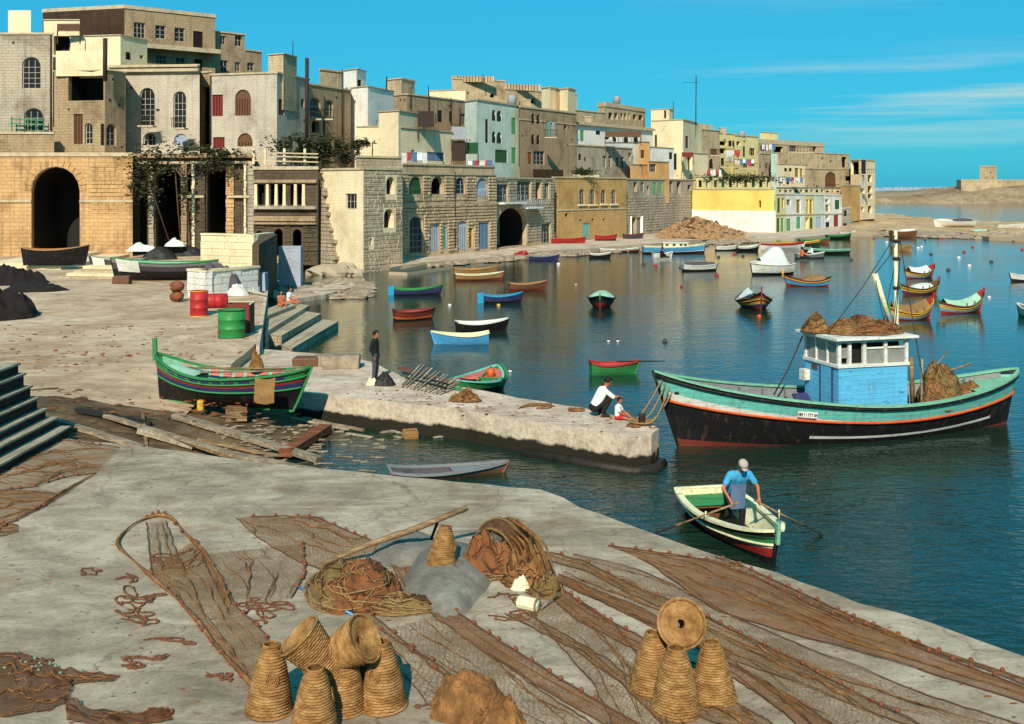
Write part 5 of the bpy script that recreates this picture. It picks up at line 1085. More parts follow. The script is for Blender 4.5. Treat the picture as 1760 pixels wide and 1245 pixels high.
def canopy(root, pt, s0, s1, h, mat, ridge=True, name='canopy', t_=.95, over=.02, sag=.0):
    m = MB(); n = 12
    def fn(u, v):
        s_ = s0 + (s1 - s0) * u; e = pt(s_, t_, 1); y = (2 * v - 1); a = abs(y); e_h = sin(pi * min(1, max(0, u * 1.0))) ** .35 if not ridge else 1
        hh = h * ((1 - a) if ridge else (1 - a ** 2.4)) * e_h * (1 - sag * sin(pi * u)); return Vector((e.x, y * (e.y + over), e.z + hh + .03 * noise.noise(Vector((u * 5, v * 6, s0)))))
    m.grid(fn, n, 10); m.build(name, M[mat], root)
def place(root, px, py, deg, z=0.0): c = P(px, py, z); root.location = (c.x, c.y, z); root.rotation_euler = (0, 0, radians(deg)); return root
def boat(label, px, py, deg, L, B, fb=.45, bow=.25, stern=.1, kind='t', bands=None, inner='b_brown', rail='b_white', name='rowing_boat', group=None, z=0, extra=None, cat='boat', **kw):
    r = thing(name, label, cat, (0, 0, 0), group=group); ds = dict(draft=.2, rb=.25 if kind == 't' else .3, rs=0 if kind == 't' else .2)
    for k in ('draft', 'rb', 'rs'):
        if k in kw: ds[k] = kw.pop(k)
    kw.setdefault('keel', bands[0][1])
    pt, b, g = build_hull(r, L, B, fb, bow, stern, ds['draft'], kind, ds['rb'], ds['rs'], bands, inner, rail, **kw)
    if extra: extra(r, pt, g)
    place(r, px, py, deg, z); return r
LB = lambda *c: [(t, k) for t, k in c]
luz_a = LB((.42, 'b_rust'), (.55, 'b_navy'), (.68, 'b_yellow'), (.78, 'b_red'), (.9, 'b_green'), (1, 'b_black'))
luz_b = LB((.4, 'b_rust'), (.56, 'b_blue'), (.68, 'b_cyan'), (.76, 'b_red'), (.88, 'b_yellow'), (1, 'b_black'))
luz_c = LB((.4, 'b_red'), (.55, 'b_blue'), (.72, 'b_yellow'), (.8, 'b_cream'), (.92, 'b_dgreen'), (1, 'b_black'))
def luzzu(label, px, py, deg, L, B, bands, cov, covm='canvas', ridge=True, inner='b_green', hb=.55, rail='b_black', name='luzzu', post=.35, gable='b_red', covh=.5):
    def ex(r, pt, g):
        if cov: canopy(r, pt, cov[0], cov[1], covh, covm, ridge)
        if gable:
            s_ = .9; q = pt(s_, 1, 1); a = pt(s_ - .08, 1, 1); m = MB(); m.add([Vector((a.x, -a.y, a.z)), Vector((a.x, a.y, a.z)), Vector((pt(1, 1, 1).x - .1, 0, pt(1, 1, 1).z + .18))], [(0, 1, 2)]); m.build('bow_screen', M[gable], r)
        m = MB()
        for i in (.62, .42):
            for sd in (-1, 1): e = pt(i, 1, sd); m.beam(e, e + Vector((0, 0, .22)), .05, .06)
        m.build('thole_pins', M['oldwood'], r)
        if cov:
            for sd in (-1, 1):
                m = MB(); m.tube([pt(.15 + .7 * k / 8, 1.0, sd) + Vector((0, sd * .03, .02)) for k in range(9)], .02, 4); m.build('lashing', M['rope'], r)
    return boat(label, px, py, deg, L, B, .42, hb, .35, 'p', bands, inner, rail, name, None, 0, ex, rb=.35, rs=.3, floor='b_brown', thw=2, post=[('b', post, gable or 'b_green'), ('s', .2, 'b_green')], strakes=[(.8, 'b_yellow', .025), (.92, 'b_red', .02)], group=None) if 0 else \
        boat(label, px, py, deg, L, B, fb=.42, bow=hb, stern=.35, kind='p', bands=bands, inner=inner, rail=rail, name=name, extra=ex, rb=.35, rs=.3, floor='b_brown', thw=2, post=[('b', post, gable or 'b_green'), ('s', .2, 'b_green')], strakes=[(.8, 'b_yellow', .025), (.92, 'b_red', .02)])
# -- small boats in the basin
boat('green and navy dinghy with a bright blue rudder blade, nearest the tower', 716, 507, 8, 3.1, 1.2, bands=LB((.45, 'b_black'), (.85, 'b_navy'), (1, 'b_green')), inner='b_green', rail='b_green', rudder='b_cyan', fb=.4, bow=.3)
boat('tan rowing boat, rear one of the brown pair', 816, 472, 12, 3.6, 1.3, bands=LB((.5, 'b_brown'), (1, 'b_tan')), inner='b_tan', rail='b_tan')
boat('tan rowing boat, front one of the brown pair', 822, 482, 10, 3.7, 1.35, bands=LB((.5, 'b_rust'), (1, 'b_tan')), inner='b_brown', rail='b_cream')
boat('dark dinghy with a cyan rudder blade left of the brown boat', 862, 521, 8, 2.3, 1.1, bands=LB((.5, 'b_black'), (1, 'b_navy')), inner='b_brown', rail='b_cyan', rudder='b_cyan')
boat('brown rowing boat touching the dark dinghy', 905, 499, 14, 2.6, 1.1, bands=LB((.5, 'b_rust'), (1, 'b_brown')), inner='b_brown', rail='b_tan')
boat('small rust red rowing boat with brown inside', 709, 550, 20, 2.1, 1.25, bands=LB((.4, 'b_black'), (.55, 'b_orange'), (1, 'b_rust')), inner='b_red', rail='b_rust', fb=.5, bow=.15)
boat('black hulled rowing boat with white inside behind the pale blue one', 826, 570, 14, 2.5, 1.3, bands=LB((1, 'b_black')), inner='b_white', rail='b_white', fb=.45, bow=.22)
boat('pale blue dinghy with cream rail beside black hulled boat', 795, 591, 183, 2.5, 1.15, bands=LB((1, 'b_blue')), inner='b_cream', rail='b_cream', fb=.42, bow=.2, stern=.14)
def oar_in(r, pt, g):
    m = MB(); m.tube([(.2, 0, .5), (1.9, -.1, .5)], .025, 5); m.box((1.9, -.1, .5), (.5, .12, .02)); m.build('oar', M['b_black'], r)
boat('bright green dinghy with red inside and an oar over the bow', 1052, 643, 6, 1.75, 1.05, bands=LB((1, 'b_green')), inner='b_red', rail='b_red', fb=.4, bow=.12, extra=oar_in, thw=1)
def cover_mint(r, pt, g): canopy(r, pt, .08, .8, .42, 'mintcloth', False)
boat('dark luzzu under a mint green canvas seen bow on', 1034, 527, -97, 4.2, 1.75, kind='p', fb=.55, bow=.35, stern=.2, bands=LB((.45, 'b_rust'), (.62, 'b_red'), (.74, 'b_dgreen'), (1, 'b_black')), inner='b_green', rail='b_dgreen', name='luzzu', extra=cover_mint, post=[('b', .15, 'b_green')])
def cover_dark(r, pt, g): canopy(r, pt, .03, .97, .35, 'darkcloth', False)
boat('white dinghy under a dark grey canvas cover', 1201, 466, 4, 2.9, 1.5, bands=LB((.5, 'b_black'), (1, 'b_white')), rail='b_white', fb=.5, bow=.15, extra=cover_dark)
def cabin_cover(r, pt, g):
    m = MB(); m.grid(lambda u, v: (lambda s_: (lambda e, a: Vector((e.x, (2 * v - 1) * e.y * .96, e.z + (1.55 * sm(0, .3, u) * (1 - .62 * sm(.45, 1, u))) * (1 - a ** 3) + .04 * noise.noise(Vector((u * 6, v * 5, 0))))))(pt(s_, .95, 1), abs(2 * v - 1)))(.1 + .72 * u), 16, 12); m.build('canvas_cover', M['canvas'], r)
    m = MB(); m.box((pt(.9, .9, 1).x - .2, 0, g(.85) + .12), (.8, .9, .25)); m.build('foredeck_hatch', M['b_white'], r)
boat('white motor cruiser under a peaked canvas cover', 1326, 472, 205, 3.9, 2.0, bands=LB((.35, 'b_black'), (.92, 'b_white'), (1, 'b_black')), rail='b_white', fb=.85, bow=.2, extra=cabin_cover, name='motor_boat', full=.6, thw=0, deck=[(.75, .97, 'b_white')])
luzzu('red and yellow banded luzzu seen bow on with white and blue inside', 1295, 528, -92, 4.6, 2.2, luz_a, (.12, .5), 'canvas', inner='b_white', hb=.6, post=.5)
luzzu('yellow prowed luzzu with blue bow patch and heaped grey cover', 1388, 492, 172, 2.9, 1.3, luz_b, (.1, .62), 'tancloth', False, hb=.5, gable='b_yellow', covh=.42)
luzzu('back luzzu of the moored pair with white cloth and red bow', 1580, 478, 30, 2.9, 1.5, luz_c, (.12, .75), 'canvas', hb=.55, post=.2)
luzzu('front luzzu of the moored pair with white cloth and dark hull', 1580, 506, 18, 2.6, 1.4, luz_a, (.3, .8), 'canvas', False, hb=.45, gable='b_brown', covh=.35)
luzzu('luzzu wrapped in a brown cloth with a yellow and red bow', 1566, 549, 22, 2.5, 1.5, luz_c, (.05, .82), 'tancloth', True, hb=.7, rail='b_yellow', covh=.45)
luzzu('luzzu with pale green canvas and orange hull stripe moored at right', 1651, 537, 24, 3.0, 1.55, luz_c, (.12, .85), 'mintcloth', True, hb=.75, rail='b_dgreen', covh=.35, post=.25)
boat('white boat cut by the right edge of the view', 1765, 484, 185, 2.4, 1.1, bands=LB((.5, 'b_black'), (1, 'b_white')), rail='b_white', deck=[(.5, .95, 'b_white')])
boat('lone white dinghy at the right edge below the cut boat', 1776, 548, 100, 2.4, 1.0, bands=LB((.4, 'b_green'), (1, 'b_white')), rail='b_white', fb=.5)
def sail_deck(r, pt, g):
    m = MB(); m.box((.2, 0, .95), (2.8, 1.0, .5)); m.build('cabin', M['b_cream'], r); m = MB(); m.box((.2, 0, 1.23), (3.0, 1.15, .07)); m.build('cabin_roof', M['b_white'], r)
    for x in (-.8, 0, .8, 1.3): m = MB(); m.box((x, -.51, 1.0), (.35, .03, .2)); m.build('porthole', M['glass'], r)
boat('long sky blue and cream launch near the far quay', 1157, 436, 3, 6.9, 1.9, fb=.75, bow=.35, bands=LB((.4, 'b_black'), (.45, 'b_white'), (.9, 'b_blue'), (1, 'b_cream')), rail='b_cream', name='launch', extra=sail_deck, thw=1)
boat('tiny white tender with a person aboard in front of the blue launch', 1137, 444, 10, 1.9, 1.0, bands=LB((1, 'b_white')), rail='b_white')
boat('small black and white dinghy right of the blue launch', 1247, 431, 6, 2.4, 1.1, bands=LB((.5, 'b_black'), (1, 'b_white')), rail='b_white')
boat('dark dinghy with white gunwale left of blue launch', 1030, 444, 4, 2.1, 1.0, bands=LB((.8, 'b_black'), (1, 'b_white')), rail='b_white', inner='b_white')
boat('flat white sided boat against the far quay', 1063, 434, 2, 4.4, 1.2, fb=.35, bands=LB((.5, 'b_black'), (.75, 'b_rust'), (1, 'b_white')), rail='b_white')
boat('red tender with pale fenders moored by the house quay', 897, 444, 80, 2.2, 1.5, bands=LB((.5, 'b_cream'), (1, 'b_red')), inner='b_red', rail='b_red', fb=.5)
boat('slate blue boat moored beside the red tender', 933, 447, 3, 2.9, 1.2, bands=LB((.9, 'b_navy'), (1, 'b_pink')), rail='b_grey', fb=.35)
QF = .47
boat('bright red open boat drawn up on the house quay', 976, 417, 5, 4.1, 1.4, z=QF + .1, bands=LB((.5, 'b_red'), (1, 'b_red')), inner='b_cream', rail='b_red', fb=.45)
boat('smaller red boat under the ochre house wall', 1040, 412.5, 3, 2.6, 1.3, z=QF + .1, bands=LB((.35, 'b_black'), (1, 'b_red')), inner='b_slate', rail='b_red', fb=.5)
boat('dark maroon boat near the white framed dark door', 1087, 409, 3, 2.6, 1.2, z=QF + .1, bands=LB((1, 'b_slate')), inner='b_slate', rail='b_rust', fb=.45)
clu = [(1284, 432, 5, 2.4, 'b_black', 'b_white', 'low black boat left of the crowded moorings'), (1345, 427, 8, 5.2, 'b_white', 'b_red', 'long white boat with a red bow in the crowded moorings'), (1370, 424, 4, 5.5, 'b_dgreen', 'b_yellow', 'long dark green boat with yellow deck in crowded moorings'),
       (1420, 437, 175, 5.0, 'b_black', 'b_mint', 'black luzzu under mint cloth by the crowded moorings'), (1398, 419, 6, 4.0, 'b_brown', 'b_green', 'brown boat with green inside nearest the coloured boathouses'), (1440, 411, 4, 3.4, 'b_black', 'b_green', 'black boat close under the red door boathouse'),
       (1478, 405, 3, 2.6, 'b_cyan', 'b_cyan', 'small cyan boat by the end house'), (1503, 404, 3, 3.0, 'b_dgreen', 'b_brown', 'dark green boat moored beyond the cyan one'), (1455, 406, 4, 2.4, 'b_blue', 'b_white', 'little blue boat beside the cyan one')]
for x, y, a, L, c1, c2, lb in clu: boat(lb, x, y, a, L, 1.5, bands=LB((.75, c1), (1, c2)), inner=c2, rail=c2, kind='p' if L > 4 else 't', fb=.5, bow=.35)
boat('small silver white boat with an orange shirted rower in front of the moorings', 1391, 444, 10, 3.0, 1.2, bands=LB((.4, 'b_black'), (1, 'b_grey')), inner='b_brown', rail='b_white', fb=.42)
def top_white(r, pt, g): canopy(r, pt, .3, .95, .35, 'canvas', False)
boat('dark brown boat with white deck moored off the spit', 1552, 409, 5, 3.8, 1.7, bands=LB((1, 'b_brown')), inner='b_white', rail='b_white', fb=1.0, bow=.2, extra=top_white)
boat('plain tan covered hull floating left of the buoys', 1548, 432, 0, 2.2, 1.2, bands=LB((1, 'b_tan')), inner='b_tan', rail='b_tan', fb=.5, extra=lambda r, pt, g: canopy(r, pt, .03, .97, .25, 'tancloth', False))
def big_wht(r, pt, g): canopy(r, pt, .05, .6, .6, 'darkcloth', False); canopy(r, pt, .5, .95, .35, 'canvas', False, name='bow_cover')
boat('white hulled boat under black tarpaulin beached on the spit', 1641, 388, 175, 6.5, 2.6, z=.9, bands=LB((1, 'b_white')), inner='b_white', rail='b_white', fb=.7, bow=.4, extra=big_wht)
boat('dark boat with pale blue cover at the spit shore', 1683, 405, 12, 3.0, 1.6, bands=LB((1, 'b_rust')), inner='b_blue', rail='b_grey', fb=.6, extra=lambda r, pt, g: canopy(r, pt, .05, .9, .4, 'mintcloth', False))
boat('orange red dinghy just off the spit', 1610, 403, 10, 2.2, 1.1, bands=LB((.5, 'b_rust'), (1, 'b_orange')), inner='b_red', rail='b_orange')
boat('brown boat resting on the spit rocks', 1712, 404, 4, 3.4, 1.5, bands=LB((1, 'b_brown')), inner='b_tan', rail='b_brown')
boat('white boat on the spit near the right edge', 1735, 392, 3, 4.4, 1.6, z=.7, bands=LB((1, 'b_white')), inner='b_white', rail='b_white')
boat('pale green white boat afloat near the right edge of the spit', 1748, 408, 5, 3.0, 1.5, bands=LB((1, 'b_white')), inner='b_mint', rail='b_mint')
boat('thin black boat behind the dark brown moored boat', 1575, 397, 3, 3.4, 1.3, z=.1, bands=LB((1, 'b_black')), inner='b_white', rail='b_white')
# buoys
by = [(1171, 494, 'r'), (1232, 474, 'r'), (1235, 443, 'k'), (1262, 438, 'r'), (1277, 441, 'k'), (1106, 455, 'k'), (1127, 458, 'r'), (1170, 461, 'k'), (1305, 545, 'o'), (1463, 447, 'k'), (1502, 411, 'r'), (1524, 417, 'w'), (1584, 425, 'w'), (1600, 438, 'k'), (1578, 427, 'w'), (1672, 426, 'r'), (1657, 434, 'r'),
      (1648, 444, 'w'), (1666, 458, 'w'), (1704, 451, 'k'), (1630, 465, 'k'), (1738, 411, 'k'), (1590, 413, 'k'), (1697, 413, 'k'), (1620, 411, 'r'), (773, 526, 'w'), (857, 526, 'y'), (877, 640, 'w'), (990, 490, 'w'), (1143, 588, 'k'), (1046, 588, 'w'), (1062, 588, 'w'), (960, 455, 'w'), (1757, 430, 'r'), (1362, 466, 'r'), (1700, 512, 'w')]
bm = dict(r='b_red', k='b_slate', w='b_white', o='b_orange', y='b_yellow'); cn = dict(r='red', k='dark', w='white', o='orange', y='yellow')
near = lambda x: 'off the tower' if x < 900 else 'in the middle of basin' if x < 1200 else 'by the white motor cruiser' if x < 1480 else 'off the sand spit' if x < 1640 else 'at the right of the bay'
grp = {}
for x, y, c in by: grp.setdefault((c, near(x)), []).append(x)
def which(c, x):
    L_ = sorted(grp[(c, near(x))]); n = len(L_); k = L_.index(x)
    return '' if n == 1 else ', ' + ({0: 'leftmost', n - 1: 'rightmost'}.get(k) or ('middle' if n == 3 else ['', 'second', 'third', 'fourth'][k] + ' from the left')) + f' of the {cn[c]} ones'
for i, (x, y, c) in enumerate(by):
    r = (.08 if (x, y) in ((1046, 588), (1062, 588), (877, 640), (990, 490)) else .13) if y > 480 else .2; t = thing('mooring_buoy', f'{cn[c]} mooring buoy {near(x)}{which(c, x)}', 'buoy', P(x, y, 0), group=f'{cn[c]} mooring buoys {near(x)}')
    m = MB(); m.ball((0, 0, .04), r, (1, 1, .8), 10); m.build('float', M[bm[c]], t); m = MB(); m.lathe([(.01, -.02), (.05, 0), (.05, .06), (.01, .07)], 6, (0, 0, r * .8)); m.build('eye', M['iron'], t)

# -- the big fishing boat
R = thing('fishing_boat', 'big black and turquoise fishing boat with a blue wheelhouse', 'fishing boat', (0, 0, 0))
fL, fB = 11.0, 3.3
pt, b_, g_ = build_hull(R, fL, fB, 1.12, 1.1, .6, .55, 'p', 1.0, .55, LB((.28, 'b_rust'), (.62, 'b_black'), (.70, 'b_black'), (.955, 'b_turq'), (1, 'b_dgreen')), 'b_grey', 'b_mint', ns=44, thw=0, floor='oldwood', railw=.11, full=.62,
                    strakes=[(.70, 'b_orange', .045), (.945, 'b_black', .05)], deck=[(.80, .985, 'b_mint'), (.03, .16, 'b_mint')], keel='b_black')
# white wedge at the bow under the turquoise and white boot line amidships
for nm, s0, s1, f0, f1, mk in (('bow_stripe', .60, .985, lambda u: .715, lambda u: .715 + .085 * u ** .6, 'b_white'), ('boot_stripe', .10, .68, lambda u: .43 - .03 * u, lambda u: .475 - .03 * u, 'b_white')):
    m = MB()
    for sd in (-1, 1): m.grid(lambda u, v: pt(s0 + (s1 - s0) * u, f0(u) + (f1(u) - f0(u)) * v, sd) + Vector((0, sd * .012, 0)), 24, 2)
    m.build(nm, M[mk], R)
m = MB()     # name board: a few illegible dark strokes on a white board
bp = pt(.672, .80, 1); bq = pt(.715, .80, 1)
a = bp + Vector((0, .04, 0)); c = bq + Vector((0, .04, 0)); m.beam(a, c, .03, .17, up=(0, 0, 1)); nb = m.build('name_board', M['b_white'], R)
m = MB(); rr = random.Random(6)
for i in range(9):
    q = a.lerp(c, .08 + .84 * i / 8) + Vector((0, .025, 0)); k = rr.choice((0, 1, 2))
    m.beam(q + Vector((-.02, 0, -.045)), q + Vector((-.02, 0, .045)), .01, .014)
    if k: m.beam(q + Vector((-.02, 0, .04)), q + Vector((.03, 0, .04 if k == 1 else -.04)), .01, .014)
    if k == 2: m.beam(q + Vector((.03, 0, -.045)), q + Vector((.03, 0, .045)), .01, .014)
m.build('lettering', M['b_black'], nb, kind='stuff')
m = MB(); q = pt(.965, .82, 1); m.ball(q, .06, (1.6, .6, .7), 8); m.build('fairlead', M['b_black'], R)
# wheelhouse (local: +x bow)
def box_part(nm, c, d, mk, par=R, rz=0): m = MB(); m.box(c, d, rz); return m.build(nm, M[mk], par)
cx0, cx1, cy, dz = -1.30, 1.04, .93, .55
WH = box_part('wheelhouse', ((cx0 + cx1) / 2, 0, (dz + 2.2) / 2), (cx1 - cx0, 2 * cy, 2.2 - dz), 'b_cabin')
box_part('sill_band', ((cx0 + cx1) / 2, 0, 2.235), (cx1 - cx0 + .1, 2 * cy + .1, .09), 'b_white', WH)
box_part('roof', ((cx0 + cx1) / 2 - .02, 0, 3.05), (cx1 - cx0 + .45, 2 * cy + .45, .07), 'b_white', WH)
box_part('roof_band', ((cx0 + cx1) / 2 - .02, 0, 2.97), (cx1 - cx0 + .12, 2 * cy + .12, .1), 'b_white', WH)
box_part('room', ((cx0 + cx1) / 2, 0, 2.6), (cx1 - cx0 - .35, 2 * cy - .35, .66), 'inner', WH)  # solid black block; the wheelhouse's inner shade is in its colour
for sx, sy in ((cx1, 1), (cx1, -1), (cx0, 1), (cx0, -1), (.64, 1), (.14, 1), (-.58, 1), (.64, -1), (.14, -1), (-.58, -1)): box_part('pillar', (sx - (.03 if sx == cx1 else -.03), sy * (cy - .03), 2.6), (.1, .1, .66), 'b_white', WH)
for y0 in (-.31, .31): box_part('pillar', (cx1 - .03, y0, 2.6), (.08, .06, .66), 'b_white', WH)
M['frost'] = pm('salted_glass', srgb(140, 140, 128), .25, 3, rough=.35, spec=.5)
for sd in (1, -1):
    box_part('pane', (.84, sd * (cy - .03), 2.62), (.32, .02, .3), 'frost', WH); box_part('boarding', (-.58, sd * (cy - .04), 2.5), (1.34, .03, .42), 'frost', WH)
    box_part('rail', (-.58, sd * (cy - .0), 2.74), (1.36, .04, .05), 'b_white', WH)
for y0 in (-.62, 0, .62): box_part('pane', (cx1 - .04, y0, 2.6), (.02, .5, .6), 'frost', WH)
box_part('door', (cx1 + .015, .32, 1.4), (.03, .62, 1.55), 'b_cabin', WH); m = MB(); 
for y0 in (-.0, .64): m.box((cx1 + .03, y0, 1.4), (.03, .04, 1.6))
m.build('door_frame', M['b_navy'], WH, kind='stuff'); box_part('name_plate', (cx1 + .02, -.35, 2.05), (.03, .3, .14), 'p_brown', WH); box_part('bucket', (cx1 + .12, -.75, 1.75), (.22, .26, .32), 'b_white', WH)
MH = MB(); MH.tube([(-1.62, 0, .6), (-1.59, -.02, 3.4), (-1.57, -.03, 6.15)], [.085, .07, .05], 8); mast = MH.build('mast', M['b_cream'], R)
for z in (4.4, 5.3, 5.85): m = MB(); m.lathe([(.09, -.05), (.12, -.03), (.12, .03), (.09, .05)], 8, (-1.59, -.02, z)); m.build('mast_band', M['iron'], mast)
m = MB(); m.tube([(-1.4, 0, 3.2), (-.75, .1, 4.85)], [.07, .09], 7); m.build('boom', M['b_cream'], R)
for a, c in (((-1.57, 0, 6.05), (1.0, .3, 3.12)), ((-1.7, 0, 6.0), (-.75, .1, 4.85)), ((-1.7, 0, 5.9), (-1.6, 1.4, 1.3)), ((-1.7, 0, 5.9), (-1.6, -1.4, 1.3)), ((-.75, .1, 4.8), (-.9, .5, 3.1)), ((-1.7, 0, 5.3), (-1.1, .6, 3.1)), ((cx1 + .1, -.9, 2.9), (2.3, -.6, 1.2))):
    m = MB(); m.tube([a, tuple((a[i] + c[i]) / 2 - (.12 if i == 2 else 0) for i in range(3)), c], .016 if a[2] > 4 else .03, 4); m.build('stay', M['iron'], R)
m = MB(); m.lathe([(.2, 0), (.16, .15), (.2, .35), (.22, .4), (.01, .42)], 12, (2.9, .1, .75)); m.build('capstan', M['greywood'], R)
m = MB(); m.beam((1.6, .2, .8), (1.6, -.3, 1.25), .5, .08); m.build('hatch_board', M['b_navy'], R)
m = MB(); m.tube([(-1.95, .7, .6), (-1.98, .7, 2.3)], .04, 6); m.build('davit', M['greywood'], R); m = MB(); m.tube([(-2.3, -.2, .7), (-2.25, -.2, 2.2)], .07, 6); m.build('bitt', M['oldwood'], R)
for i in range(13):
    s_ = .12 + .76 * i / 12
    for sd in (1, -1): m = MB(); q = pt(s_, .90, sd, .15); m.beam(q + Vector((0, 0, -.12)), q + Vector((0, 0, .14)), .06, .07); m.build('frame_timber', M['b_grey'], R)
mid = Vector((10.32, 33.6, 0)); ang = atan2(-3.4, -11.85); R.location = mid; R.rotation_euler = (0, 0, ang); RM = Matrix.Translation(mid) @ Matrix.Rotation(ang, 4, 'Z')

def heap(name, label, c, dims, mat, seed, cat='net', n=26, group=None, rz=0, jit=.5, kind=None, folds=3.0, extra=None, lay=0.0):
    """draped pile: mound with folds, outline uneven, sits on its base"""
    def fn(u, v):
        a = 2 * pi * u; r_ = sin(v * pi / 2) ; base = 1 + .22 * noise.noise(Vector((cos(a) * 1.2, sin(a) * 1.2, seed)))
        x = cos(a) * r_ * base; y = sin(a) * r_ * base; hh = max(0, 1 - r_ ** 2.2) * (1 + .28 * noise.noise(Vector((x * 1.6, y * 1.6, seed * 2.3))))
        f = noise.fractal(Vector((x * folds, y * folds, seed * 1.7)), 1, 2.2, 5); rg = abs(noise.noise(Vector((x * folds * 1.3 + f, y * folds * 1.6, seed))))
        return Vector((x * dims[0] / 2 * (1 + .08 * f), y * dims[1] / 2 * (1 + .08 * f), dims[2] * (hh * (1 + jit * f * .7) - rg * .28 * jit * (hh > .02) + .055 * noise.noise(Vector((x * 9, y * 9, seed))) * min(1, hh * 3)) + .015))
    m = MB(); m.grid(fn, n * 2, n); strands = mat in ('brownnet', 'rednet', 'olivenet') and cat == 'net'
    if strands:       # loose twine lying over the heap
        rs = random.Random(seed * 13 + 5)
        for _ in range(int(38 + 26 * dims[0])):
            u = rs.random(); v = rs.uniform(.12, .9); du = rs.uniform(-.05, .05); dv = rs.uniform(-.06, .06); pts = []
            for k in range(rs.randint(5, 12)):
                p = fn(u % 1, min(.99, max(.02, v))); pts.append(p + Vector((0, 0, .012 + rs.uniform(0, .02)))); du += rs.uniform(-.02, .02); dv += rs.uniform(-.03, .03); u += du; v = min(1.0, max(.03, v + dv))
            m.tube(pts, rs.uniform(.006, .013), 4, mi=1 + (rs.random() < .4), cap=False)
    o = m.build(name, [M[mat], M['twine'], M['rope']] if strands else M[mat], None, label, cat, group, kind); o.location = c; o.rotation_euler = (0, 0, rz); return o
M['brownnet'] = pm('brown_heaped_net', srgb(132, 90, 48), .5, 5, st=(1, 1, 1), rough=.97, bump=1, bd=.03, c2=srgb(178, 122, 68)); M['rednet'] = pm('rust_heaped_net', srgb(134, 82, 46), .45, 6, rough=.97, bump=1, bd=.03)
M['twine'] = pm('dark_twine', srgb(84, 54, 32), .4, 20, rough=.95); M['olivenet'] = pm('olive_heaped_net', srgb(122, 96, 52), .4, 5, rough=.97, bump=1, bd=.02)
for i, (x, y, z, dx, dy, dz_, mk, lb) in enumerate([(1.05, -.3, 3.08, .9, .9, .5, 'brownnet', 'crumpled tan sack at the front of the wheelhouse roof'), (.4, .2, 3.08, 1.1, 1.2, .42, 'brownnet', 'brown bundled net on the wheelhouse roof behind the sack'),
        (-.35, 0, 3.08, 1.9, 1.8, .45, 'rednet', 'rust brown net spread over the wheelhouse roof'), (-.95, .3, 3.08, 1.0, 1.2, .35, 'rednet', 'net fold at the mast foot on the wheelhouse roof'), (-3.1, .05, .85, 2.1, 1.45, 1.1, 'olivenet', 'large olive brown net mound on the aft deck'),
        (-2.35, .75, .8, 1.2, .9, .85, 'brownnet', 'tangled gear hanging over the rail behind the wheelhouse'), (-4.2, 0, .95, 1.0, .7, .4, 'brownnet', 'low brown net trailing towards the stern'), (1.6, .5, .7, 1.7, 1.2, .42, 'rednet', 'rusty ropes and net on the deck before the wheelhouse')]):
    c = RM @ Vector((x, y, z)); heap('net_pile', lb, c, (dx, dy, dz_), mk, i + 1, rz=ang + i, jit=.32, folds=2.6)
def w_tube(name, label, pts, r, mat, cat, **k): m = MB(); m.tube(pts, r, 6); return m.build(name, M[mat], None, label, cat, loc=pts[0], **k)
q = RM @ Vector((-2.9, .2, 1.7)); w_tube('pole', 'thin pole stuck in the aft net mound', [q, RM @ Vector((-3.9, .5, 2.05))], .03, 'oldwood', 'pole')
q = RM @ Vector((-2.6, .2, 1.75)); w_tube('pole', 'second thin grey pole above the aft net mound', [q, RM @ Vector((-3.7, -.3, 2.35))], .025, 'greywood', 'pole')
# mooring ropes from the bow to the pier end
bowp = RM @ pt(.99, .93, 1)
for i, (sx, sy, lb) in enumerate(((1092, 727, 'upper mooring rope from the big boat bow'), (1100, 730, 'middle mooring rope from the big boat bow'), (1108, 733, 'lower mooring rope from the big boat bow'), (1085, 727, 'slack mooring rope sagging lowest from the bow'))):
    e = PP(sx, sy, .04); a = bowp + Vector((.1 * i, 0, -.12 * i)); pts = [a.lerp(e, k / 8) - Vector((0, 0, (.1 + .1 * i) * sin(pi * k / 8))) for k in range(9)]; w_tube('mooring_rope', lb, pts, .022, 'rope', 'rope')
t = thing('rope_coil', 'rope turned round the bitt at the end of the pier', 'rope', PP(1100, 731), world=True)
m = MB(); c = PP(1103, 731); m.lathe([(.1, 0), (.09, .25), (.12, .3), (.01, .32)], 10, c); m.build('bitt', M['iron'], t)
m = MB()
for k in range(3): m.tube([c + Vector((cos(a_ / 10 * 2 * pi) * (.25 + .05 * k), sin(a_ / 10 * 2 * pi) * (.22 + .04 * k), .03 + .03 * k)) for a_ in range(11)], .022, 5)
m.build('coil', M['rope'], t)
e1 = PP(1116, 735, .02); w_tube('hanging_rope', 'rope hanging down the rounded end of the pier', [e1, e1 + Vector((.12, -.28, -.05)), e1 + Vector((.14, -.36, -.5)), e1 + Vector((.1, -.36, -.85))], .03, 'rope', 'rope')

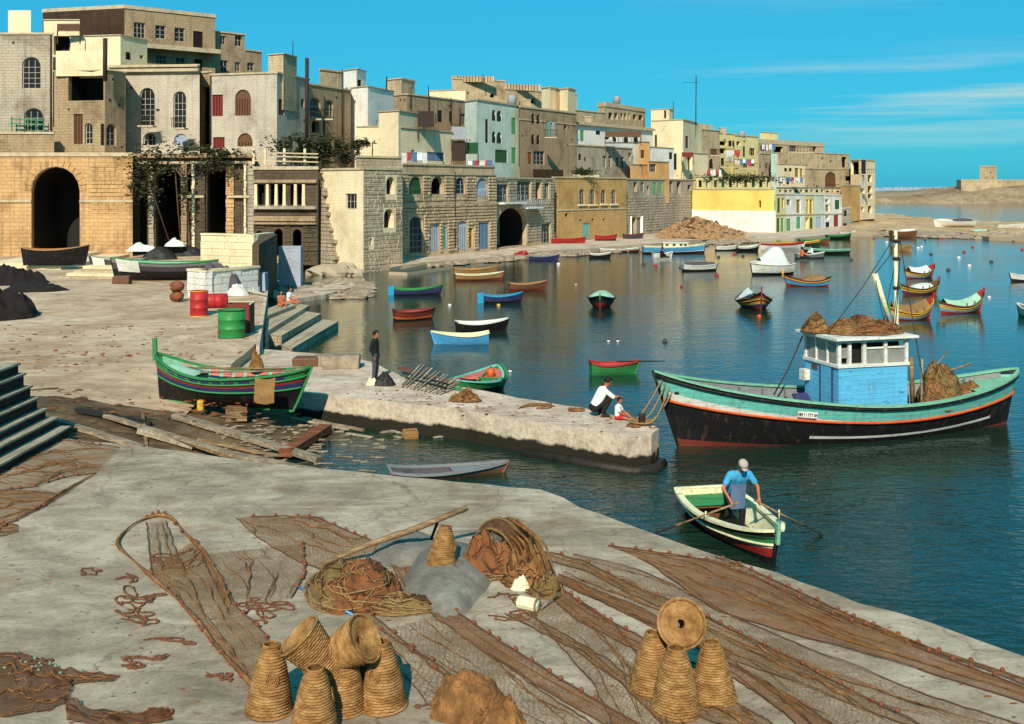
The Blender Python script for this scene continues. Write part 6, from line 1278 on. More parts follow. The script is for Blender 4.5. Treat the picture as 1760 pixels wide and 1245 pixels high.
# -- beached green boat
def green_ex(r, pt, g):
    for i in range(9):     # painted panels between green frames on the topsides, both sides and inside
        for sd in (1, -1):
            s0, s1 = .14 + .085 * i, .14 + .085 * i + .058
            m = MB(); m.grid(lambda u, v: pt(s0 + (s1 - s0) * u, .83 + .11 * v, sd) + Vector((0, sd * .012, 0)), 4, 2); m.build('panel', M['b_navy'], r)
            m = MB(); m.grid(lambda u, v: pt(s0 + (s1 - s0) * u, .76 + .2 * v, sd, .06), 4, 2); m.build('inner_panel', M['b_pink'], r)
    m = MB(); q = pt(.5, .9, 1, .1); m.tube([pt(.2, .95, .3), pt(.82, 1.04, .5)], .035, 6); m.build('spar', M['oldwood'], r)
    m = MB(); m.tube([pt(.3, .95, .1), pt(.86, 1.0, .2)], .03, 6); m.build('spar', M['greywood'], r)
    canopy(r, pt, .10, .30, .08, 'mintcloth', False, t_=.9)
    canopy(r, pt, .84, .985, .06, 'oldwood', False, t_=.97, name='foredeck')
G = boat('green red and navy banded wooden boat propped on the slip', 372, 706, 0, 4.35, 1.9, fb=.95, bow=.45, stern=.5, kind='p', bands=LB((.42, 'b_black'), (.52, 'b_black'), (.56, 'b_green'), (.70, 'b_navy'), (.76, 'b_red'), (.81, 'b_green'), (.96, 'b_green'), (1, 'b_mint')), inner='b_mint', rail='b_green', name='wooden_boat', draft=0.0,
         rb=.5, rs=.2, floor='oldwood', post=[('s', .45, 'b_green')], strakes=[(.81, 'b_green', .03), (.55, 'b_green', .03), (.96, 'b_dgreen', .025)], keel='b_green', extra=green_ex, full=.6, ns=34)
ga = P(500, 718, .55); gb = P(268, 688, .95); cc = (ga + gb) / 2; dd = ga - gb; G.location = (cc.x, cc.y + .35, .78); G.rotation_euler = (0, radians(3.0), atan2(dd.y, dd.x))
GM = Matrix.Translation(G.location) @ Matrix.Rotation(atan2(dd.y, dd.x), 4, 'Z')
def crate(name, label, c, d, mat, rz=0, cat='crate', slats=4, tilt=0):
    t = thing(name, label, cat, c, rz); 
    for i in range(slats):
        for sy in (-1, 1): m = MB(); m.box((0, sy * d[1] / 2, d[2] * (i + .5) / slats), (d[0], .025, d[2] / slats - .02)); m.build('slat', M[mat], t)
        for sx in (-1, 1): m = MB(); m.box((sx * (d[0] / 2 - .013), 0, d[2] * (i + .5) / slats), (.025, d[1] - .03, d[2] / slats - .02)); m.build('slat', M[mat], t)
    m = MB(); m.box((0, 0, .02), (d[0] - .06, d[1] - .06, .03)); m.build('bottom', M[mat], t); t.rotation_euler = (tilt, 0, rz); return t
q = P(408, 716, .55); crate('wooden_crate', 'slatted wooden box under the beached green boat', (q.x, q.y - .1, .45), (.62, .4, .42), 'oldwood', .2)
q = P(345, 703, .75); stone(345, 705, .75, .2, .2, .32, 'b_yellow', 'small yellow chock beside the keel of the beached boat', 9, name='chock')
q = GM @ Vector((1.75, -1.12, .7))
t = thing('hanging_sack', 'tan sack hung over the side of the beached green boat', 'sack', q, atan2(dd.y, dd.x)); m = MB(); m.grid(lambda u, v: Vector(((u - .5) * .62, -.1 - .1 * sin(v * 2) + .03 * noise.noise(Vector((u * 4, v * 4, 1))), .42 - v * .72 - .06 * sin(u * pi))), 10, 10); m.build('cloth', M['tancloth'], t)
q = P(424, 655, 1.3); heap('sack', 'dark brown bundle lying on the green boat far rail', GM @ Vector((.7, .7, 1.02)), (.5, .4, .5), 'brownnet', 30, 'sack')
# -- moored green boat at the pier
def mg(r, pt, g):
    canopy(r, pt, .05, .45, .1, 'b_pink', False, t_=.95, name='stern_boards'); m = MB(); m.tube([pt(.9, .6, 1), pt(.5, 1.0, .1), pt(.2, 1.3, .1)], .03, 6); m.build('tiller', M['b_green'], r)
    m = MB(); m.lathe([(.01, 0), (.14, .02), (.15, .3), (.02, .34)], 10, pt(.35, 1.0, .4)); m.build('orange_float', M['b_orange'], r)
boat('open green boat with pink seat moored bow first to the pier', 820, 676, 248, 3.3, 1.75, fb=.5, bow=.3, stern=.25, kind='p', bands=LB((.45, 'b_dgreen'), (.7, 'b_black'), (1, 'b_green')), inner='b_pink', rail='b_turq', extra=mg, keel='b_brown', name='moored_boat', deck=[(.74, .97, 'b_brown')])
q = P(852, 668, 0); boat('small dark green tender lying behind the pink seated boat', 851, 668, 80, 1.9, 1.0, bands=LB((.6, 'b_black'), (1, 'b_green')), inner='b_black', rail='b_green')
# sunken punt near the quay
t = boat('half sunk pale grey punt at the foot of the quay', 765, 818, 14, 2.9, .95, fb=.16, bow=.12, bands=LB((.6, 'b_brown'), (1, 'b_grey')), inner='b_slate', rail='b_grey', thw=2, name='punt', draft=.14, deck=[(.55, .95, 'b_grey')])
# black boat at arch and beached boats
t = boat('black hulled boat with red inside drawn up before the tall arch', 93, 452, 6, 4.5, 1.9, z=1.78, fb=1.0, bow=.35, stern=.2, bands=LB((1, 'b_black')), inner='b_pink', rail='b_tan', kind='p', draft=.15, name='beached_boat')
def bw(r, pt, g):
    m = MB(); m.grid(lambda u, v: pt(.72 + .22 * u, 1.02 - .62 * v, 1) + Vector((.0, .1, .02)), 6, 6); m.build('white_board', M['b_white'], r)
t = boat('long beached boat with green rail and large white board on its side', 285, 480, 184, 6.6, 2.2, z=1.35, fb=1.1, bow=.35, stern=.2, bands=LB((.5, 'b_black'), (.8, 'b_slate'), (1, 'b_grey')), inner='b_mint', rail='b_green', kind='p', extra=bw, name='beached_boat', draft=.0)
c = P(178, 474, 1.3); t = boat('smaller dark boat with round white board behind long beached boat', 205, 468, 184, 3.8, 1.6, z=1.3, fb=.9, bow=.3, bands=LB((1, 'b_slate')), inner='b_white', rail='b_grey', extra=bw, name='beached_boat', draft=.0)
stone(210, 488, 1.25, 1.1, .7, .55, 'p_brown', 'red brown log end under the long beached boat', 12, name='log_chock')
for nm, x, y in (('upright timber hull board beside the low dark boat', 272, 446), ('dark upturned hull behind the long beached boat', 320, 440)):
    heap('upturned_hull', nm, P(x, y, 1.25), (3.2, 1.5, .95), 'p_dark', x, 'boat', jit=.05)
heap('white_cover', 'pale folded sail on the dark boats by the arcade', P(243, 444, 1.25) + Vector((0, 0, .6)), (2.6, 1.2, .7), 'canvas', 4, 'sail', jit=.3)
heap('white_cover', 'cream bundle beside the dark upturned hull', P(300, 441, 1.25) + Vector((0, 0, .9)), (2.0, 1.2, .7), 'canvas', 5, 'sail', jit=.3)
# drums
def drum(label, px, py, z, r, h, mats, lying=False, rz=0, group='oil drums on the promenade', dents=1):
    c = P(px, py, z); t = thing('oil_drum', label, 'drum', c, rz, group); m = MB(); prof = [(.0, 0), (r, 0), (r, .02)]
    for k in (1, 2): zz = h * k / 3; prof += [(r, zz - .03), (r + .02, zz - .01), (r + .02, zz + .01), (r, zz + .03)]
    prof += [(r, h), (r - .02, h), (r - .03, h - .03), (0, h - .03)]
    Mx = Matrix.Rotation(radians(90), 3, 'Y') if lying else Matrix.Identity(3)
    off = Vector((-h / 2, 0, r)) if lying else Vector((0, 0, 0)); m.lathe(prof, 28, off, Mx); o = m.build('shell', [M[mats[0]]], t)
    m = MB()
    for zz in (.01, h - .01): m.lathe([(r - .01, -.02), (r + .015, -.02), (r + .015, .02), (r - .01, .02), (r - .01, -.02)], 28, off + Mx @ Vector((0, 0, zz)), Mx)
    m.build('rim', M[mats[1]], t, kind='stuff'); return t
M['drumred'] = pm('drum_red', srgb(176, 40, 38), .2, 3, rough=.5, wear=srgb(96, 46, 36), wt=.6); M['drumgreen'] = pm('drum_green', srgb(40, 132, 62), .2, 2, rough=.5, wear=srgb(92, 70, 44), wt=.57); M['drumblue'] = pm('drum_blue', srgb(70, 96, 120), .3, 2, rough=.6)
drum('red oil drum standing upright at the low white wall', 342, 543, 1.25, .42, 1.22, ('drumred', 'b_yellow'))
drum('red oil drum lying on its side', 374, 530, 1.25, .38, .95, ('drumred', 'drumred'), True, .15)
drum('big green banded tank with rusty hoops beside the kerb', 398, 580, 1.25, .55, 1.15, ('drumgreen', 'iron'))
t = thing('rusty_bin', 'open rust red iron bin behind the big green tank', 'bin', P(410, 572, 1.25)); 
for a_, (dx, dy, sx, sy) in enumerate(((0, .4, 1.0, .04), (0, -.4, 1.0, .04), (.5, 0, .04, .84), (-.5, 0, .04, .84))): m = MB(); m.box((dx, dy + .3, .62), (sx, sy, 1.24)); m.build('side', M['b_rust'], t)
m = MB(); m.box((.52, .3, 1.24), (.06, .9, .05)); m.box((0, .72, 1.24), (1.1, .06, .05)); m.build('rim', M['b_cream'], t, kind='stuff')
for i, (x, y, lb) in enumerate(((305, 513, 'lower brown wicker float ball by low white wall'), (304, 500, 'upper dark brown sack ball by low white wall'))):
    c = P(x, 519, 1.25); m = MB(); m.ball((0, 0, 0), .4, (1, 1, .7 if i == 0 else .8), 14, jit=.3, seed=i); o = m.build('sack', M['redwood'], None, lb, 'sack'); o.location = (c.x, c.y, 1.25 + .28 + (.55 if i else 0))
heap('tarpaulin', 'crumpled grey tarpaulin and red rags on the low white wall', P(375, 508, 1.25) + Vector((0, .1, 0)), (3.0, 1.6, 1.9), 'darkcloth', 8, 'tarpaulin', jit=.4)
heap('rag_pile', 'white and red rags thrown over the low wall', P(400, 507, 1.25) + Vector((.3, -.5, 0)), (1.6, 1.0, .75), 'cloth1', 18, 'rags', jit=.35)
stone(441, 500, 1.27, 1.2, .9, 1.1, 'p_lgrey', 'grey square block on the corner of the low white wall', 14)
building('white_pillar_wall', 'white leaning wall slab at the basin corner by the green tank', [(405, 66), (456, 62.5)], 497, 1.2, .8, 'white', {}, cat='wall', coph=.05)
for i, (a, c) in enumerate((((352, 447), (438, 446)), ((376, 452), (425, 440)), ((400, 456), (436, 447)))):
    p = P(a[0], 461, 1.25); q = P(c[0], 461, 1.25); w_tube('timber', ('long', 'middle', 'short')[i] + ' pale pole leaning on the pale coped wall', [Vector((p.x, p.y - .5 - .1 * i, 2.2 + .3 * i)), Vector((q.x, q.y - .4 - .1 * i, 3.4 + .1 * i))], .08, 'greywood', 'timber')
# ------------------------------------------------------------------ foreground gear
M['wicker'] = (lambda s: s.fin(s.mix(s.ramp(s.noise(s.map((1, 1, 2)), 5, 5, .7), [(.3, srgb(100, 66, 34)), (.5, srgb(156, 112, 62)), (.72, srgb(190, 150, 96))]), s.ramp(s.noise(s.map((1, 1, 1)), 70, 3, .6), [(.35, .5), (.55, 1.0)]), .8, 'MULTIPLY'), .85, s.noise(s.map((1, 1, 1)), 80, 3, .6), .7, .006, .2))(NT('wicker'))
def bell(z, h=.74, r0=.285, r1=.098): t = z / h; return r0 - (r0 - r1) * (.66 * t + .34 * t ** 3.4)
def basket_meshes():
    out = {}; n = 40; rings = 24; h = .74; m = MB(); prof = []
    for k in range(rings):
        z0 = h * k / rings; z1 = h * (k + 1) / rings; zc = (z0 + z1) / 2; r = bell(zc)
        prof += [(bell(z0) - .012, z0 + .003), (r + .004, z0 + .009), (r + .008, zc), (r + .004, z1 - .009), (bell(z1) - .012, z1 - .003)]
    b0 = len(m.v)
    for r, z in prof:
        for k in range(n): w = 1 + .018 * (1 if (k + int(z / h * rings)) % 2 else -1); m.v.append((r * w * cos(2 * pi * k / n), r * w * sin(2 * pi * k / n), z + .012 * noise.noise(Vector((r * cos(2 * pi * k / n) * 9, r * sin(2 * pi * k / n) * 9, z * 8)))))
    for i in range(len(prof) - 1):
        for k in range(n): m.f.append((i * n + k, i * n + (k + 1) % n, (i + 1) * n + (k + 1) % n, (i + 1) * n + k)); m.m.append(0); m.sm.append(True)
    # inside skin
    m.lathe([(bell(h * i / 8) - .02, h * i / 8) for i in range(9)], 24)
    out['woven_body'] = m
    m = MB(); m.lathe([(.098 + .012 * cos(a), h + .006 + .012 * sin(a)) for a in [2 * pi * i / 8 for i in range(9)]], 24); out['top_rim'] = m
    m = MB(); m.lathe([(.288 + .014 * cos(a), .012 + .014 * sin(a)) for a in [2 * pi * i / 8 for i in range(9)]], 36); out['base_hoop'] = m
    # woven funnel closing the wide end, with its ring of splints
    m = MB(); pr = []
    for k in range(13):
        r = .276 - .226 * k / 13; z = .03 + .07 * (k / 13) ** 1.5; pr += [(r, z - .002), (r - .004, z - .011), (r - .012, z - .010), (r - .016, z)]
    m.lathe(pr, 32); m.lathe([(.05, .10), (.045, .20)], 14); out['funnel'] = m
    return {k: v for k, v in out.items()}
bm_ = basket_meshes(); proto = None
def basket(label, loc, rot=(0, 0, 0), sc=1.0, group='wicker fish traps on the quay'):
    global proto
    if proto is None:
        proto = thing('fish_trap', label, 'basket', (0, 0, 0), group=group)
        for k, mm in bm_.items(): mm.build(k, M['wicker'], proto)
        for i in range(16):
            a = 2 * pi * i / 16; mm = MB(); mm.tube([((bell(z) - .012) * cos(a), (bell(z) - .012) * sin(a), z) for z in (.01, .2, .4, .6, .74)], .006, 4)
            mm.build('rib', M['wicker'], proto)
        # the little lid woven into the shoulder
        mm = MB(); z = .42; r = bell(z) + .012; rr_ = Matrix.Rotation(radians(70), 3, 'Y')
        for q_ in (.075, .05, .026): mm.lathe([(q_ + .009 * cos(a), .009 * sin(a)) for a in [2 * pi * i / 6 for i in range(7)]], 20, (0, -r, z), Matrix.Rotation(radians(76), 3, 'X'))
        mm.build('lid', M['wicker'], proto, kind='stuff'); o = proto
    else:
        o = copy_tree(proto); o['label'] = label; o['group'] = group
    o.location = loc; o.rotation_euler = rot; o.scale = (sc, sc, sc); return o
def bp(px, py, lab, rot=(0, 0, 0), sc=1.0, dz=0.0):
    q = QP(px, py); k = random.Random(lab); o = basket(lab, (q.x, q.y, q.z + dz), (k.uniform(-.05, .05), k.uniform(-.05, .05), rot[2]), sc); o.scale = (sc * k.uniform(.94, 1.06), sc * k.uniform(.94, 1.06), sc * k.uniform(.95, 1.05)); return o
R_ = radians
bp(462, 1222, 'fish trap at the left end of the front group, mouth up', (0, 0, .3), 1.0)
bp(540, 1256, 'lowest fish trap at the bottom edge of the picture', (0, 0, 1.7), .98)
bp(592, 1218, 'fish trap half hidden in the shade under the tipped ones', (0, 0, 2.8), .98)
bp(660, 1213, 'fish trap at the right end of front group, mouth up', (0, 0, -.4), 1.0)
bp(614, 1190, 'rearmost upright fish trap of the front group', (0, 0, 4), .95)
def tipped(lab, px, py, z, ax, sc=1.0, roll=0.0):
    b_ = P(px, py, z); ax = Vector(ax).normalized(); qt = ax.to_track_quat('Z', 'Y') @ Matrix.Rotation(roll, 3, 'Z').to_quaternion(); return basket(lab, b_, qt.to_euler(), sc)
tipped('tipped fish trap leaning left on top of the front group', 512, 1092, 2.15, (.62, .12, -.72), 1.0)
tipped('tipped fish trap with a shaded hollow facing right in the front group', 628, 1096, 2.12, (-.74, .30, -.50), 1.0, 2)
bp(1120, 1186, 'left fish trap of the right hand group', (0, 0, .4), .95)
bp(1161, 1221, 'front middle fish trap of the right hand group', (0, 0, 2), 1.02)
bp(1227, 1201, 'right fish trap of the right hand group', (0, 0, 3), .96)
tipped('fish trap on top of the right hand group with its wide base to the viewer', 1172, 1072, 2.12, (.0, .90, -.40), 1.02)
q = QP(757, 1000); basket('single fish trap standing on the grey canvas heap', (q.x, q.y + .1, 1.40), (R_(6), R_(4), 1.0), .88)

# nets
fl_mesh = {}
def floats(parent, pts, mat, r=.035, nm='cork_float'):
    if mat == 'pale_cork': r = .026; pts = pts[::2]
    o3 = org(parent); key = (mat, r)
    for p in pts:
        if key not in fl_mesh:
            m = MB(); m.ball((0, 0, 0), r, (1, 1, .85), 10); o = m.build(nm, M[mat]); fl_mesh[key] = o.data
        else: o = bpy.data.objects.new(nm, fl_mesh[key]); COL.objects.link(o)
        o.parent = parent; o.location = Vector(p) - o3; o.rotation_euler = (random.random() * 3, random.random() * 3, 0)
def resample(pts, n):
    L = [0]
    for a, b in zip(pts[:-1], pts[1:]): L.append(L[-1] + (Vector(b) - Vector(a)).length)
    out = []
    for i in range(n + 1):
        d = L[-1] * i / n; k = max(j for j in range(len(L)) if L[j] <= d + 1e-9); k = min(k, len(pts) - 2)
        t = (d - L[k]) / max(1e-9, L[k + 1] - L[k]); out.append(Vector(pts[k]).lerp(Vector(pts[k + 1]), t))
    for _ in range(2): out = [out[0]] + [(out[i - 1] + out[i] * 2 + out[i + 1]) / 4 for i in range(1, len(out) - 1)] + [out[-1]]
    return out
def net(label, A, B, mat, fl='L', seed=0, h=.05, nfl=14, fm='cork', rope=.012, name='fishing_net', zup=None, nu=14, nv=60):
    a = resample([QP(*p, .012) for p in A], nv); b = resample([QP(*p, .012) for p in B], nv); t = thing(name, label, 'fishing net', a[0], world=True)
    W = sum((p - q).length for p, q in zip(a, b)) / len(a)
    def fn(u, v):
        i = min(nv, int(round(v * nv))); p = a[i].lerp(b[i], u); w_ = noise.noise(Vector((u * 9, v * 5, seed))) + .5 * noise.noise(Vector((u * 22, v * 9, seed + 3)))
        return p + Vector((.02 * noise.noise(Vector((u * 6, v * 14, seed))), .02 * noise.noise(Vector((v * 14, u * 6, seed))), h * max(0, w_) + .004 + (zup(u, v) if zup else 0)))
    m = MB(); m.grid(fn, nu, nv); o = m.build('netting', M[mat], t, label=None); me = o.data; ul = me.uv_layers.new(name='UVMap'); L_ = sum((a[i + 1] - a[i]).length for i in range(nv))
    for p in me.polygons:
        for li in p.loop_indices:
            vi = me.loops[li].vertex_index; ul.data[li].uv = ((vi % (nu + 1)) / nu * W, (vi // (nu + 1)) / nv * L_)
    m = MB(); rg = random.Random(seed)      # gathered folds: thicker strands where the net bunches
    for _ in range(max(3, int(W * 9))):
        u0 = rg.random(); v0 = rg.uniform(-.3, .6); v1 = v0 + rg.uniform(.4, 1.1); k0 = max(0, int(v0 * nv)); k1 = min(nv, int(v1 * nv))
        if k1 - k0 < 4: continue
        m.tube([fn(min(1, max(0, u0 + .09 * sin(k * .13 + u0 * 20) + .05 * noise.noise(Vector((k * .2, u0 * 9, seed))))), k / nv) + Vector((0, 0, .012)) for k in range(k0, k1 + 1)], [rg.uniform(.006, .013) * sin(pi * (.06 + .88 * (k - k0) / (k1 - k0))) for k in range(k0, k1 + 1)], 4)
    if m.v: m.build('folds', M['brownnet'], t, kind='stuff')
    for nm, e, on in (('head_rope', 0, 'L' in fl), ('foot_rope', 1, 'R' in fl)):
        ed = [fn(e, v / nv) + Vector((.015 * noise.noise(Vector((v * .4, e, seed))), .03 * noise.noise(Vector((v * .5, e + 2, seed))), .012)) for v in range(nv + 1)]
        m = MB(); m.tube(ed, rope if on else rope * .7, 5); m.build(nm, M['redrope'], t)
        if on: floats(t, [ed[int(2 + (nv - 4) * (k + random.uniform(-.2, .2)) / nfl)] + Vector((0, 0, .02)) for k in range(nfl)], fm)
    return t
M['cork'] = pm('red_cork', srgb(130, 72, 48), .3, 12, bump=.8); M['pale_cork'] = pm('pale_glass_float', srgb(120, 136, 112), .3, 9, rough=.4); M['redrope'] = pm('rust_rope', srgb(104, 72, 48), .4, 40, rough=.95, bump=.8, bd=.004)
M['net_a'] = net_mat('brown_net', srgb(140, 98, 54), .42, streak=(16, 1.3)); M['net_b'] = net_mat('rust_net', srgb(142, 90, 48), .58, streak=(22, 1.0)); M['net_c'] = net_mat('thin_tan_net', srgb(140, 102, 60), .22, streak=(18, 1.5)); M['net_d'] = net_mat('dark_net', srgb(104, 68, 44), .78, streak=(14, 3))
net('thin tan net trailing from the looped rope down to the front traps', [(248, 985), (300, 1025), (345, 1085), (395, 1145), (440, 1195)], [(335, 930), (375, 990), (405, 1045), (455, 1095), (490, 1160)], 'net_a', 'LR', 1, nfl=12)
net('broad thin veil of net before the great rust net', [(985, 955), (1110, 985), (1260, 1062), (1420, 1130), (1600, 1200), (1790, 1260)], [(960, 1000), (1080, 1060), (1240, 1130), (1400, 1190), (1560, 1250), (1640, 1275)], 'net_c', '', 31, nv=80, h=.07)
net('sheer brown net over the concrete left of right hand traps', [(985, 1030), (1060, 1080), (1110, 1150), (1150, 1250)], [(900, 1040), (960, 1110), (1020, 1180), (1060, 1262)], 'net_c', 'L', 32, nfl=5)
net('sheer net ripple between front traps and brown sack', [(640, 1060), (700, 1110), (770, 1160), (800, 1190)], [(600, 1055), (640, 1100), (700, 1170), (735, 1215)], 'net_c', 'L', 33, nfl=4, nv=30)
net('narrow upright fold of net below the rope loop', [(252, 900), (256, 950), (262, 990)], [(285, 898), (300, 945), (320, 990)], 'net_c', '', 2, nfl=3, nv=20)
net('pale net spread in ripples right of rope loop', [(345, 955), (370, 1010), (395, 1060)], [(520, 935), (525, 990), (500, 1030)], 'net_c', 'R', 3, nfl=8, nv=30)
net('pointed brown net drawn up to the timber pole', [(405, 893), (440, 925), (500, 962), (560, 985)], [(430, 890), (540, 890), (620, 925), (655, 945)], 'net_a', 'R', 4, nfl=9)
net('long net band curling from the pole to the bottom edge', [(648, 932), (690, 1005), (745, 1062), (820, 1115), (930, 1185), (1050, 1256)], [(690, 920), (722, 985), (785, 1056), (870, 1112), (975, 1178), (1100, 1250)], 'net_b', 'R', 5, nfl=20, nu=8)
net('faint net veil spread across the quay under the long curling band', [(655, 1085), (720, 1130), (800, 1200), (900, 1262)], [(745, 1062), (830, 1120), (930, 1190), (1035, 1262)], 'net_c', 'L', 6, nfl=5)
net('thin net strand running past the white can to the bottom', [(868, 1058), (985, 1118), (1070, 1180), (1140, 1250)], [(905, 1058), (1000, 1110), (1092, 1172), (1180, 1250)], 'net_a', '', 7, nu=6)
net('net strand from the hoop heap towards the right hand traps', [(925, 1010), (985, 1065), (1080, 1115), (1200, 1175)], [(960, 1010), (1010, 1050), (1100, 1098), (1225, 1160)], 'net_b', 'R', 8, nfl=9, nu=6)
net('rust strand lying just behind right hand traps', [(950, 1000), (1060, 1050), (1140, 1090), (1240, 1140)], [(960, 990), (1070, 1035), (1160, 1078), (1260, 1125)], 'net_b', '', 9, nu=5)
net('great rust brown net sweeping to the right edge', [(1045, 940), (1200, 962), (1290, 990), (1400, 1045), (1560, 1110), (1790, 1196)], [(1110, 965), (1170, 1010), (1230, 1052), (1360, 1092), (1520, 1136), (1800, 1222)], 'net_b', 'L', 10, nfl=22, h=.09, nv=90)
net('thin net along the quay edge with spaced red floats', [(1230, 960), (1330, 1000), (1460, 1062), (1600, 1118), (1790, 1180)], [(1200, 962), (1295, 995), (1405, 1045), (1565, 1108), (1790, 1190)], 'net_c', 'L', 11, nfl=15, nv=70)
net('rust edged net between the hoop heap and the great net', [(905, 946), (1000, 965), (1090, 1010), (1190, 1052)], [(915, 958), (1010, 985), (1080, 1022), (1170, 1062)], 'net_a', 'L', 12, nfl=6, nu=8)
net('wide thin net right of the right hand traps', [(1205, 1062), (1330, 1120), (1440, 1178), (1590, 1256)], [(1222, 1130), (1290, 1165), (1350, 1210), (1400, 1256)], 'net_c', 'L', 13, nfl=16, h=.06)
net('dark lower strand right of the right hand traps', [(1225, 1125), (1300, 1168), (1380, 1215), (1440, 1256)], [(1222, 1145), (1290, 1188), (1355, 1235), (1380, 1262)], 'net_b', '', 14, nu=6)
net('short net end fanning left of right hand traps toward bottom', [(1095, 1190), (1180, 1225), (1270, 1262)], [(1240, 1200), (1290, 1225), (1350, 1262)], 'net_a', '', 15)
net('orange brown net patch beside the black steps', [(-40, 775), (60, 765), (110, 758), (205, 772)], [(-40, 850), (60, 838), (110, 822), (165, 815)], 'net_c', 'LR', 16, nfl=9, nu=18)
net('second orange brown net patch at the left edge', [(-40, 845), (50, 845), (100, 850), (165, 815)], [(-40, 935), (10, 905), (40, 890), (95, 862)], 'net_a', 'R', 17, nfl=8, nu=18)
net('dark brown net with pale floats at bottom left corner', [(-60, 1130), (30, 1125), (90, 1150), (125, 1180)], [(-60, 1235), (20, 1235), (90, 1222), (118, 1205)], 'net_d', 'L', 18, nfl=12, h=.12, fm='pale_cork')
net('tapering tail of the dark net with pale floats', [(90, 1152), (130, 1158), (205, 1165)], [(90, 1185), (140, 1176), (195, 1172)], 'net_d', 'L', 19, nfl=4, nv=24, fm='pale_cork')
net('narrow dark net roll along the bottom left edge', [(110, 1205), (160, 1225), (230, 1232), (290, 1225)], [(115, 1240), (160, 1250), (230, 1250), (295, 1240)], 'net_d', '', 20, h=.12, nv=30)
net('ripple of brown net at the far left edge by the wall', [(-40, 905), (0, 900), (30, 905)], [(-40, 930), (0, 925), (32, 915)], 'net_a', 'L', 21, nfl=3, nv=14)
# corked rope tangles
def tangle(label, cx, cy, rx, ry, n, seed, mat='redrope', fm='cork', nf=10):
    """a rope dropped on the ground: it wanders across the patch, doubling back and looping over itself"""
    r = random.Random(seed * 7 + 1); t = thing('corked_rope', label, 'rope', QP(cx, cy), world=True); pts = []; x, y, a = -.8, r.uniform(-.5, .5), 0.0; w_ = 0
    for i in range(n * 22):
        w_ = w_ * .72 + r.gauss(0, .55); a += w_ * .75
        if x * x + y * y > .9: a += (atan2(-y, -x) - a) * .7 if r.random() < .8 else .6
        x += .17 * cos(a); y += .22 * sin(a); pts.append(QP(cx + rx * x, cy + ry * y, .014 + .012 * (i % 5 == 0)))
    sm_ = []
    for p, q, s_ in zip(pts[:-2], pts[1:-1], pts[2:]):
        for u in (0, .33, .66): sm_.append((p + q) / 2 * (1 - u) ** 2 + q * 2 * u * (1 - u) + (q + s_) / 2 * u * u)
    m = MB(); m.tube(sm_, .012, 4); m.build('rope', M[mat], t); nf = int(nf * 1.5); floats(t, [sm_[int(len(sm_) * (i + r.random()) / nf) % len(sm_)] for i in range(nf)], fm, .024); return t
tangle('corked rope tangle inside the trailing tan net', 305, 962, 48, 18, 4, 1, nf=16); tangle('corked rope spread at the left of trailing tan net, upper', 232, 1028, 50, 14, 4, 2, nf=14)
tangle('corked rope looping left of the trailing tan net, middle', 240, 1060, 58, 12, 3, 3, nf=14); tangle('small corked rope loop beside the trailing net', 228, 995, 28, 8, 2, 4, nf=7)
tangle('lower long corked rope coil on open concrete', 262, 1140, 52, 14, 3, 5, nf=14); tangle('thin corked rope strung across the open concrete', 285, 1105, 70, 6, 2, 6, nf=8); tangle('corked rope end nearest the front traps', 395, 1160, 30, 10, 2, 7, nf=8)
tangle('corked rope ripples by the pale net', 460, 1040, 60, 12, 3, 8, nf=14); tangle('corked rope beside the leftmost tipped trap', 440, 1060, 34, 14, 2, 9, nf=9); tangle('small rope wisp alone on the concrete at left', 152, 984, 22, 7, 2, 10, nf=4)
tangle('rope scribble between the canvas heap and white can', 880, 1060, 42, 9, 3, 11, nf=6); tangle('rope scribble in front of the hoop heap', 860, 1035, 40, 14, 2, 12, nf=4); tangle('rope scribble near bottom beside the brown sack', 735, 1222, 24, 9, 2, 13, nf=3)
tangle('knotted rope end at the bottom left roll', 270, 1228, 26, 9, 3, 14, nf=4); tangle('weed like rope scraps by the quay edge', 1265, 970, 30, 6, 2, 15, nf=3); tangle('rope scribble behind the white can', 935, 1020, 34, 10, 3, 16, nf=5)
tangle('red roped edge tangle on the dark corner net', 60, 1150, 60, 16, 4, 17, nf=14, fm='pale_cork')
# rope loop with thick twisted edge
t = thing('rope_loop', 'thick brown rope loop standing out at the left of the nets', 'rope', QP(250, 890), world=True)
m = MB(); m.tube(resample([QP(*p, .04) for p in ((440, 1190), (380, 1125), (330, 1060), (300, 1030), (250, 985), (196, 938), (225, 905), (268, 886), (292, 888), (322, 925), (350, 950), (372, 985), (395, 1040))], 60), [.026 + .012 * sin(i * .7) for i in range(61)], 6); m.build('rope', M['brownnet'], t)
floats(t, [QP(x, y, .06) for x, y in ((252, 893), (262, 888), (272, 885), (283, 886), (300, 905), (312, 918), (335, 935), (352, 955), (366, 975), (380, 1000), (392, 1025))], 'cork')
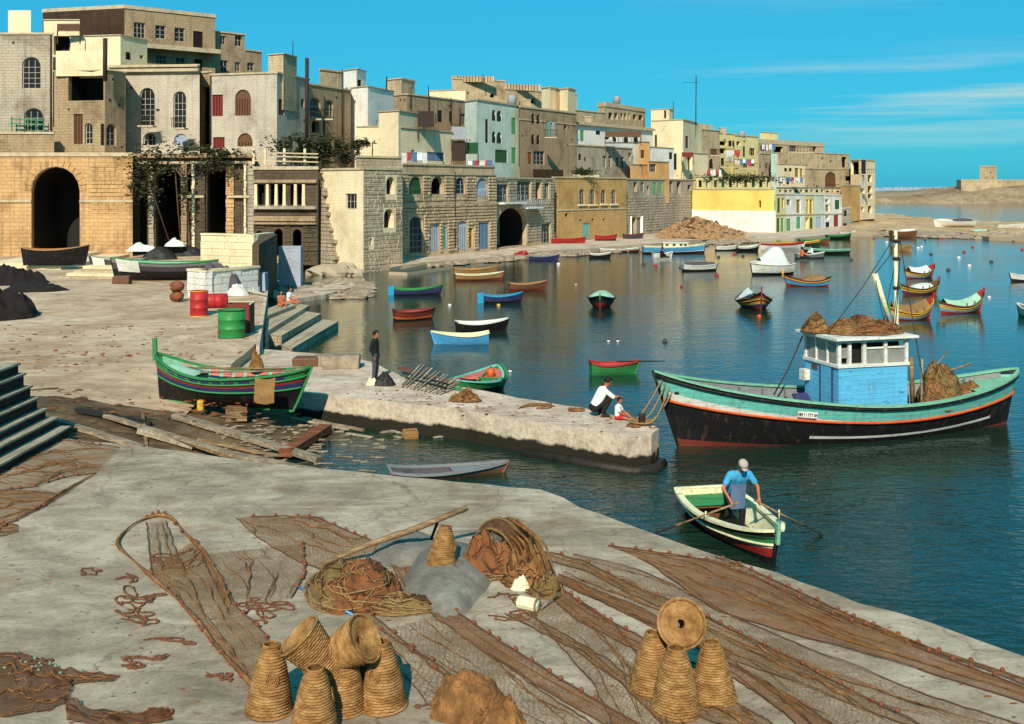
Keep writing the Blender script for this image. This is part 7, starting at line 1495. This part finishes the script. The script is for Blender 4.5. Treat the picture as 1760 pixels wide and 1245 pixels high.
# gear heap
M['greycanvas'] = pm('grey_canvas', srgb(118, 112, 98), .3, 2.5, rough=.9, bump=.7, bd=.02, c2=srgb(142, 136, 120))
def hq(name, label, px, py, dims, mat, seed, cat='net', dz=0, **k): q = QP(px, py); return heap(name, label, (q.x, q.y, q.z + dz - .01), dims, mat, seed, cat, **k)
hq('canvas', 'grey canvas sheet heaped under the single fish trap', 768, 990, (1.45, 3.3, .34), 'greycanvas', 3, 'canvas', jit=.25, folds=1.5, n=34)
hq('canvas', 'grey canvas back fold behind the timber pole', 700, 945, (1.3, 1.9, .22), 'greycanvas', 5, 'canvas', jit=.25, folds=1.5)
hq('net_pile', 'rust brown net mound beside the grey canvas', 622, 1018, (1.35, 1.8, .42), 'rednet', 6, n=56, jit=.5, folds=3.4)
hq('net_pile', 'olive flank of the rust brown net mound', 588, 1014, (1.2, 1.8, .32), 'olivenet', 7, n=34, jit=.3, folds=1.6)
hq('net_pile', 'low olive net flap right of the rust brown mound', 690, 1045, (1.1, .7, .18), 'olivenet', 8, jit=.4)
hq('net_pile', 'rust fish net stuffed under the hoop frame', 840, 985, (1.15, .9, .52), 'rednet', 9, n=34, jit=.7)
hq('net_pile', 'brown net skirt trailing right of the hoop frame', 905, 990, (1.0, 1.2, .38), 'brownnet', 10, n=34, jit=.9, folds=4)
hq('net_pile', 'small knot of tarred net right of the cream bag', 940, 1022, (.55, .5, .28), 'olivenet', 11, jit=1.0)
hq('sack', 'rounded brown cloth sack at the bottom edge', 808, 1222, (.95, .8, .46), 'brownnet', 12, 'sack', n=44, jit=.3, folds=3.2)
hq('sack', 'crumpled brown rags right of the rounded sack', 858, 1245, (.7, .5, .24), 'brownnet', 13, 'rags', n=26, jit=1.0)
t = thing('hoop_net', 'arched hoop net frame with grey mesh mouth behind the single trap', 'net', QP(850, 985), world=True)
c0 = QP(845, 985); ax = Vector((.45, .85, 0)).normalized(); sd = Vector((ax.y, -ax.x, 0)); hoops = []
for k, (d, r) in enumerate(((0, .50), (.3, .56), (.65, .5), (1.0, .36))):
    pts = [c0 + ax * d + sd * (r * cos(a)) + Vector((0, 0, max(0.02, 1.45 * r * sin(a)))) for a in [pi * i / 14 for i in range(15)]]; hoops.append(pts)
    m = MB(); m.tube(pts, .022, 6); m.build('hoop', M['olivenet'], t)
m = MB(); m.add([p for h_ in hoops for p in h_], [(i * 15 + j, (i + 1) * 15 + j, (i + 1) * 15 + j + 1, i * 15 + j + 1) for i in range(3) for j in range(14)], 0, True); o = m.build('mesh_cover', M['net_d'], t, uv=True)
m = MB(); m.add(hoops[3], [tuple(range(15))]); m.build('end_cover', M['olivenet'], t)
for k in range(9):
    a = hoops[1][10 - k // 2] + Vector((.02 * k, 0, .02)); e = QP(905 + k * 7, 1000 + (k % 3) * 7, .04); mid_ = (a + e) / 2 + Vector((.12, 0, .16)); m = MB(); m.tube(resample([a, mid_, e], 14), .018, 5); m.build('net_strand', M['brownnet'], t)
a = QP(553, 974, .04); b2 = P(803, 873, 1.95)
m = MB(); m.tube([a, a.lerp(b2, .3) + Vector((0, 0, .03)), a.lerp(b2, .6) + Vector((.01, 0, -.01)), b2], [.035, .05, .055, .05], 7); m.build('timber_pole', M['oldwood'], None, 'long brown timber pole propped over the gear heap', 'pole', loc=a)
a = QP(738, 935, .0); m = MB(); m.tube([a, P(755, 890, 1.80)], .028, 6); m.build('prop', M['p_dark'], None, 'short dark prop under the timber pole', 'prop', loc=a)
a = QP(512, 1012, .03); m = MB(); m.tube([a, QP(610, 1062, .03)], .02, 5); m.build('blue_pole', M['b_blue'], None, 'thin blue and brown stick before the rust mound', 'stick', loc=a)
t = thing('tin_can', 'white tin can lying by the hoop heap', 'can', QP(908, 1050), world=True)
c = QP(908, 1050, .1); Mx = Matrix.Rotation(radians(90), 3, 'Y') @ Matrix.Identity(3); Mx = Matrix.Rotation(radians(-28), 3, 'Z') @ Mx
m = MB(); m.lathe([(0, -.16), (.095, -.16), (.1, -.14), (.1, .14), (.095, .16), (0, .16)], 18, c, Mx); m.build('body', M['b_cream'], t); m = MB(); m.lathe([(.098, .13), (.106, .14), (.106, .16), (.09, .165)], 18, c, Mx); m.build('rim', M['oldwood'], t)
hq('bag', 'cream cloth bag next to the hoop heap', 895, 1012, (.34, .26, .18), 'b_cream', 20, 'bag', jit=.3)
a = QP(930, 1052, .05); m = MB(); m.tube([a, QP(958, 1035, .12)], .016, 5); m.build('stick', M['greywood'], None, 'short pale stick beside the tin can', 'stick', loc=a)
a = QP(948, 1012); m = MB(); m.tube([a, a + Vector((0, 0, .3))], .03, 6); m.build('peg', M['p_dark'], None, 'dark wooden peg upright by the tarred knot', 'peg', loc=a)
# litter and weed scraps on the quay
r = random.Random(31); m = MB()
for i in range(520):
    px = r.uniform(0, 1760); py = r.uniform(770, 1245); q = P(px, py, QZ)
    if py < 760 or q.x > 11: continue
    edge = 1080 < px and (py < 960 + (px - 1200) * .36 + 60); 
    if px > 930 and py < 841 + (px - 930) * .36 + 12: continue
    q.z = HQ(q.x, q.y); s = r.uniform(.008, .022) * (1.6 if edge else 1); m.ball(q, s, (r.uniform(.8, 2.6), 1, .4), 5, jit=.6, seed=i)
m.build('litter', M['redwood'], None, 'brown crumbs and weed scraps strewn over the quay', 'litter', kind='stuff')
m = MB()
for i in range(420):
    px = r.uniform(0, 445); py = r.uniform(560, 700); q = P(px, py, 1.25); q.z = 1.26 if py < 640 else max(1.0, slip_z(q.x, q.y)); m.ball(q, r.uniform(.015, .06), (r.uniform(.8, 3), 1, .5), 5, jit=.6, seed=i)
for i in range(160): q = P(r.uniform(450, 1080), 0, 0) if 0 else P(r.uniform(560, 1080), 690, PZ); u = r.random(); a = P(600, 668, PZ).lerp(P(1100, 738, PZ), u); m.ball((a.x + r.uniform(-.5, .5), a.y + r.uniform(-.9, 1.0), HPi(a.x, a.y) + .005), r.uniform(.01, .035), (2, 1, .5), 5, jit=.6, seed=i)
m.build('litter', M['redwood'], None, 'stones and litter on the promenade and pier', 'litter', kind='stuff')
# timbers on the slip
def SP(px, py, z): q = P(px, py, z); return q
T = [((88, 722), (245, 752), .85, .16, 'greywood', 'short pale timber nearest the black steps'), ((180, 730), (560, 800), .5, .14, 'greywood', 'long grey timber lying along the quay foot'), ((195, 722), (500, 785), .62, .12, 'oldwood', 'long brown timber above the grey one'),
     ((240, 723), (335, 745), .8, .2, 'palew', 'thick pale beam on the timber heap'), ((130, 702), (260, 718), .95, .14, 'p_dark', 'black timber at the head of the heap'), ((300, 715), (548, 762), .55, .2, 'greywood', 'broad grey plank below the beached boat'),
     ((255, 740), (245, 708), .95, .09, 'oldwood', 'short crossed stick on the timber heap'), ((330, 760), (640, 812), .3, .13, 'greywood', 'half sunk grey timber closest to the water'), ((520, 690), (625, 718), .45, .1, 'greywood', 'pale spar leaning beside the pier root'),
     ((500, 697), (600, 722), .35, .08, 'palew', 'thin pale pole beside the pier spar'), ((490, 755), (560, 728), .35, .3, 'redwood', 'broad brown board on the muddy slip'), ((340, 738), (480, 758), .55, .12, 'oldwood', 'brown timber between the planks'), ((100, 738), (330, 770), .62, .1, 'oldwood', 'thin brown timber at the very foot of the quay'), ((420, 790), (690, 830), .12, .12, 'p_dark', 'dark rotten timber awash by the quay foot')]
for a, b_, z, wd, mt, lb in T:
    p = P(a[0], a[1], z + .25); q = P(b_[0], b_[1], z); p.z = max(slip_z(p.x, p.y), 0) + wd * .6 + .03; q.z = max(slip_z(q.x, q.y), -.02) + wd * .5 + .03
    m = MB(); n = 8; pts = [p.lerp(q, i / n) + Vector((0, 0, .02 * noise.noise(Vector((i * .7, wd * 50, 0))))) for i in range(n + 1)]
    for k in range(n): m.beam(pts[k], pts[k + 1] , wd * (1.3 if wd > .15 else 1), wd * .7)
    m.build('timber', M[mt], None, lb, 'timber', 'old timbers on the muddy slip', loc=p)
m = MB()
for i in range(420):
    px = r.uniform(370, 700); py = r.uniform(708, 800); q = P(px, py, .3); zz = slip_z(q.x, q.y); 
    if zz < -.06:
        if r.random() < .72: continue
        zz = -.02
    if r.random() < .45: a = r.uniform(-.5, .5); L_ = r.uniform(.1, .6); m.beam((q.x, q.y, zz + .03), (q.x + L_ * cos(a), q.y + L_ * sin(a), zz + .03 + r.uniform(0, .04)), r.uniform(.02, .08), .025)
    else: m.ball((q.x, q.y, zz + .01), r.uniform(.02, .09), (r.uniform(1, 2), 1, .5), 6, jit=.5, seed=i)
m.build('driftwood', M['greywood'], None, 'driftwood and rubbish on the muddy slip', 'driftwood', kind='stuff')
q = P(705, 752, 0); crate('wooden_crate', 'small orange wooden box floating in the inlet', (q.x, q.y, -.08), (.42, .32, .3), 'b_tan', .3, tilt=.2)
q = P(912, 777, 0); heap('float_board', 'white foam scrap floating in the inlet', (q.x, q.y, -.02), (.55, .4, .14), 'b_white', 40, 'flotsam', jit=.2)
for x0, y0, x1, y1, lb in ((672, 740, 702, 748, 'pale short plank floating beside the orange box'), (745, 752, 785, 748, 'thin pale stick afloat right of the orange box'), (596, 745, 640, 752, 'pale plank end on the mud by the inlet')):
    a = P(x0, y0, .03); b_ = P(x1, y1, .03); m = MB(); m.beam(a, b_, .1, .04); m.build('plank', M['palew'], None, lb, 'plank', loc=a)
# rack of spars, heap and rope on the pier
t = thing('spar_stack', 'stack of crossed wooden spars on the pier edge', 'spars', PP(720, 660), world=True)
for i in range(11): a = PP(690 + i * 6.5, 668 + i * 1.2, .08 + .03 * (i % 3)); b_ = PP(722 + i * 7, 640 + i * 2.8, .25 + .05 * (i % 2)); m = MB(); m.beam(a, b_, .07, .05); m.build('spar', M['greywood' if i % 3 else 'palew'], t)
for i in range(3): a = PP(686 + i * 6, 640 + 9 * i, .16); b_ = PP(775 - i * 4, 668 + 5 * i, .2); m = MB(); m.beam(a, b_, .07, .06); m.build('bearer', M['p_dark' if i else 'redwood'], t)
m = MB(); a = PP(750, 665, .1); b_ = PP(800, 676, .1); m.beam(a, b_, .06, .05); m.build('oar', M['b_green'], None, 'green oar end beside the spar stack', 'oar', loc=a)
heap('net_pile', 'small brown net heap drooping on the middle of the pier', PP(800, 690), (1.0, .5, .3), 'brownnet', 50, jit=.8)
def ptangle(label, cx, cy, rx, ry, n, seed):
    rr_ = random.Random(seed); t = thing('rope_pile', label, 'rope', PP(cx, cy), world=True); pts = [PP(cx + rx * rr_.uniform(-1, 1), cy + ry * rr_.uniform(-1, 1), .03) for _ in range(n * 8)]; m = MB(); m.tube(resample(pts, n * 30), .022, 5); m.build('rope', M['brownnet'], t)
ptangle('loose brown rope pile on pier behind the squatting man', 925, 700, 36, 6, 3, 3); ptangle('short loose rope left of the squatting man', 990, 706, 20, 4, 2, 4); ptangle('rope snarl where mooring lines meet the pier', 1090, 733, 14, 4, 3, 5)
heap('bundle', 'dark bundle and white cloth at the standing boy feet', PP(660, 662), (.85, .6, .36), 'p_dark', 60, 'bundle', jit=.4); heap('cloth', 'small white cloth by the dark bundle', PP(640, 661) + Vector((0, -.2, 0)), (.4, .3, .22), 'b_cream', 61, 'cloth', jit=.5)
M['tarnet'] = pm('tarred_net', (.016, .011, .009), .4, 3, rough=.97, bump=1, bd=.03)
# left edge of promenade: dark nets and black shadows, both shaped as heaps
heap('net_pile', 'big black tarred net heap at the left edge of promenade', P(-5, 545, 1.25), (4.0, 3.6, 1.1), 'tarnet', 70, n=40, jit=1.1, folds=2.6)
heap('net_pile', 'upper dark brown net heap behind the black one', P(15, 487, 1.25), (4.8, 4.6, .9), 'tarnet', 71, n=40, jit=1.1, folds=2.8)
heap('net_pile', 'flat tongue of dark net reaching right from the upper heap', P(60, 500, 1.25), (4.0, 2.2, .5), 'tarnet', 72, jit=.4)
q = P(8, 478, 1.25); w_tube('spar', 'thick cream spar end resting on the dark net heaps', [q + Vector((-.8, -2.5, 2.5)), q + Vector((.6, -2.6, 1.4))], .3, 'b_cream', 'spar')

# ------------------------------------------------------------------ people
M['skin'] = pm('sunburnt_skin', srgb(176, 104, 70), .12, 6, rough=.6, bump=.1, spec=.4); M['hair'] = pm('black_hair', srgb(22, 18, 16), .3, 20, rough=.7); M['shirt_b'] = pm('blue_shirt', srgb(66, 158, 196), .12, 6, rough=.9, bump=.3); M['shirt_w'] = pm('white_shirt', srgb(232, 230, 220), .08, 6, rough=.9, bump=.3)
M['jersey'] = pm('dark_jersey', srgb(26, 30, 30), .2, 8, rough=.95); M['trous'] = pm('dark_trousers', srgb(34, 30, 30), .2, 8, rough=.95); M['greyt'] = pm('grey_trousers', srgb(74, 72, 74), .2, 8, rough=.95); M['shorts'] = pm('red_shorts', srgb(176, 48, 34), .15, 8, rough=.9); M['cap'] = pm('grey_cap', srgb(176, 164, 148), .1, 9, rough=.95); M['apron'] = pm('slate_blue_apron', srgb(92, 112, 138), .2, 7, rough=.95)
M['orangeshirt'] = pm('orange_shirt', srgb(216, 110, 40), .1, 8, rough=.9); M['eye'] = pm('eye', (.03, .02, .02), .1, 5, rough=.2)
def cap(m, a, b, ra, rb):
    a = Vector(a); b = Vector(b); m.tube([a, (a + b) / 2, b], [ra, (ra + rb) / 2 * 1.02, rb], 10); m.ball(a, ra * 1.0, n=10); m.ball(b, rb * 1.0, n=10)
def voxel(m, vs, mat, name, parent, smooth=4):
    o = m.build(name, mat, parent); r = o.modifiers.new('r', 'REMESH'); r.mode = 'VOXEL'; r.voxel_size = vs; r.use_smooth_shade = True; s = o.modifiers.new('s', 'SMOOTH'); s.iterations = smooth; s.factor = .5
    dg = bpy.context.evaluated_depsgraph_get(); me = bpy.data.meshes.new_from_object(o.evaluated_get(dg)); o.modifiers.clear(); old = o.data; o.data = me; me.name = name; return o
def person(label, loc, rz, J, k=1.0, shirt='shirt_w', trous='trous', headdress='hair', sleeve=.55, legcov=1.0, hx=(1, 0, 0), tiny=False, extra=None, vox=.011):
    """J: joints in metres for an adult of 1.75 m, x forward, y left; k scales the figure"""
    t = thing('person', label, 'person', loc, rz); g = {a: Vector(b) * k for a, b in J.items()}; m = MB(); R = lambda x: x * k
    hd = g['head']; f = Vector(hx).normalized(); up = (hd - g['neck']).normalized(); side_ = up.cross(f).normalized(); f = side_.cross(up)
    for s_ in ('l', 'r'):
        y = s_
        cap(m, g['hip' + y], g['kn' + y], R(.085), R(.055)); cap(m, g['kn' + y], g['an' + y], R(.055), R(.036)); toe = g['toe' + y]; cap(m, g['an' + y] - Vector((0, 0, R(.03))), toe, R(.036), R(.026)); cap(m, g['an' + y] - Vector((0, 0, R(.03))), g['an' + y] - (toe - g['an' + y]) * .2 - Vector((0, 0, R(.04))), R(.035), R(.03))
        cap(m, g['sh' + y], g['el' + y], R(.050), R(.038)); cap(m, g['el' + y], g['wr' + y], R(.038), R(.025))
        d = (g['wr' + y] - g['el' + y]).normalized(); sw = d.cross(Vector((0, 0, 1))); sw = sw.normalized() if sw.length > .1 else Vector((0, 1, 0)); dn = sw.cross(d)
        if dn.z > 0: dn = -dn
        w_ = g['wr' + y]; pc = w_ + d * R(.05)
        for j in (-.022, 0, .022): cap(m, w_ + sw * R(j * .6), w_ + d * R(.085) + sw * R(j), R(.016), R(.013))
        for j, L_ in ((-.03, .058), (-.010, .070), (.010, .066), (.030, .05)):
            a = w_ + d * R(.088) + sw * R(j); b_ = a + d * R(L_ * .5) + dn * R(.012); c_ = b_ + d * R(L_ * .25) + dn * R(L_ * .5); cap(m, a, b_, R(.0095), R(.009)); cap(m, b_, c_, R(.009), R(.0075))
        sg = 1 if s_ == 'l' else -1; a = w_ + d * R(.03) + sw * R(.026 * sg); cap(m, a, a + d * R(.035) + sw * R(.022 * sg) + dn * R(.01), R(.012), R(.010)); cap(m, a + d * R(.035) + sw * R(.022 * sg) + dn * R(.01), a + d * R(.06) + dn * R(.028) + sw * R(.016 * sg), R(.010), R(.008))
    pel = (g['hipl'] + g['hipr']) / 2; ch = (g['shl'] + g['shr']) / 2
    cap(m, g['hipl'], g['hipr'], R(.10), R(.10))
    for a, b_ in (('hipl', 'shl'), ('hipr', 'shr')):
        A = g[a].lerp(pel, .25); B = g[b_].lerp(ch, .38) - (ch - pel).normalized() * R(.04); cap(m, A, B, R(.095), R(.10))
    cap(m, pel, ch - (ch - pel) * .15, R(.105), R(.11)); cap(m, g['shl'].lerp(ch, .1), g['shr'].lerp(ch, .1), R(.058), R(.058)); cap(m, ch, g['neck'], R(.075), R(.052)); cap(m, g['neck'], hd - up * R(.05), R(.052), R(.05))
    Mh = Matrix((f, side_, up)).transposed()
    n0 = len(m.v); m.ball((0, 0, 0), 1, n=16); m.v[n0:] = [tuple(hd + Mh @ (Vector(p) * 1) ) for p in [(q[0] * R(.095), q[1] * R(.078), q[2] * R(.115)) for q in m.v[n0:]]]
    cap(m, hd + f * R(.06) - up * R(.075), hd + f * R(.03) - up * R(.085), R(.034), R(.045))     # jaw
    cap(m, hd + f * R(.088) + up * R(.005), hd + f * R(.112) - up * R(.022), R(.010), R(.016))   # nose
    cap(m, hd + f * R(.090) - up * R(.052) + side_ * R(.018), hd + f * R(.090) - up * R(.052) - side_ * R(.018), R(.009), R(.009))
    for sg in (1, -1): cap(m, hd + side_ * R(.078 * sg) - up * R(.015), hd + side_ * R(.084 * sg) + up * R(.018), R(.013), R(.016))
    voxel(m, vox * k if not tiny else .02, M['skin'], 'body', t)
    e = MB()
    for sg in (1, -1): e.ball(hd + f * R(.086) + side_ * R(.030 * sg) + up * R(.012), R(.010), n=8)
    e.build('eyes', M['eye'], t)
    if tiny is True: pass
    # clothes
    s = MB(); p_ = R(.016)
    for y in 'lr': cap(s, g['sh' + y], g['sh' + y].lerp(g['el' + y], sleeve * 1.0), R(.060) + p_ * .5, R(.056) + p_ * .5)
    if sleeve > .95:
        for y in 'lr': cap(s, g['el' + y], g['el' + y].lerp(g['wr' + y], .85), R(.052), R(.040))
    for a, b_ in (('hipl', 'shl'), ('hipr', 'shr')):
        A = g[a].lerp(pel, .2) + (ch - pel) * .12; B = g[b_].lerp(ch, .36) - (ch - pel).normalized() * R(.04); cap(s, A, B, R(.112), R(.112))
    cap(s, pel + (ch - pel) * .15, ch - (ch - pel) * .14, R(.128), R(.126)); cap(s, g['shl'].lerp(ch, .1), g['shr'].lerp(ch, .1), R(.074), R(.074)); cap(s, ch, ch.lerp(g['neck'], .5), R(.09), R(.072))
    voxel(s, .014 * k, M[shirt], 'shirt', t)
    s = MB(); cap(s, g['hipl'], g['hipr'], R(.118), R(.118)); cap(s, pel, pel + (ch - pel) * .22, R(.125), R(.118))
    for y in 'lr':
        if legcov < .6: cap(s, g['hip' + y], g['hip' + y].lerp(g['kn' + y], .7), R(.105), R(.088))
        else: cap(s, g['hip' + y], g['kn' + y], R(.104), R(.076)); cap(s, g['kn' + y], g['kn' + y].lerp(g['an' + y], .92), R(.074), R(.058))
    voxel(s, .014 * k, M[trous], 'trousers' if legcov > .6 else 'shorts', t)
    if legcov > .6:
        s = MB()
        for y in 'lr': cap(s, g['an' + y] - Vector((0, 0, R(.03))), g['toe' + y], R(.048), R(.038))
        voxel(s, .012 * k, M['p_dark'], 'shoes', t)
    s = MB(); n0 = 0; s.ball((0, 0, 0), 1, n=16)
    off = (-.012, .022) if headdress == 'hair' else (0, .035)
    vv = []
    for q in s.v: vv.append(tuple(hd + f * R(off[0]) + up * R(off[1]) + Mh @ Vector((q[0] * R(.103), q[1] * R(.088), q[2] * R(.105)))))
    keep = [i for i, q in enumerate(s.v) if q[2] > (-.35 if headdress == 'hair' else 0.0) - (.0 if q[0] > .25 else (.35 if headdress == 'hair' else 0)) + (.55 if headdress == 'hair' and q[0] > .55 else 0)]
    ks = set(keep); s.f = [fc_ for fc_ in s.f if all(i in ks for i in fc_)]; s.m = [0] * len(s.f); s.sm = [True] * len(s.f); s.v = vv
    o = s.build('hair' if headdress == 'hair' else 'cap', M[headdress], t); so_ = o.modifiers.new('t', 'SOLIDIFY'); so_.thickness = -R(.015)
    if headdress == 'cap': s = MB(); c_ = hd + f * R(.10) + up * R(.045); s.lathe([(.0, 0), (R(.065), 0), (R(.065), R(.012)), (0, R(.014))], 14, c_, Mh); s.build('peak', M[headdress], t)
    if extra: extra(t, g, f, up, side_)
    return t
# rower: standing in the stern half of his boat, bent forward over the oars, facing the bow (towards the quay)
def row_ex(r, pt, g):
    m = MB(); q = pt(.0, 1, 1); m.grid(lambda u, v: pt(.02 + .2 * u, .82, 1, .05) * 1 + Vector((0, -2 * v * pt(.02 + .2 * u, .82, 1, .05).y, 0)), 3, 6); m.build('stern_sheet', M['b_green'], r)
    m = MB(); m.tube([pt(.72, 1.02, 1), pt(.85, 1.06, 1), pt(.97, 1.03, 1)], .05, 6); m.build('folded_fender', M['b_cream'], r)
RB = boat('small white red and green rowing boat by the quay edge', 1262, 921, -79, 3.8, 1.55, fb=.46, bow=.30, stern=.08, bands=LB((.40, 'b_black'), (.60, 'b_red'), (.655, 'b_white'), (.70, 'b_cream'), (.82, 'b_green'), (.86, 'b_cream'), (1, 'b_black')), inner='b_cream', rail='b_cream', draft=.2, floor='b_brown', railw=.10, strakes=[(.68, 'b_cream', .03), (.84, 'b_dgreen', .02)], keel='b_black', extra=row_ex, ns=34, thw=2, post=[('b', .16, 'b_mint')], full=.6)
rb_ = RB.location.copy(); F2 = Matrix.Translation(rb_) @ Matrix.Rotation(R_(-79), 4, 'Z')
J = dict(hipl=(-.10, .10, .78), hipr=(-.10, -.10, .78), knl=(.06, .14, .44), knr=(.04, -.14, .44), anl=(-.02, .16, .07), anr=(-.06, -.16, .07), toel=(.15, .18, .03), toer=(.12, -.18, .03), shl=(.24, .20, 1.20), shr=(.24, -.20, 1.20), neck=(.30, 0, 1.28), head=(.40, 0, 1.40), ell=(.30, .36, .95), elr=(.30, -.36, .95), wrl=(.50, .30, .78), wrr=(.50, -.30, .78))
def ap(t, g, f, up, sd_):
    s = MB(); s.grid(lambda u, v: Vector((.13 + .02 * v + .10 * (1 - v) * 1.0 + .03 * cos((u - .5) * 3), (u - .5) * .34, 1.08 - .55 * v)), 8, 8); s.build('apron', M['apron'], t)
pl = F2 @ Vector((.02, 0, .10)); pr_ = person('fisherman in a blue shirt and pale cap standing bent over his oars', pl, R_(-79), J, 1.08, 'shirt_b', 'trous', 'cap', .62, 1.0, (.75, 0, -.66), extra=ap)
PM = Matrix.Translation(pl) @ Matrix.Rotation(R_(-79), 4, 'Z')
for sg, nm, end in ((1, 'oar in the left hand of the fisherman, blade out to the right', (1.15, 1.75, -.02)), (-1, 'oar in the right hand of the fisherman, blade out to the left', (-.15, -1.75, .0))):
    hnd = PM @ (Vector((.57, .30 * sg, .70)) * 1.08); lock = F2 @ Vector((.55 if sg > 0 else .35, .78 * sg, .60)); d = (lock - hnd).normalized(); tip = lock + d * 1.25; tip.z = max(tip.z, .02)
    o = thing('oar', nm, 'oar', hnd, world=True); m = MB(); m.tube([hnd - d * .18, lock, lock.lerp(tip, .6)], .022, 7); m.build('shaft', M['oldwood'], o); m = MB(); m.beam(lock.lerp(tip, .55), tip, .14, .025); m.build('blade', M['p_dark'], o)
    m = MB(); m.tube([lock + Vector((0, 0, -.12)), lock + Vector((0, 0, .07))], .02, 5); m.build('oarlock', M['b_cream'], RB) if 0 else m.build('thole_pin', M['b_cream'], None, ('left' if sg > 0 else 'right') + ' thole pin of the small rowing boat', 'pin', loc=lock)
# boy standing on the pier, facing right
JS = dict(hipl=(0, .09, .92), hipr=(0, -.09, .92), knl=(.03, .10, .48), knr=(.0, -.09, .48), anl=(-.02, .10, .08), anr=(-.03, -.10, .08), toel=(.16, .11, .03), toer=(.15, -.12, .03), shl=(-.02, .18, 1.42), shr=(-.02, -.18, 1.42), neck=(.0, 0, 1.50), head=(.03, 0, 1.64), ell=(-.08, .25, 1.13), elr=(-.08, -.25, 1.13), wrl=(.06, .24, .90), wrr=(.04, -.24, .90))
person('boy in dark jersey and dark cap standing on the pier', PP(645, 655), R_(-12), JS, .98, 'jersey', 'greyt', 'hair', 1.0, 1.0, (1, -.1, -.2))
JQ = dict(hipl=(-.16, .10, .24), hipr=(-.16, -.10, .24), knl=(.26, .16, .50), knr=(.26, -.16, .50), anl=(.04, .16, .09), anr=(.04, -.16, .09), toel=(.22, .18, .03), toer=(.22, -.18, .03), shl=(.12, .19, .72), shr=(.12, -.19, .72), neck=(.18, 0, .80), head=(.25, 0, .93), ell=(.30, .27, .52), elr=(.34, -.25, .54), wrl=(.52, .20, .50), wrr=(.56, -.14, .52))
person('man in a white shirt and black trousers squatting on the pier end', PP(1030, 716), R_(12), JQ, 1.05, 'shirt_w', 'trous', 'hair', .9, 1.0, (.9, -.1, -.35))
JC = dict(hipl=(0, .09, .11), hipr=(0, -.09, .11), knl=(.34, .14, .26), knr=(.34, -.14, .12), anl=(.56, .12, .07), anr=(.62, -.16, .07), toel=(.66, .13, .12), toer=(.72, -.18, .12), shl=(.02, .18, .58), shr=(.02, -.18, .58), neck=(.04, 0, .66), head=(.08, 0, .82), ell=(.12, .24, .36), elr=(.16, -.22, .36), wrl=(.32, .18, .26), wrr=(.34, -.15, .26))
person('small child in white top and red shorts sitting at the pier end', PP(1062, 721), R_(-25), JC, .68, 'shirt_w', 'shorts', 'hair', .8, .4, (1, 0, -.25))
q = P(483, 527, 1.0); person('bare backed child hunched on the quay stairs', (q.x, q.y, 1.0), R_(-60), JC, .95, 'skin', 'orangeshirt', 'hair', .2, .4, (1, 0, -.5), vox=.016)
q = P(497, 522, .85); person('child in a white shirt and orange shorts on the quay stairs', (q.x, q.y, .85), R_(-20), JC, 1.0, 'shirt_w', 'orangeshirt', 'hair', .7, .4, (1, 0, -.2), vox=.016)
q = P(1137, 443, .25); person('man in dark clothes in the tiny white tender', (q.x, q.y, .2), R_(10), JC, 1.2, 'jersey', 'trous', 'hair', 1, 1, tiny=True)
q = P(1378, 443, .25); person('rower in an orange shirt in the silver white boat', (q.x, q.y, .2), R_(10), JC, 1.2, 'orangeshirt', 'trous', 'hair', 1, 1, tiny=True)
q = P(1395, 440, .25); person('second figure in a white shirt in the silver white boat', (q.x, q.y, .25), R_(190), JC, 1.2, 'shirt_w', 'trous', 'hair', 1, 1, tiny=True)
